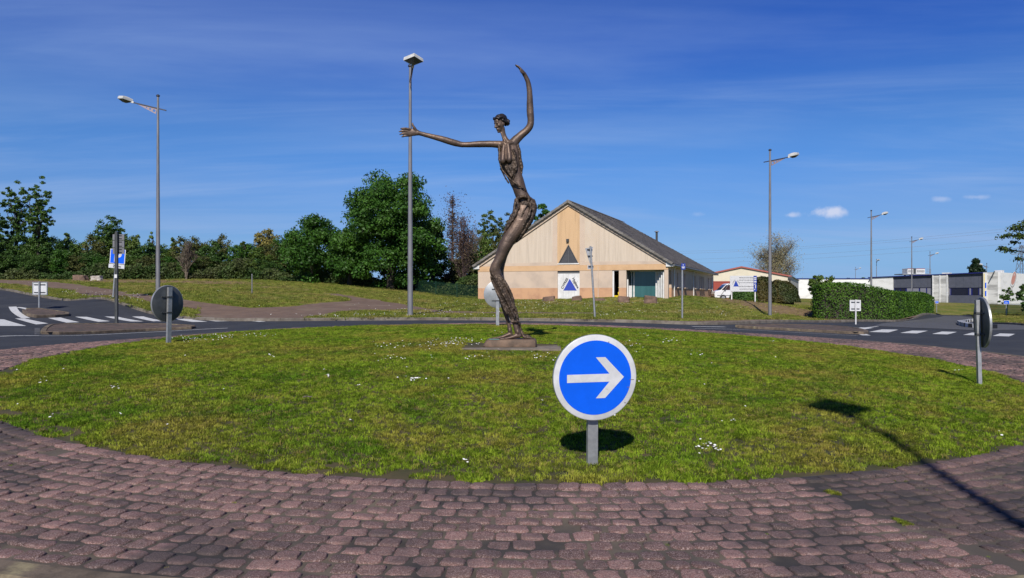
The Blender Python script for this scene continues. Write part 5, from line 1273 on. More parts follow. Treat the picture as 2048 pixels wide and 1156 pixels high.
    b = MB(); b.b2(nw0 - .1, nw0 - .05, .26, 1.3, 0, zb0); b.b2(nw1 + .05, nw1 + .1, .26, 1.3, 0, zb0); b.b2(nw0 - .1, nw1 + .1, .26, 1.3, zb0, zb0 + .05); b.b2(nw0 - .1, nw1 + .1, .26, 1.3, .08, .13); b.build('reveal', M['interior'], w)
    # yellow cleaning trolley standing inside
    q = thing('cleaning_trolley', 'yellow cleaning trolley with buckets behind the narrow window of the gabled building', 'trolley', (0, 0, 0)); q.parent = None
    Mw = Matrix.Translation((Lx, Ly, rz)) @ Matrix.Rotation(-math.radians(21.2), 4, 'Z'); xc = (nw0 + nw1) / 2 + .05
    o_ = Mw @ Vector((xc, .5, .14)); q.location = o_; q.rotation_euler = (0, 0, -math.radians(21.2))
    b = MB(); b.prism([(-.24, 0), (.10, 0), (.12, .38), (-.26, .38)], -.12, .12, 'y'); b.build('bucket', M['yellow'], q)
    b = MB(); b.prism([(.05, .42), (.28, .45), (.26, .66), (.12, .74), (.02, .60)], .0, .2, 'y'); b.build('press', M['yellow'], q)
    b = MB(); b.tube([(.2, .1, .0), (.2, .1, 1.05)], .02, 8); b.tube([(.05, .0, 1.0), (.25, .1, 1.15)], .02, 8); b.build('handle', M['yellow'], q)
    # glass entrance
    yb = 1.5; g0, g1 = fx(1269.5, yb), fx(1311, yb); l0 = fx(1254, yb)
    e = part('entrance_glazing', rect(g0, g1 + .0, .10, zb0 - .10), 'teal', yb, yb + .04)
    b = MB(); b.prism(rect(l0, g0 - .12, .10, zb0 - .10), yb, yb + .04, 'y'); b.build('side_pane', M['teal'], e)
    b = MB()
    for a, c_ in ((g0 - .118, g0 - .002), (l0 + .35, l0 + .42), (g1 + .002, g1 + .16)): b.b2(a, c_, yb - .05, yb + .05, .05, zb0 - .1)
    b.b2(l0, en1, yb - .05, yb + .05, 0, .048); b.b2(l0, en1, yb - .05, yb + .05, zb0 - .098, zb0); b.build('frame', M['white'], e)
    b = MB(); b.b2(fx(1253.6, .3), fx(1256.6, .3), .28, .36, 0, Z(1.25)); b.build('door_leaf', M['white'], e)
    b = MB(); b.b2(fx(1257.5, .8), fx(1264, .8), .8, .86, 0, Z(.75)); b.build('low_panel', M['white'], e)
    for k, (a, yy) in enumerate([(1312.6, 1.25), (1316.4, 1.0), (1320.0, .75), (1323.6, .5), (1327.2, .26)]):
        xx = fx(a, yy); b = MB(); b.b2(xx - .05, xx + .05, yy - .03, yy + .03, 0, zb0 - .11); b.build('white_slat', M['white'], e)
    b = MB(); b.b2(en0 - .25, en0 - .002, .252, yb, 0, zb0 + .02); b.b2(en0 - .25, Wd - .26, yb + .06, yb + .12, 0, zb0); b.b2(en0 - .25, Wd - .02, .26, yb + .1, zb0 + .001, zb0 + .05); b.build('porch_lining', M['gutter'], root)
    b = MB(); b.b2(en0, Wd - .01, .0, yb - .06, -.1, .03); b.build('porch_floor', M['concrete'], root)
    # side wall
    y1 = sy(1342.8)
    b = MB(); b.b2(Wd - .25, Wd - .004, .34, y1, zb0, zb1 + .1); b.build('side_lintel', M['cream_low'], root)
    wins = [(1353, 1356.4), (1367, 1371), (1388.4, 1391), (1398.2, 1401), (1402, 1404.4), (1405.2, 1407.6), (1415.3, 1418.2), (1419.2, 1422.2)]
    wy = [(sy(a), sy(b_)) for a, b_ in wins]; zt = Z(1.86); zs = Z(.66)
    b = MB(); b.prism(rect(y1, BL, zp, roof_under(Wd)), Wd - .25, Wd, 'x', [rect(a, c_, zs, zt) for a, c_ in wy]); b.build('side_wall', M['cream_low'], root)
    b = MB(); b.prism(rect(y1, BL, 0, zp - .002), Wd - .25, Wd + .012, 'x'); b.build('plinth', M['orange_low'], root)
    for a, c_ in wy:
        b = MB(); b.b2(Wd - .22, Wd - .17, a, c_, zs, zt); w_ = b.build('window', M['win_grey'], root)
        b = MB(); b.b2(Wd - .168, Wd - .12, a, a + .06, zs, zt); b.b2(Wd - .168, Wd - .12, c_ - .06, c_, zs, zt); b.b2(Wd - .168, Wd - .12, a + .06, c_ - .06, zt - .06, zt); b.build('frame', M['white'], w_)
        b = MB(); b.b2(Wd + .002, Wd + .20, a - .05, c_ + .05, zs - .08, zs - .02); b.build('sill', M['cream_low'], w_)
    b = MB(); b.b2(Wd - .24, Wd - .18, y1 - 1.1, y1 - .02, 0, zb0 - .002); b.build('side_door', M['win_dark'], root)
    for px in (1348.6, 1387.2, 1425.0):
        yy = sy(px, Wd + .08); b = MB(); b.tube([(Wd + .33, yy, roof_under(Wd) - .02), (Wd + .08, yy, roof_under(Wd) - .38), (Wd + .08, yy, 0.0)], .05, 8); b.build('downpipe', M['white'], root, True)
    b = MB(); b.b2(0, .25, .252, BL, 0, roof_under(0)); b.b2(0, Wd - .26, BL - .25, BL, 0, roof_under(0)); b.build('rear_wall', M['cream_low'], root)
    # eaves: soffit, fascia, gutter
    b = MB(); b.tube([(Wd + .47, -.18, ez - .13), (Wd + .47, BL + .3, ez - .13)], .085, 10); b.build('gutter', M['gutter'], root, True)
    b = MB(); b.b2(Wd + .005, Wd + .37, .0, BL + .2, ez - .20, ez - .17); b.build('soffit', M['white'], root)
    b = MB(); b.prism([(Wd - .15, ez - .23), (Wd + .40, ez - .23), (Wd + .40, ez - .07), (Wd - .15, ez + .20)], -.16, -.02, 'y'); b.build('fascia_end', M['white'], root)
    b = MB(); b.prism([(.15, ez - .23), (-.40, ez - .23), (-.40, ez - .07), (.15, ez + .20)], -.16, -.02, 'y'); b.build('fascia_end', M['white'], root)
    for sgn in (-1, 1):
        b = MB(); P0 = (8.1 + sgn * 8.45, ez); P1 = (8.1, az); o1, o2 = -.10, -.36
        b.prism([(P0[0], P0[1] + o1), (P1[0], P1[1] + o1), (P1[0], P1[1] + o2), (P0[0] - sgn * .30, P0[1] + .19 + o2)], -.14, -.022, 'y'); b.build('verge_board', M['cream_low'], root)
    # roof
    ridge_end = 19.9; ye = BL + .3; yf = -.24
    b = MB()
    for sgn in (-1, 1):
        b.add([(8.1, yf, az - .06), (8.1 + sgn * 8.5, yf, ez - .06), (8.1 + sgn * 8.5, ye, ez - .06), (8.1, ridge_end, az - .06)], [(0, 1, 2, 3)])
    b.add([(8.1 - 8.5, ye, ez - .06), (8.1 + 8.5, ye, ez - .06), (8.1, ridge_end, az - .06)], [(0, 1, 2)])
    b.add([(8.1, yf, az - .16), (8.1 + 8.5, yf, ez - .16), (8.1 + 8.5, ye, ez - .16), (8.1, ridge_end, az - .16)], [(3, 2, 1, 0)])
    rf = b.build('roof', M['tile'], root, fix=False)
    L_s = math.hypot(8.5, az - ez); dirs = (8.5 / L_s, (az - ez) / L_s); vs = []; fs = []
    rows = 31; dl = L_s / rows; tw = .31
    for sgn in (1, -1):
        for i in range(rows):
            s0, s1 = i * dl, (i + 1) * dl + .05           # from the eave upwards
            f = (i + .5) / rows; yend = ye + (ridge_end - ye) * f
            for j in range(int((yend - yf) / tw)):
                ya = yf + j * tw
                if sgn < 0 and j > 3: continue
                prof = [(0, .0), (.25, .012), (.45, .05), (.72, .058), (.97, .008)]; n = len(vs); jz = random.uniform(-.006, .006)
                for (s, up) in ((s0 - .0, .050), (s1, .004)):
                    for (q, h) in prof:
                        x = 8.5 - s * dirs[0]; z = ez + s * dirs[1] - .05; vs.append((8.1 + sgn * (x + (up + h + jz) * dirs[1]), ya + q * tw, z + (up + h + jz) * dirs[0]))
                for (q, h) in prof:
                    x = 8.5 - s0 * dirs[0]; z = ez + s0 * dirs[1] - .05; vs.append((8.1 + sgn * x, ya + q * tw, z))
                for k in range(4):
                    fs.append((n + k, n + k + 1, n + 6 + k, n + 5 + k)); fs.append((n + 10 + k, n + 11 + k, n + k + 1, n + k))
    o = link('roof_tiles', mesh('roof_tiles', vs, fs, M['tile']), rf); tag(o, kind='stuff')
    bm = bmesh.new(); bm.from_mesh(o.data); bmesh.ops.recalc_face_normals(bm, faces=bm.faces); bm.to_mesh(o.data); bm.free()
    vm = None; nt_ = 24
    for sgn in (-1, 1):
        for i in range(nt_):
            if vm is None:
                b = MB(); Lt = L_s / nt_; b.prism([(-Lt / 2 + .008, -.09), (Lt / 2 + .02, -.12), (Lt / 2 + .02, .055), (-Lt / 2 + .008, .085)], -.16, .16, 'y'); t_ = b.build('verge_tile', M['verge'], rf); vm = t_.data; bpy.data.objects.remove(t_)
            s = (i + .5) * L_s / nt_; x = 8.1 + sgn * (8.5 - s * dirs[0]); z = ez + s * dirs[1]
            ang = math.atan2(dirs[1], dirs[0]); o = link('verge_tile', vm, rf, (x, -.20, z)); o.rotation_euler = (0, -ang, 0) if sgn < 0 else (0, -ang, math.pi)
            if sgn > 0: o.rotation_euler = Matrix.Rotation(math.pi, 4, 'Z').to_3x3().to_4x4().__matmul__(Matrix.Rotation(-ang, 4, 'Y')).to_euler()
    rm = None
    for k in range(45):
        if rm is None:
            b = MB(); pr = [(-.17, -.03), (-.13, .05), (0, .10), (.13, .05), (.17, -.03), (0, .03)]; b.prism(pr, -.23, .23, 'y'); t_ = b.build('ridge_tile', M['verge'], rf); rm = t_.data; bpy.data.objects.remove(t_)
        o = link('ridge_tile', rm, rf, (8.1, yf + .22 + k * .445, az + .02)); o.rotation_euler = (random.uniform(-.02, .02), 0, 0)
    # flue
    best = min(((abs(((Lx + ca * x_ + sa * y_) / (Ly - sa * x_ + ca * y_)) * F + CX - 1313), x_, y_, z_) for q in np.linspace(0, 1, 200) for (x_, y_, z_) in [(8.1 + 8.3 * q, ridge_end + (ye - ridge_end) * q - .3, az + (ez - az) * q)]))
    _, x_, y_, z_ = best; b = MB(); b.tube([(x_, y_, z_ - .3), (x_, y_, z_ + .95)], .12, 12); fl = b.build('flue', M['post_dark'], rf, True)
    b = MB(); b.lathe([(.10, z_ + .96), (.25, z_ + 1.0), (.25, z_ + 1.05), (.02, z_ + 1.14)], 12, Matrix.Translation((x_, y_, 0))); b.build('cowl', M['alu'], fl, True)
    # cable conduit on the front
    xx = fx(1196.5); b = MB(); b.b2(xx - .025, xx + .025, -.05, -.014, .15, zb0 + .35); b.build('conduit', M['cream_low'], root)
house()

# ---------------------------------------------------------------- sign board
def board():
    t = 64.0; k = t / F; x0 = (1486 - CX) / F * t; g = ground_h(x0, t) - .05; h = lambda py: CZ + (HZ - py) * k - g; X = lambda px: (px - 1486) * k
    root = thing('sign_board', 'white sign board with blue triangle, text lines and blue arrow strip, on white legs', 'sign', (x0, t, g))
    for px in (1463, 1510):
        b = MB(); b.b2(X(px) - .045, X(px) + .045, -.06, .03, -.3, h(553)); b.build('leg', M['white'], root)
    b = MB(); b.b2(X(1459.5), X(1506.3), -.10, -.062, h(583), h(551.5)); p_ = b.build('panel', M['sign_white'], root)
    b = MB(); b.b2(X(1506.5), X(1512.8), -.105, -.062, h(583), h(551.5)); s_ = b.build('blue_strip', M['blue'], root)
    b = MB(); b.prism([(X(1466), h(573)), (X(1477), h(573)), (X(1471), h(560.5))], -.106, -.101, 'y'); b.build('blue_triangle', M['blue'], p_)
    R = Matrix.Rotation(math.radians(90), 4, 'X')
    for body, py, sz in [('PRODUITS & MATERIEL', 555.6, .115), ('DE NETTOYAGE POUR', 560.4, .115), ('COLLECTIVITES & PROFESSIONNELS', 565.4, .074), ('CENTRE DE FORMATION', 573.0, .115), ("AUX METIERS DE L'HYGIENE", 578.2, .092)]:
        text_mesh('lettering', body, sz, M['gutter'], p_, Matrix.Translation((X(1491.8), -.104, h(py))) @ R, bold=.003)
    text_mesh('lettering', 'CYPRES', .13, M['gutter'], p_, Matrix.Translation((X(1466.4), -.104, h(564.5))) @ Matrix.Rotation(math.radians(-63), 4, 'Y') @ R)
    text_mesh('lettering', 'Hygiene', .13, M['gutter'], p_, Matrix.Translation((X(1476.2), -.104, h(564.5))) @ Matrix.Rotation(math.radians(63), 4, 'Y') @ R)
    for a, c in ((554.5, 557.0), (558.2, 560.2), (562, 565)):
        b = MB(); b.b2(X(1507.4), X(1511.8), -.109, -.1055, h(c), h(a)); b.build('white_text_block', M['sign_white'], s_)
    b = MB(); xa = X(1509.8); b.b2(xa - .02, xa + .05, -.109, -.1055, h(576.5), h(569)); b.prism([(xa - .12, h(568.5)), (xa + .02, h(566.6)), (xa + .02, h(570.4))], -.109, -.1055, 'y'); b.b2(X(1507.6), X(1509.6), -.109, -.1055, h(580), h(577.8)); b.build('arrow', M['sign_white'], s_)
    for px0, px1, pf in ((1459, 1443, 594), (1421, 1413, 594)) if 0 else ((1460, 1443, 595),):
        b = MB(); b.tube([(X(px0), .1, h(566)), (X(px1), .6, h(pf))], .025, 6); b.build('brace', M['alu'], root)
board()

# ---------------------------------------------------------------- van, container, warehouse, factory
def van():
    t = 84.0; k = t / F; x0 = (1427 - CX) / F * t; z = CZ + (HZ - 601.5) * k
    root = thing('van', 'white panel van parked behind the sign board, cab facing left', 'van', (x0 + 2.6, t + .9, z))
    prof = [(-2.45, .35), (-2.50, .75), (-2.42, 1.02), (-1.80, 1.18), (-1.20, 1.80), (-.95, 1.90), (2.35, 1.95), (2.50, 1.80), (2.52, .40), (2.0, .30), (-2.0, .30)]
    b = MB(); b.prism(prof, -.92, .92, 'y'); bo = b.build('body', M['van_white'], root); bv = bo.modifiers.new('b', 'BEVEL'); bv.width = .07; bv.segments = 3
    b = MB(); b.prism([(-1.72, 1.18), (-1.22, 1.72), (-.62, 1.74), (-.62, 1.18)], -.935, -.915, 'y'); b.build('side_window', M['glass_red'], root)
    b = MB(); b.add([(-1.83, -.82, 1.19), (-1.83, .82, 1.19), (-1.24, .78, 1.77), (-1.24, -.78, 1.77)], [(0, 1, 2, 3)]); b.build('windscreen', M['win_dark'], root)
    for sy_ in (-.90, .90):
        for xx in (-1.55, 1.65):
            b = MB(); A = Matrix.Translation((xx, sy_, .33)) @ Matrix.Rotation(math.pi / 2, 4, 'X'); b.lathe([(.33, -.10), (.33, .10)], 20, A); w = b.build('wheel', M['tyre'], root)
            b = MB(); b.lathe([(.20, -.112), (.20, .112)], 16, A); b.build('rim', M['alu'], w)
    b = MB(); b.b2(-2.54, -2.38, -.6, .6, .3, .5); b.build('bumper', M['black'], root)
    b = MB(); b.b2(-2.2, 2.4, -.935, -.921, .55, .60); b.build('trim', M['black'], root)
    b = MB(); b.b2(-.58, -.45, -.94, -.921, 1.02, 1.06); b.build('door_handle', M['black'], root)
    for s in (-1, 1):
        b = MB(); b.ball((-2.38, s * .66, .88), (.10, .18, .13)); b.build('headlight', M['alu'], root, True)
    b = MB(); b.b2(-1.45, -1.28, -1.10, -.94, 1.16, 1.42); b.build('mirror', M['black'], root)
van()
def container():
    t = 96.0; k = t / F; x0 = (1441 - CX) * k; z = CZ + (HZ - 601) * k
    o = thing('container', 'red ribbed container showing above the white van', 'container', (x0, t + 1.2, z)); b = MB(); b.b2(-1.9, 2.2, -1.1, 1.2, 0, (601 - 564) * k); b.build('box', M['red'], o)
    b = MB()
    for i in range(20): b.b2(-1.85 + i * .2, -1.76 + i * .2, -1.14, -1.101, .1, (601 - 564) * k - .1)
    b.build('ribs', M['red'], o); b = MB(); b.b2(-1.92, 2.22, -1.15, 1.22, (601 - 564) * k + .002, (601 - 563) * k + .05); b.build('top_rail', M['red2'], o)
container()
def warehouse():
    a_ = math.radians(22.1); ca, sa = math.cos(a_), math.sin(a_); Cx, Cy = 38.15, 105.0; Wd = 13.0; Lx, Ly = Cx - Wd * ca, Cy + Wd * sa; rz = CZ - 1.3
    root = thing('warehouse', 'pale yellow gabled warehouse with thin dull red roof edge', 'building', (Lx, Ly, rz), -a_)
    ev, ap = 2.53 + 1.3, 3.85 + 1.3; D = 34
    b = MB(); b.prism([(0, 0), (Wd, 0), (Wd, ev), (Wd / 2, ap), (0, ev)], 0, .2, 'y'); b.build('front_wall', M['warehouse'], root)
    b = MB(); b.b2(Wd - .2, Wd, .201, D, 0, ev); b.build('side_wall', M['warehouse_side'], root)
    b = MB(); b.b2(0, .2, .201, D, 0, ev); b.b2(.2, Wd - .2, D - .2, D, 0, ev); b.build('rear_wall', M['warehouse'], root)
    b = MB()
    for x0, x1, z0, z1 in ((-.2, Wd / 2, ev - .06, ap + .02), (Wd / 2, Wd + .15, ap + .02, ev - .04)): b.add([(x0, -.1, z0), (x1, -.1, z1), (x1, D, z1), (x0, D, z0), (x0, -.1, z0 + .12), (x1, -.1, z1 + .12), (x1, D, z1 + .12), (x0, D, z0 + .12)], [(0, 3, 2, 1), (4, 5, 6, 7), (0, 1, 5, 4), (1, 2, 6, 5), (2, 3, 7, 6), (3, 0, 4, 7)])
    rf = b.build('roof', M['gutter'], root)
    b = MB(); t = .30
    b.prism([(-.2, ev - .10), (Wd / 2, ap - .02), (Wd / 2, ap + .18), (-.2, ev + .10)], -.22, -.102, 'y'); b.prism([(Wd + .1, ev - .08), (Wd / 2, ap - .02), (Wd / 2, ap + .18), (Wd + .1, ev + .10)], -.22, -.102, 'y'); b.build('red_trim', M['red2'], rf)
    b = MB(); b.tube([(Wd - .1, -.30, ev - .3), (Wd - .1, -.30, 0)], .09, 8); b.build('downpipe', M['post_dark'], root)
    b = MB(); b.b2(Wd - .35, Wd + .15, -.32, -.03, ev - .30, ev + .0); b.build('hopper', M['post_dark'], root)
    b = MB()
    for x in (5.0, 6.1, 7.2): b.b2(x, x + .22, -.14, -.002, 3.05, 3.28)
    b.b2(5.0, 7.4, -.10, -.06, 3.18, 3.22); b.build('wall_lamp_rail', M['post_dark'], root)
warehouse()
def factory():
    Ax, Ay, Bx, By = 68.06, 146.0, 82.35, 130.0; L_ = math.hypot(Bx - Ax, By - Ay); d = Vector(((Bx - Ax) / L_, (By - Ay) / L_)); ang = math.atan2(d.y, d.x); rz = CZ - 2.4
    root = thing('factory', 'long white and dark grey factory with a computer mouse picture on its end wall', 'building', (Ax, Ay, rz), ang)
    # local x along the wall towards the viewer, outward (towards the left of the photo) is -y
    def s(px): u = (px - CX) / F; return (u * Ay - Ax) / (d.x - u * d.y)
    def z(px, py): return CZ + (HZ - py) / F * (Ay + d.y * s(px)) - rz
    T = z(1867, 551)
    ta, tb_ = z(1740, 556), z(1996.5, 545.2)
    def TP(x): return ta + (tb_ - ta) * x / L_
    def sec(nm, a, b_, z0, z1, y0, m):
        xa, xb = s(a), s(b_) - .01; b = MB(); f0 = (TP(xa) + z0, TP(xb) + z0) if z0 < 0 else (z0, z0); f1 = (TP(xa) + z1, TP(xb) + z1) if z1 <= .6 else (z1, z1)
        b.prism([(xa, f0[0]), (xb, f0[1]), (xb, f1[1]), (xa, f1[0])], y0, .4, 'y'); return b.build(nm, M[m], root)
    sec('white_wall', 1740, 1787, 0, 0, -.25, 'white_wall')
    for (a, c, wins) in ((1787, 1867, [(1789, 1799.5, 'win_dark'), (1800.5, 1811, 'win_dark'), (1813, 1824, 'win_grey'), (1825, 1837.5, 'win_grey'), (1839.5, 1852, 'win_grey'), (1853.5, 1866, 'win_grey')]),
                         (1897, 1967.5, [(1897.5, 1900.5, 'win_grey'), (1902, 1937, 'win_dark'), (1938, 1942, 'win_grey'), (1944.5, 1957, 'win_dark'), (1958, 1967, 'win_grey')])):
        zt, zb = z(a, 575.5), z(a, 590.5); up = sec('grey_panel', a, c, zt, -.10 if 0 else 0, 0, 'grey_clad'); sec('lower_panel', a, c, 0, zb, 0, 'grey_clad')
        fr = sec('window_band', a, c, zb, zt, .16, 'dark_blue')
        for (p, q, m) in wins:
            b = MB(); b.b2(s(p) + .05, s(q) - .05, .08, .15, zb + .08, zt - .12); b.build('window', M[m], root)
        for kx in np.arange(s(a) + 1.2, s(c), 1.2):
            b = MB(); b.b2(kx - .015, kx + .015, -.03, -.002, zt + .02, TP(kx) - .1); b.build('panel_joint', M['grey_clad'], up)
    w = sec('white_wall', 1867, 1897, 0, 0, -.35, 'concrete_wall')
    for px in (1867.6, 1881.5, 1896):
        b = MB(); b.b2(s(px) - .10, s(px) + .08, -.45, -.352, 0, TP(s(px))); b.build('white_pilaster', M['white'], w)
    b = MB(); b.prism([(s(1740) - .2, TP(s(1740)) + .01), (s(1968), TP(s(1968)) + .01), (s(1968), TP(s(1968)) + .17), (s(1740) - .2, TP(s(1740)) + .17)], -.48, .4, 'y'); b.build('blue_coping', M['dark_blue'], root)
    e = sec('stained_wall', 1975.5, 1996.5, 0, .1, -.3, 'concrete_wall')
    b = MB(); b.b2(s(1968.1), s(1975.4), -.45, .4, 0, TP(s(1972)) + .1); st = b.build('striped_pier', M['white_wall'], root)
    for i, zz in enumerate((.8, 2.2, 3.6)):
        b = MB(); b.b2(s(1971.8), s(1974.5), -.48, -.452, zz, zz + .9); b.build('light_blue_mark', M['win_grey'] if 0 else M['sign_blue'], st)
    b = MB(); b.b2(s(1969.5), s(1970.8), -.475, -.452, .1, TP(s(1970)) - .1); b.build('yellow_stripe', M['leaf_yel'] if 0 else M['yellow'], st)
    # end wall facing the viewer, with the mouse picture
    x1 = s(1996.5); b = MB(); b.b2(x1 + .01, x1 + .41, -.3, 30, -.3, z(1997, 544.8)); ew = b.build('end_wall', M['white_wall'], root)
    xf = x1 + .42; Xe = lambda px: ((px - CX) / F * By - Bx) / (-d.y - d.x * (px - CX) / F)            # along +x in the world = +y local (approximately)
    def outline(cx, cy, a, b_, rot, n=28, pw=2.6):
        o = []
        for k in range(n):
            t = 2 * math.pi * k / n; c_, s_ = math.cos(t), math.sin(t); q = (abs(c_) ** pw + abs(s_) ** pw) ** (-1 / pw); X, Y = a * c_ * q, b_ * s_ * q; o.append((cx + (X * math.cos(rot) - Y * math.sin(rot)) * 1.7, cy + X * math.sin(rot) + Y * math.cos(rot)))
        return o
    cy = Xe(2022); k = (By + d.x * cy) / F; cz = CZ + (HZ - 558) * k - rz; pink = mat('faded_pink_print', (.56, .25, .20), (.50, .30, .25), .8, rough=.7); gr = mat('grey_print', (.20, .19, .20), rough=.7)
    for nm, oo, m, x_ in (('mouse_shadow', outline(cy + .0, cz - .15, 1.45, .72, math.radians(62)), gr, 0), ('mouse_rim', outline(cy - .03, cz - .02, 1.42, .70, math.radians(62)), M['white'], .004), ('mouse_body', outline(cy + .05, cz + .10, 1.22, .56, math.radians(62)), pink, .008), ('mouse_wheel', outline(cy + .42, cz + .78, .24, .09, math.radians(62), 12), M['white'], .012)):
        b = MB(); b.prism([(p[0], p[1]) for p in oo], xf + x_ - .008, xf + x_ + .002, 'x'); b.build(nm, m, ew)
    b = MB(); b.tube([(xf + .01, cy - .8, cz - 1.3), (xf + .01, cy - 1.0, cz - 1.9), (xf + .01, cy - .7, cz - 2.3), (xf + .01, cy - .5, cz - 2.1)], .06, 6); b.build('mouse_cable', gr, ew)
    # roof
    b = MB(); b.b2(s(1740), x1, .41, 30, ta - .45, ta - .25); b.build('roof', M['gutter'], root)
    # floodlights leaning out
    for px in (1744, 1990):
        b = MB(); xx = s(px); b.tube([(xx, -.3, TP(xx) + .2), (xx - .1, -1.3, TP(xx) - .8)], .10, 6); b.build('floodlight_arm', M['post_dark'], root)
    for (px, w_) in ((1885, .9), (1991, .8)):
        b = MB(); b.b2(s(px) - w_ * .7, s(px) + w_ * .7, 1.5, 2.6, TP(s(px)) - .6, TP(s(px)) + .45); b.build('roof_vent', M['white'], root)
    # rooftop cooling unit on a steel platform
    tt = 146.0; kk = tt / F; ux = (1831 - CX) * kk; zc = lambda py: CZ + (HZ - py) * kk
    u = thing('cooling_unit', 'white rooftop cooling unit with railings on the factory roof', 'cooling unit', (ux, tt, zc(552)))
    hh = lambda py: zc(py) - zc(552); X = lambda px: (px - 1831) * kk
    b = MB(); b.b2(X(1802), X(1859), -.6, 2.6, hh(549.5), hh(547.5)); b.build('platform', M['alu_back'], u)
    for px in (1811, 1822, 1838, 1848):
        b = MB(); b.b2(X(px) - .12, X(px) + .12, .1, .35, -.6, hh(549.6)); b.build('leg', M['post_dark'], u)
    for a, c in ((1814, 1825.5), (1831, 1849)):
        b = MB(); b.b2(X(a), X(c), -.2, 1.8, hh(547.4), hh(538)); bx = b.build('unit', M['white'], u)
        b = MB(); b.b2(X(a) + .1, X(c) - .1, -.23, -.201, hh(544.5), hh(543)); b.b2(X(a) + .1, X(c) - .1, -.23, -.201, hh(541.3), hh(540.5)); b.build('grille', M['post_dark'], bx)
        b = MB(); b.b2(X(a), X(c), -.25, 1.85, hh(537.9), hh(537.0)); b.build('lid', M['red2'], bx)
    b = MB(); b.b2(X(1826), X(1830.5), -.1, 1.5, hh(547.4), hh(536.5)); b.build('duct', M['post_dark'], u)
    b = MB()
    for px in (1802.5, 1806, 1810, 1851, 1855, 1858.5): b.tube([(X(px), -.55, hh(547.5)), (X(px), -.55, hh(538))], .03, 5)
    for py in (538, 542.5): b.tube([(X(1802.5), -.55, hh(py)), (X(1812), -.55, hh(py))], .03, 5); b.tube([(X(1850), -.55, hh(py)), (X(1858.5), -.55, hh(py))], .03, 5)
    b.build('railing', M['alu'], u)
    # lower white hall to the left
    r2 = thing('white_hall', 'low white hall with a blue roof edge behind the clipped hedge', 'building', ((1590 - CX) / F * 188, 188, CZ - 2.2))
    w2 = (1741 - 1590) / F * 188; b = MB(); b.b2(0, w2, 0, .3, 0, 33.5 / F * 188 * 1.0 + 2.2 - .25); b.b2(0, .3, .301, 26, 0, 33 / F * 188 + 1.9); b.build('wall', M['white_wall'], r2)
    b = MB(); b.b2(-.1, w2, -.1, 26, 33.5 / F * 188 + 1.96, 33.5 / F * 188 + 2.2); b.build('blue_coping', M['dark_blue'], r2)
factory()

# ---------------------------------------------------------------- fences
def wire_fence(label, p0, p1, h, m='fence_green', post=2.5, gap=.06):
    a = Vector(p0); b_ = Vector(p1); L_ = (b_ - a).length; g = H(a.x, a.y) + .1; root = thing('wire_fence', label, 'fence', (a.x, a.y, g), math.atan2((b_ - a).y, (b_ - a).x)); d = (b_ - a).normalized()
    dz = lambda s: ground_h(a.x + d.x * s, a.y + d.y * s) - g
    n = int(L_ / post); prev = None
    for i in range(n + 1):
        s = i * L_ / n; q = MB(); q.b2(s - .03, s + .03, -.03, .03, dz(s) - .1, dz(s) + h); q.build('post', M[m], root)
    w = MB(); s = 0
    while s < L_:
        z = dz(s); w.b2(s - .006, s + .006, -.006, .006, z, z + h - .05); s += gap
    for j in range(int(h / .2)):
        for i in range(n):
            s0, s1 = i * L_ / n, (i + 1) * L_ / n; z0, z1 = dz(s0), dz(s1); w.tube([(s0, 0, z0 + .05 + j * .2), (s1, 0, z1 + .05 + j * .2)], .007, 4, False)
    tag(w.build('wire_mesh', M[m], root, fix=False), kind='stuff')
wire_fence('green wire mesh fence below the big tree, left of the gabled building', W2(832, 73), W2(958, 68), 1.25)
wire_fence('dark green mesh fence beside the parking sign at the right edge', W2(1972, 66), W2(2110, 58), 1.0)

# ---------------------------------------------------------------- right-hand small signs, checked kerb
def small_sign(px, py0, py1, half, pf, t, label):
    k = t / F; x = (px - CX) * k; z = CZ + (HZ - pf) * k; root = thing('small_sign', label, 'road sign', (x, t, z)); h = lambda py: (pf - py) * k
    b = MB(); b.b2(-half * k, half * k, -.04, -.01, h(py1), h(py0)); b.build('panel', M['sign_white'], root)
    b = MB(); b.b2(-half * k * .9, half * k * .9, -.045, -.0405, h(py1) + .04, h(py0) - .04); b.build('blue_field', M['sign_blue'], root)
    b = MB(); b.prism([(-half * k * .35, h(py1) + .1), (-half * k * .1, h(py1) + .1), (-half * k * .1, h(py0) - .12), (-half * k * .35, h(py0) - .12)], -.05, -.0455, 'y'); b.prism([(half * k * .15, h(py1) + .1), (half * k * .5, h(py1) + .1), (half * k * .3, h((py0 + py1) / 2))], -.05, -.0455, 'y'); b.build('symbol', M['sign_white'], root)
    b = MB(); b.tube([(0, .01, -.2), (0, .01, h(py0))], .035, 8); b.build('post', M['alu'], root, True)
small_sign(2012.5, 600.5, 608.5, 5.6, 633.5, 62, 'small blue sign on a pale post in front of the mesh fence at right')
small_sign(1873.5, 602, 607, 3.0, 623, 92, 'tiny blue sign on a pale post at the far end of the clipped hedge')
def checker_kerb():
    pts = [G(x, y, 26, 0) for x, y in [(1990, 657.5), (1968, 656.5), (1950, 655.8), (1935, 654), (1924, 650.8), (1920, 648), (1925, 645.6), (1940, 643.2), (1955, 641.5)]]
    sm = arc([tuple(p[:2]) for p in pts], .52); root = thing('chequered_kerb', 'curved kerb of alternating black and white blocks at the car park entrance', 'kerb', (sm[0].x, sm[0].y, H(*sm[0])))
    for i in range(len(sm) - 1):
        a, c = sm[i], sm[i + 1]; mid = (a + c) / 2; b = MB(); b.box((0, 0, .09), (.5, .28, .2)); b.build('kerb_block', M['white'] if i % 2 else M['black'], root, loc=Vector((mid.x, mid.y, H(mid.x, mid.y))) - root.location, rot=(0, 0, math.atan2((c - a).y, (c - a).x)))
checker_kerb()
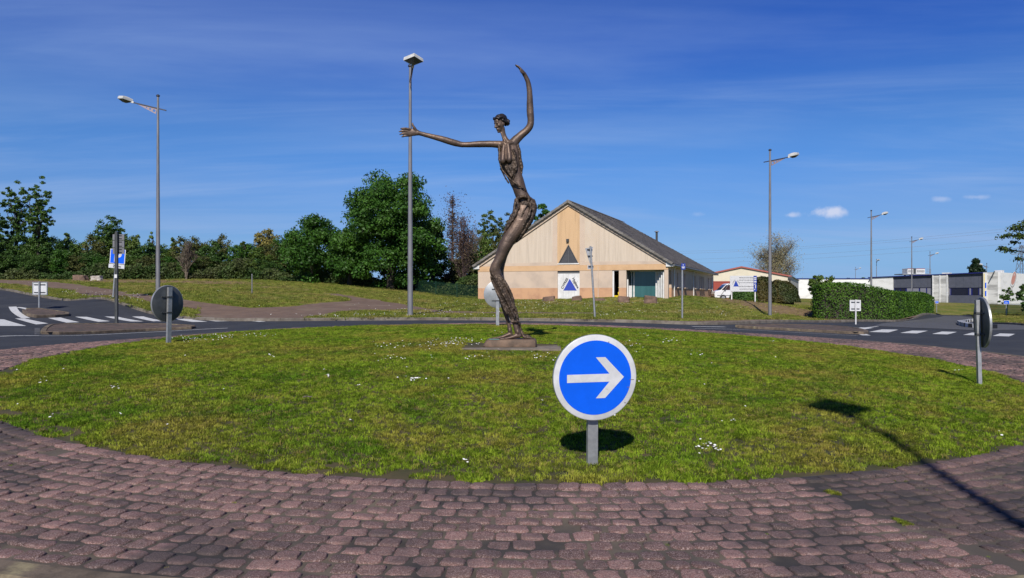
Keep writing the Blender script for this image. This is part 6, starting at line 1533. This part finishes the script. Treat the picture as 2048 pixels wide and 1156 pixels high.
def drain():
    i = min(range(len(back_s)), key=lambda q: abs(back_s[q][0] / back_s[q][1] * F + CX - 257)); p_ = Vector(back_s[i]); q_ = Vector(back_s[i + 1]); d_ = (q_ - p_).normalized()
    b = MB(); b.b2(-.42, .42, -.03, .03, .0, .10); o = b.build('drain_inlet', M['black'], None, loc=(p_.x, p_.y, H(p_.x, p_.y) + .01), rot=(0, 0, math.atan2(d_.y, d_.x))); tag(o, 'dark drain opening in the kerb of the left road', 'drain')
drain()
# crumpled paper on the lawn
def litter():
    for (px, py, lab, mm) in ((615, 797, 'dry torn leaf scrap lying on the lawn', 'kerb'), (829, 759, 'small crumpled white paper on the lawn', 'petal')):
        ts = np.arange(6.2, 20, .01); x = (px - CX) / F * ts; z = CZ + (HZ - py) / F * ts; i = int(np.argmax(z - isl_n(x, ts) - .03 < 0)); c = Vector((x[i], ts[i], isl(x[i], ts[i]) + .045)); n = 7; vs = []; fs = []
        for a in range(n):
            for b in range(n): vs.append(((a - 3) * .018 * (1 + .2 * noise.noise(Vector((a, b, 1)))), (b - 3) * .010, .03 * abs(noise.noise(Vector((a * .9, b * .9, px))))))
        for a in range(n - 1):
            for b in range(n - 1): fs.append((a * n + b, a * n + b + 1, (a + 1) * n + b + 1, (a + 1) * n + b))
        tag(link('litter', mesh('litter', vs, fs, M[mm]), None, c), lab, 'litter')
litter()
# pylon and power lines
def pylon():
    t = 330.0; k = t / F; x = (2043 - CX) * k; zb = CZ - 3; h = (HZ - 490) * k + 3; root = thing('pylon', 'steel lattice power pylon far off at the right edge', 'pylon', (x, t, zb)); b = MB()
    lv = [0, 5, 9.5, 13.5, 17, 20, 22.6, h]; wd = lambda z: 2.3 * (1 - z / h) + .45
    for i in range(len(lv) - 1):
        z0, z1 = lv[i], lv[i + 1]; a, c = wd(z0), wd(z1)
        for (sx, sy_) in ((-1, -1), (1, -1), (1, 1), (-1, 1)):
            b.tube([(sx * a, sy_ * a, z0), (sx * c, sy_ * c, z1)], .09, 4); nx, ny = (-sy_, sx) if 0 else ((sx, -sy_) if sx == sy_ else (-sx, sy_))
            b.tube([(sx * a, sy_ * a, z0), (nx * c, ny * c, z1)], .06, 4); b.tube([(nx * a, ny * a, z0), (sx * c, sy_ * c, z1)], .06, 4)
    b.build('lattice', M['pylon'], root, fix=False)
    b = MB()
    for z_, w in ((h - 4, 4.5), (h - 1.5, 3.5)):
        b.tube([(-w, 0, z_), (0, 0, z_ + .6), (w, 0, z_)], .12, 4); b.tube([(-w, 0, z_), (0, 0, z_ - .3), (w, 0, z_)], .08, 4)
    b.build('crossarms', M['pylon'], root, fix=False)
pylon()
def wires():
    for i, (y0, y1, sag) in enumerate([(452, 500, 10), (466, 512, 10), (478, 520, 9), (445, 495, 12)]):
        t0, t1 = 330.0, 420.0; a = P(2120, y0, t0 - 40); b_ = P(1270, y1 + 8, t1); c = [a.lerp(b_, k / 24) - Vector((0, 0, sag * .25 * 4 * (k / 24) * (1 - k / 24))) for k in range(25)]
        q = MB(); q.tube(c, .035, 4, False); tag(q.build('power_line', M['pylon'], None, fix=False), ['highest', 'second', 'lowest', 'topmost thin'][i] + ' power line sagging across the sky on the right', 'power line', 'power lines over the factory')
wires()
# ---------------------------------------------------------------- vegetation
def leaf_quads(c, nrm, size, r_):
    n = len(c); t = r_.normal(size=(n, 3)); t -= nrm * (t * nrm).sum(1)[:, None]; t /= np.linalg.norm(t, axis=1)[:, None] + 1e-9; b = np.cross(nrm, t)
    s = size * r_.uniform(.6, 1.3, n)[:, None]; V = np.stack([c - t * s, c - b * s * .55, c + t * s + nrm * s * .15, c + b * s * .55], axis=1).reshape(-1, 3)
    return V, np.arange(4 * n).reshape(n, 4)
def crown_mesh(name, m, rx, ry, rz, zc, K, per, leaf, seed, clump=.26, shell=.55, power=1.0, flat=.75, taper=0.0, bottom=None):
    r_ = np.random.default_rng(seed); d = r_.normal(size=(K, 3)); d /= np.linalg.norm(d, axis=1)[:, None]; rad = r_.uniform(0, 1, K) ** .45
    cc = d * rad[:, None]; cc[:, 2] = cc[:, 2]; tp = 1 - taper * (cc[:, 2] + 1) / 2
    C_ = cc * [rx, ry, rz]; C_[:, :2] *= tp[:, None]
    cr = clump * r_.uniform(.65, 1.3, K) * min(rx, rz); idx = np.repeat(np.arange(K), per); n = len(idx)
    u = r_.normal(size=(n, 3)); u /= np.linalg.norm(u, axis=1)[:, None]; rr = r_.uniform(shell, 1.05, n); off = u * rr[:, None] * cr[idx][:, None] * [1.15, 1.15, flat]
    off[:, 2] -= .15 * cr[idx] * (off[:, 0] ** 2 + off[:, 1] ** 2) / (cr[idx] ** 2 + 1e-6)
    p = C_[idx] + off; p[:, 2] += zc
    if bottom is not None: p = p[p[:, 2] > bottom]; u = u[:len(p)]
    nr = u + r_.normal(size=u.shape) * .75 + [0, 0, .35]; nr /= np.linalg.norm(nr, axis=1)[:, None]
    V, Fc = leaf_quads(p, nr, leaf, r_); me = npmesh(name, V, Fc, m); C_[:, 2] += zc
    return me, C_
def trunk_mesh(name, m, h, r0, tips, seed, forks=10, wob=.25, n=8):
    rr = random.Random(seed); b = MB(); sp = [(0, 0, -.3)]; k = 6
    for i in range(1, k + 1): sp.append((rr.uniform(-wob, wob) * i / k, rr.uniform(-wob, wob) * i / k, h * i / k))
    b.tube(sp, [r0 * (1.25 if i == 0 else 1 - .75 * i / k) for i in range(k + 1)], n)
    tips = list(tips); rr.shuffle(tips)
    for tp in tips[:forks]:
        f = rr.uniform(.35, .95); i = min(int(f * k), k - 1); a = Vector(sp[i]).lerp(Vector(sp[i + 1]), f * k - i); e = Vector(tp); mid = a.lerp(e, .5) + Vector((rr.uniform(-.3, .3), rr.uniform(-.3, .3), .25 * (e - a).length * .3)); r1 = r0 * (1 - .75 * f) * .62
        b.tube([a, mid, e], [r1, r1 * .6, r1 * .18], 6)
    return mesh(name, b.v, b.f, m, True)
def make_tree(name, label, cat, x, y, zb, cm, tm, sx=1.0, sz=1.0, rot=0.0, group=None, cname='crown'):
    root = thing(name, label, cat, (x, y, zb), rot, group); root.scale = (sx, sx, sz); link('trunk', tm, root); link(cname, cm, root); return root
def tree_px(name, label, px, top, half, t, leafm, K, per, leaf, seed, base=None, trunk=.25, crown_low=.12, group=None, **kw):
    k = t / F; x = (px - CX) * k; zb = ground_h(x, t) - .1 if base is None else CZ + (HZ - base) * k; Ht = CZ + (HZ - top) * k - zb; r = half * k
    low = crown_low * Ht; rz = (Ht - low) / 2
    cm, cc = crown_mesh('crown', M[leafm], r * .93, r * .93, rz * .95, low + rz, K, per, leaf, seed, **kw)
    tm = trunk_mesh('trunk', M['bark'], Ht * .72, trunk, [tuple(c) for c in cc], seed, 12)
    return make_tree(name, label, 'tree', x, t, zb, cm, tm, 1, 1, 0, group)
# big oak and neighbours
tree_px('oak_tree', 'biggest tree, broad dark green round crown behind the middle street lamp', 782, 341, 108, 73, 'leaf_oak', 150, 430, .135, 11, trunk=.42, crown_low=.02, clump=.24, shell=.35)
tree_px('broadleaf_tree', 'dark green tree leaning against the left flank of the biggest tree', 624, 428, 62, 76, 'leaf_oak', 80, 260, .13, 12, crown_low=.0, clump=.28, shell=.3)
tree_px('broadleaf_tree', 'low bright green tree filling the gap left below the biggest tree', 700, 455, 50, 74, 'leaf_oak', 70, 240, .13, 13, crown_low=.0, clump=.28, shell=.3)
tree_px('broadleaf_tree', 'dark tree at the right foot of the biggest tree', 862, 432, 42, 76, 'leaf_dark', 45, 200, .16, 14, crown_low=.0, clump=.3, shell=.3)
tree_px('tall_tree', 'tall airy tree at the far left, left one of two with gaps of sky', 32, 360, 30, 84, 'leaf_dark', 120, 42, .13, 15, crown_low=.34, clump=.17, shell=.1)
tree_px('tall_tree', 'tallest airy tree at the far left, right one of two with gaps of sky', 78, 346, 29, 82, 'leaf_dark', 140, 42, .13, 16, crown_low=.28, clump=.17, shell=.1)
tree_px('tall_tree', 'airy tree cut by the left edge of the picture', -6, 420, 26, 82, 'leaf_dark', 100, 42, .13, 17, crown_low=.25, clump=.2, shell=.1)
tree_px('round_tree', 'round airy tree rising above the hedge of trees behind the direction sign', 222, 430, 40, 92, 'leaf_dark', 110, 56, .14, 18, crown_low=.3, clump=.17, shell=.1, taper=.1)
tree_px('willow_tree', 'pale yellowish tree top above the tree line', 534, 459, 31, 92, 'leaf_yel', 80, 70, .13, 19, crown_low=.3, clump=.26, shell=.3)
tree_px('broadleaf_tree', 'dark green tree top between the statue and the gable roof', 1085, 394, 26, 95, 'leaf_oak', 40, 150, .18, 20, crown_low=.3, clump=.28, shell=.3)
tree_px('spring_tree', 'thin fresh green tree left of the statue hips', 985, 409, 34, 92, 'leaf_spring', 120, 55, .11, 21, crown_low=.3, clump=.15, shell=.1, trunk=.2)
tree_px('spring_tree', 'loose brownish green tree just behind the roof edge', 1024, 416, 36, 90, 'leaf_olive', 120, 75, .11, 22, crown_low=.2, clump=.15, shell=.1, trunk=.22)
tree_px('low_tree', 'low dense green tree left of the gabled building', 960, 496, 32, 80, 'leaf_mid', 40, 130, .14, 23, crown_low=.0, clump=.3, shell=.3)
tree_px('low_tree', 'olive low tree behind the green wire fence', 905, 520, 40, 79, 'leaf_olive', 40, 130, .14, 24, crown_low=.0, clump=.3, shell=.3)
# the long row of trees at the edge of the meadow
variants = []
for i, (lm, K, per, sh) in enumerate([('leaf_dark', 46, 130, .3), ('leaf_mid', 46, 120, .25), ('leaf_dark', 50, 120, .3), ('leaf_olive', 44, 110, .2), ('leaf_mid', 50, 120, .25), ('leaf_oak', 46, 120, .3), ('leaf_olive', 46, 110, .25)]):
    cm, cc = crown_mesh('crown', M[lm], 2.0, 2.0, 2.9, 2.9, K * 2, per // 2 + 12, .12, 40 + i, clump=.24, shell=sh, power=1, flat=.9, taper=.15 + .1 * (i % 3)); tm = trunk_mesh('trunk', M['bark'], 4.0, .16, [tuple(c) for c in cc], 40 + i, 8); variants.append((cm, tm))
look = ['dark green', 'mid green', 'bushy dark green', 'olive green', 'leafy mid green', 'deep green', 'dull olive']
lab_used = {}
row_n = []; row_k = []
ORD = ['first', 'second', 'third', 'fourth', 'fifth', 'sixth', 'seventh', 'eighth', 'ninth', 'tenth', 'eleventh', 'twelfth', 'thirteenth', 'fourteenth', 'fifteenth', 'sixteenth', 'seventeenth', 'eighteenth', 'nineteenth', 'twentieth'] + ['twenty-' + q for q in ['first', 'second', 'third', 'fourth', 'fifth', 'sixth', 'seventh', 'eighth', 'ninth']] + ['thirtieth'] + ['thirty-' + q for q in ['first', 'second', 'third', 'fourth', 'fifth', 'sixth', 'seventh', 'eighth', 'ninth']]
def row_tree(px, top, half, t, v, row='back'):
    k = t / F; x = (px - CX) * k; zb = ground_h(x, t) - .1; Ht = CZ + (HZ - top) * k - zb
    row_n.append(px); n_ = len(row_n); lb = '%s tree, %s from the left, %s row of the tree line' % (look[v], ORD[sum(1 for q, d_ in row_k if d_ == row) ], row); row_k.append((px, row))
    return make_tree('row_tree', lb, 'tree', x, t, zb, *variants[v], sx=half * k / 2.15, sz=Ht / 5.9, rot=random.uniform(0, 6.28), group='trees in the row behind the meadow')
rr_ = random.Random(21)
tops = [(-60, 455), (0, 462), (60, 462), (110, 466), (150, 470), (190, 470), (240, 468), (275, 478), (310, 476), (345, 480), (380, 462), (415, 466), (450, 474), (490, 478), (525, 482), (560, 478), (600, 470), (640, 470), (900, 500)]
def top_at(px):
    for i in range(len(tops) - 1):
        if tops[i][0] <= px <= tops[i + 1][0]: f = (px - tops[i][0]) / (tops[i + 1][0] - tops[i][0]); return tops[i][1] * (1 - f) + tops[i + 1][1] * f
    return 500
px = -70
while px < 640:
    v = rr_.randrange(7); v = {0: 0, 1: 2}.get(v, v) if px < 120 else v
    if px < 120: v = rr_.choice([0, 2, 0])
    row_tree(px, top_at(px) + rr_.uniform(-5, 14), rr_.uniform(26, 40), rr_.uniform(82, 90), v); px += rr_.uniform(17, 30)
px = -75
while px < 560:
    row_tree(px, top_at(px) + rr_.uniform(26, 48), rr_.uniform(24, 36), rr_.uniform(77, 81), rr_.randrange(7) if px > 120 else rr_.choice([0, 2]), 'front'); px += rr_.uniform(22, 36)
for q_ in ((938, 478, 24, 86, 6), (972, 462, 28, 88, 4), (1000, 470, 26, 88, 6), (915, 505, 26, 84, 3), (955, 520, 26, 84, 1), (985, 500, 24, 84, 6)): row_tree(*q_, row='rightmost')
for (a, b, c) in ((303, 452, 9), (487, 470, 10), (345, 470, 12), (270, 460, 14), (135, 460, 16)):
    k = 88 / F; tree_px('thin_tree', {303: 'thin feathery tree tip beside the left street lamp', 487: 'small dark pointed tree top left of the yellowish tree', 345: 'narrow tree top right of the left street lamp', 270: 'small tree top right of the round airy tree', 135: 'thin tree top left of the round airy tree'}[a], a, b, c, 88, 'leaf_mid', 16, 60, .13, a, crown_low=.2, clump=.4, shell=.1, taper=.5)
# undergrowth closing the foot of the row
def undergrowth():
    r_ = np.random.default_rng(5); n = 70000; u = r_.random(n); px = -90 + u * 1090; t = 75.5 + r_.random(n) * 4 - np.clip((px - 620) / 330, 0, 1) * 3.2; k = t / F; x = (px - CX) * k
    hmax = 1.15 + 1.3 * np.array([noise.noise(Vector((a * .35, 3.3, 0))) for a in x]) + .7 * np.array([noise.noise(Vector((a * 1.3, 8.3, 0))) for a in x]); z = Hn(x, t) + r_.random(n) ** .8 * np.maximum(hmax, .5)
    p = np.column_stack([x, t + (z - 2) * .1, z]); nr = r_.normal(size=(n, 3)) + [0, -.7, .5]; nr /= np.linalg.norm(nr, axis=1)[:, None]; V, Fc = leaf_quads(p, nr, .115, r_)
    tag(link('undergrowth', npmesh('undergrowth', V, Fc, M['under'])), kind='stuff')
undergrowth()
# bare trees
def bare_tree(name, label, px, top, half, t, m, seed, leafm=None, base=None, n0=9, spread=.55, up=.55, nleaf=0, conic=False):
    k = t / F; x = (px - CX) * k; zb = ground_h(x, t) - .1 if base is None else CZ + (HZ - base) * k; Ht = CZ + (HZ - top) * k - zb; R = half * k; rr = random.Random(seed); b = MB(); tips = []
    def br(a, d, L_, r, lv):
        pts = [a]; dd = d.copy()
        for i in range(4): dd = (dd + Vector((rr.uniform(-.16, .16), rr.uniform(-.16, .16), rr.uniform(-.03, .12)))).normalized(); pts.append(pts[-1] + dd * L_ / 4)
        b.tube(pts, [max(r * (1 - .17 * i), .012) for i in range(5)], 3 if lv > 1 else 5, False)
        if lv >= 4: tips.append(pts[-1]); return
        for j in range({0: n0, 1: 6, 2: 5, 3: 4}[lv]):
            i = rr.randrange(1, 5); az = rr.uniform(0, 6.28); side = Vector((math.cos(az), math.sin(az), 0)); nd = (dd * up + side * spread + Vector((0, 0, .22))).normalized(); br(pts[i], nd, L_ * rr.uniform(.42, .66), r * .5, lv + 1)
    if conic:
        b.tube([(0, 0, 0), (0, 0, Ht)], [.2, .03], 6)
        for i in range(150):
            f = rr.uniform(.12, .98); az = rr.uniform(0, 6.28); L_ = R * (1.02 - f) * rr.uniform(.6, 1.15); d = Vector((math.cos(az), math.sin(az), rr.uniform(-.05, .35))); a = Vector((0, 0, Ht * f)); e = a + d * L_; b.tube([a, a.lerp(e, .5) + Vector((0, 0, .05)), e], [.035, .025, .014], 3, False)
            for j in range(9):
                g = rr.uniform(.25, 1); s = a.lerp(e, g); q = s + Vector((rr.uniform(-.35, .35), rr.uniform(-.35, .35), rr.uniform(-.25, .3))); b.tube([s, q], [.017, .010], 3, False); tips.append(q)
    else:
        for j in range(3): br(Vector((0, 0, 0)) if j == 0 else Vector((0, 0, Ht * .1 * j)), Vector((rr.uniform(-.12, .12), rr.uniform(-.12, .12), 1)), Ht * .52, .16, 0)
        mx = max(max(abs(v[0]), abs(v[1])) for v in b.v); mz = max(v[2] for v in b.v); b.v = [(v[0] * R / mx, v[1] * R / mx, v[2] * Ht / mz) for v in b.v]; tips = [Vector((p.x * R / mx, p.y * R / mx, p.z * Ht / mz)) for p in tips]
    root = thing(name, label, 'tree', (x, t, zb)); link('branches', mesh('branches', b.v, b.f, M[m]), root)
    if leafm and nleaf:
        r_ = np.random.default_rng(seed); T_ = np.array([tuple(p) for p in tips]); i = r_.integers(0, len(T_), nleaf); c = T_[i] + r_.normal(size=(nleaf, 3)) * [.6, .6, .45]; nr = r_.normal(size=(nleaf, 3)); nr /= np.linalg.norm(nr, axis=1)[:, None]; V, Fc = leaf_quads(c, nr, .085, r_); link('young_leaves', npmesh('young_leaves', V, Fc, M[leafm]), root)
bare_tree('half_bare_tree', 'pointed purple brown half bare tree right of the biggest tree', 905, 388, 34, 78, 'twig_purple', 3, 'leaf_brown', nleaf=1500, conic=True)
bare_tree('bare_tree', 'thinly leaved brown tree between the pointed one and the building', 928, 430, 30, 77, 'twig_purple', 4, 'leaf_brown', nleaf=2600, n0=8)
bare_tree('bare_tree', 'thin leafless tree with greenish tips above the wire fence', 945, 455, 26, 83, 'twig', 9, 'leaf_spring', nleaf=700, n0=7)
bare_tree('bare_tree', 'leafless tangled tree inside the tree row', 372, 478, 22, 75.5, 'twig', 5, n0=7)
bare_tree('budding_tree', 'large budding tree with pale young leaves behind the warehouse', 1545, 466, 60, 128, 'twig', 6, 'leaf_bud', base=600, nleaf=14000, n0=10, spread=.75)
# far bushes and trees on the right
for (px, top, half, t, lm, lab, base) in [(1632, 549, 16, 150, 'leaf_mid', 'small green tree top left behind the clipped hedge', 600), (1655, 553, 20, 150, 'leaf_mid', 'green tree top above the left end of the white hall', 600), (1690, 556, 22, 210, 'leaf_dark', 'distant low tree above the white hall roof', 600), (1722, 552, 12, 210, 'leaf_dark', 'distant small tree next to the hedge lamp', 600),
                                          (1875, 549, 14, 230, 'leaf_dark', 'distant tree tip behind the factory roof right of the cooling unit', 590), (2026, 541, 10, 210, 'leaf_dark', 'distant tree tip above the end wall of the factory', 590)]:
    tree_px('far_tree', lab, px, top, half, t, lm, 22, 60, .30, px, base=base, crown_low=.1, clump=.35, shell=.2)
tree_px('conifer', 'dark conical conifer behind the factory roof', 1952, 518, 31, 195, 'leaf_conifer', 90, 150, .32, 77, base=592, crown_low=.0, clump=.24, shell=.5, taper=.95, trunk=.3)
tree_px('small_tree', 'small dark leafed tree in front of the white end wall', 2012, 571, 19, 64, 'leaf_dark', 26, 34, .09, 81, base=633, crown_low=.28, clump=.22, shell=.1, trunk=.06)
tree_px('small_tree', 'dark shrub like tree cut by the right edge', 2052, 566, 17, 60, 'leaf_dark', 30, 60, .10, 82, base=638, crown_low=.1, clump=.28, shell=.1, trunk=.06)
tree_px('maple_tree', 'spring leafed tree whose branches reach in at the right edge', 2105, 395, 104, 46, 'leaf_spring', 75, 70, .085, 83, base=650, crown_low=.40, clump=.17, shell=.05, trunk=.2, flat=.5)
# clipped bushes and hedge
def bush(name, label, px, py0, py1, half, t, lm, n, leaf, seed, pw=2.6, cat='bush'):
    k = t / F; x = (px - CX) * k; zb = CZ + (HZ - py1) * k; h = (py1 - py0) * k; R = half * k; r_ = np.random.default_rng(seed); d = r_.normal(size=(n, 3)); d[:, 2] = np.abs(d[:, 2]); d /= np.linalg.norm(d, axis=1)[:, None]; q = (np.abs(d) ** pw).sum(1) ** (-1 / pw)
    bump_ = 1 + .08 * np.array([noise.noise(Vector(a * 3) + Vector((seed, 0, 0))) for a in d]); p = d * (q * bump_ * (1 - .22 * r_.random(n) ** 2))[:, None] * [R, R * .7, h]; nr = d + r_.normal(size=(n, 3)) * .6; nr /= np.linalg.norm(nr, axis=1)[:, None]; V, Fc = leaf_quads(p, nr, leaf, r_)
    root = thing(name, label, cat, (x, t, zb)); link('foliage', npmesh('foliage', V, Fc, M[lm]), root); b = MB(); b.ball((0, 0, 0), (R * .72, R * .5, h * .78), None, 16, 10); b.build('inner_twigs', M['bark'], root, True)
bush('bush', 'large rounded dark bush right of the sign board', 1560, 561, 604, 39, 72, 'leaf_bush', 9000, .10, 1, 2.1)
bush('bush', 'rounded bush with reddish tips half behind the sign board', 1524, 554, 602, 27, 70, 'leaf_bush', 6500, .09, 2)
bush('bush', 'low dark bush under the sign board', 1487, 580, 600, 27, 68, 'leaf_dark', 3500, .09, 3)
def hedge():
    pts = [W2(1650, 58.5), W2(1624, 52.0), W2(1665, 50.0), W2(1716, 50.2), W2(1790, 54), W2(1838, 66), W2(1868, 80)]
    hs = [2.2, 2.25, 2.42, 2.45, 2.1, 1.95, 1.85]; sm = catmull([(*p, h) for p, h in zip(pts, hs)], 8); r_ = np.random.default_rng(8)
    root = thing('hedge', 'long clipped green hedge along the side road, curving away to the right', 'hedge', (pts[2][0], pts[2][1], H(*pts[2]))); O = root.location; V = []; Fc = []; nv = 0; core = MB(); cv = []
    width = 1.5
    for i in range(len(sm) - 1):
        a = Vector(sm[i][:2]); b = Vector(sm[i + 1][:2]); L_ = (b - a).length; d = (b - a).normalized(); nn = Vector((-d.y, d.x)); hh = sm[i][2]; h2 = sm[i + 1][2]
        per = 430 * (50 / max(a.y, 45)) ** 1.2; n = int(L_ * (hh * 2 + width) * per * .5); f = r_.random(n); side = r_.random(n); tot = hh * 2 + width; q = side * tot
        base = np.outer(1 - f, [a.x, a.y]) + np.outer(f, [b.x, b.y]); hc = hh * (1 - f) + h2 * f
        z = np.where(q < hh, q, np.where(q < hh + width, hc, q - hh - width)); off = np.where(q < hh, 0.0, np.where(q < hh + width, q - hh, width)); z = np.minimum(z, hc)
        rough = np.array([.10 * noise.noise(Vector((x_ * .9, y_ * .9, z_ * .9))) + .06 * noise.noise(Vector((x_ * 3, y_ * 3, z_ * 3))) for (x_, y_), z_ in zip(base, z)])
        edge = np.minimum(hc - z, np.minimum(off, width - off) * 1.0); inw = r_.random(n) ** 1.5 * .16 - rough
        nx = np.where(q < hh, -1.0, np.where(q < hh + width, 0.0, 1.0)); nzv = np.where((q >= hh) & (q < hh + width), 1.0, 0.0)
        off2 = off - nx * inw; z2 = z - nzv * inw * 1.2; g = Hn(base[:, 0] + nn.x * off2, base[:, 1] + nn.y * off2) + .05
        p = np.column_stack([base[:, 0] + nn.x * off2, base[:, 1] + nn.y * off2, g + z2]) - np.array(O); nr = np.column_stack([nn.x * nx, nn.y * nx, nzv]) + r_.normal(size=(n, 3)) * .55 + [0, 0, .25]; nr /= np.linalg.norm(nr, axis=1)[:, None]
        v, fc = leaf_quads(p, nr, .062 * max(a.y / 50, 1), r_); V.append(v); Fc.append(fc + nv); nv += len(v)
    for i in range(len(sm)):
        a = Vector(sm[max(i - 1, 0)][:2]); b = Vector(sm[min(i + 1, len(sm) - 1)][:2]); d = (b - a).normalized(); nn = Vector((-d.y, d.x)); c = Vector(sm[i][:2]); g = H(c.x, c.y); 
        for (o, z) in ((.22, -.1), (.22, sm[i][2] - .22), (width - .22, sm[i][2] - .22), (width - .22, -.1)): cv.append((c.x + nn.x * o - O.x, c.y + nn.y * o - O.y, g + z - O.z))
    fs = [(i * 4 + k, i * 4 + (k + 1) % 4, i * 4 + 4 + (k + 1) % 4, i * 4 + 4 + k) for i in range(len(sm) - 1) for k in range(4)] + [(3, 2, 1, 0), tuple(len(cv) - 4 + k for k in range(4))]
    link('foliage', npmesh('foliage', np.vstack(V), np.vstack(Fc), M['leaf_hedge']), root); core.add(cv, fs); core.build('inner_twigs', M['bark'], root)
hedge()
bush('shrub', 'loose shrub poking above the left end of the clipped hedge', 1641, 551, 632, 20, 60, 'leaf_mid', 900, .09, 6, 1.8, 'shrub')
# far belt of trees and low hills closing the horizon
def hills():
    vs = []; fs = []; n = 160; rows = [(320, -6, 0), (430, 6, 1), (620, 12, 2), (900, 10, 3)]
    for i in range(n + 1):
        a = math.radians(-75 + 150 * i / n)
        for (r, h, k) in rows: vs.append((math.sin(a) * r, math.cos(a) * r, CZ - 2 + (h * (.55 + .45 * noise.noise(Vector((a * 6, k * .4, 0)))) if k else -6)))
    for i in range(n):
        for k in range(3): q = i * 4 + k; fs.append((q, q + 4, q + 5, q + 1))
    tag(link('hills', mesh('hills', vs, fs, mat('far_wooded_hills', (.03, .05, .018), (.045, .065, .025), .05, rough=1, bump=1, bscale=.4, bdist=1.5), True)), kind='structure')
hills()
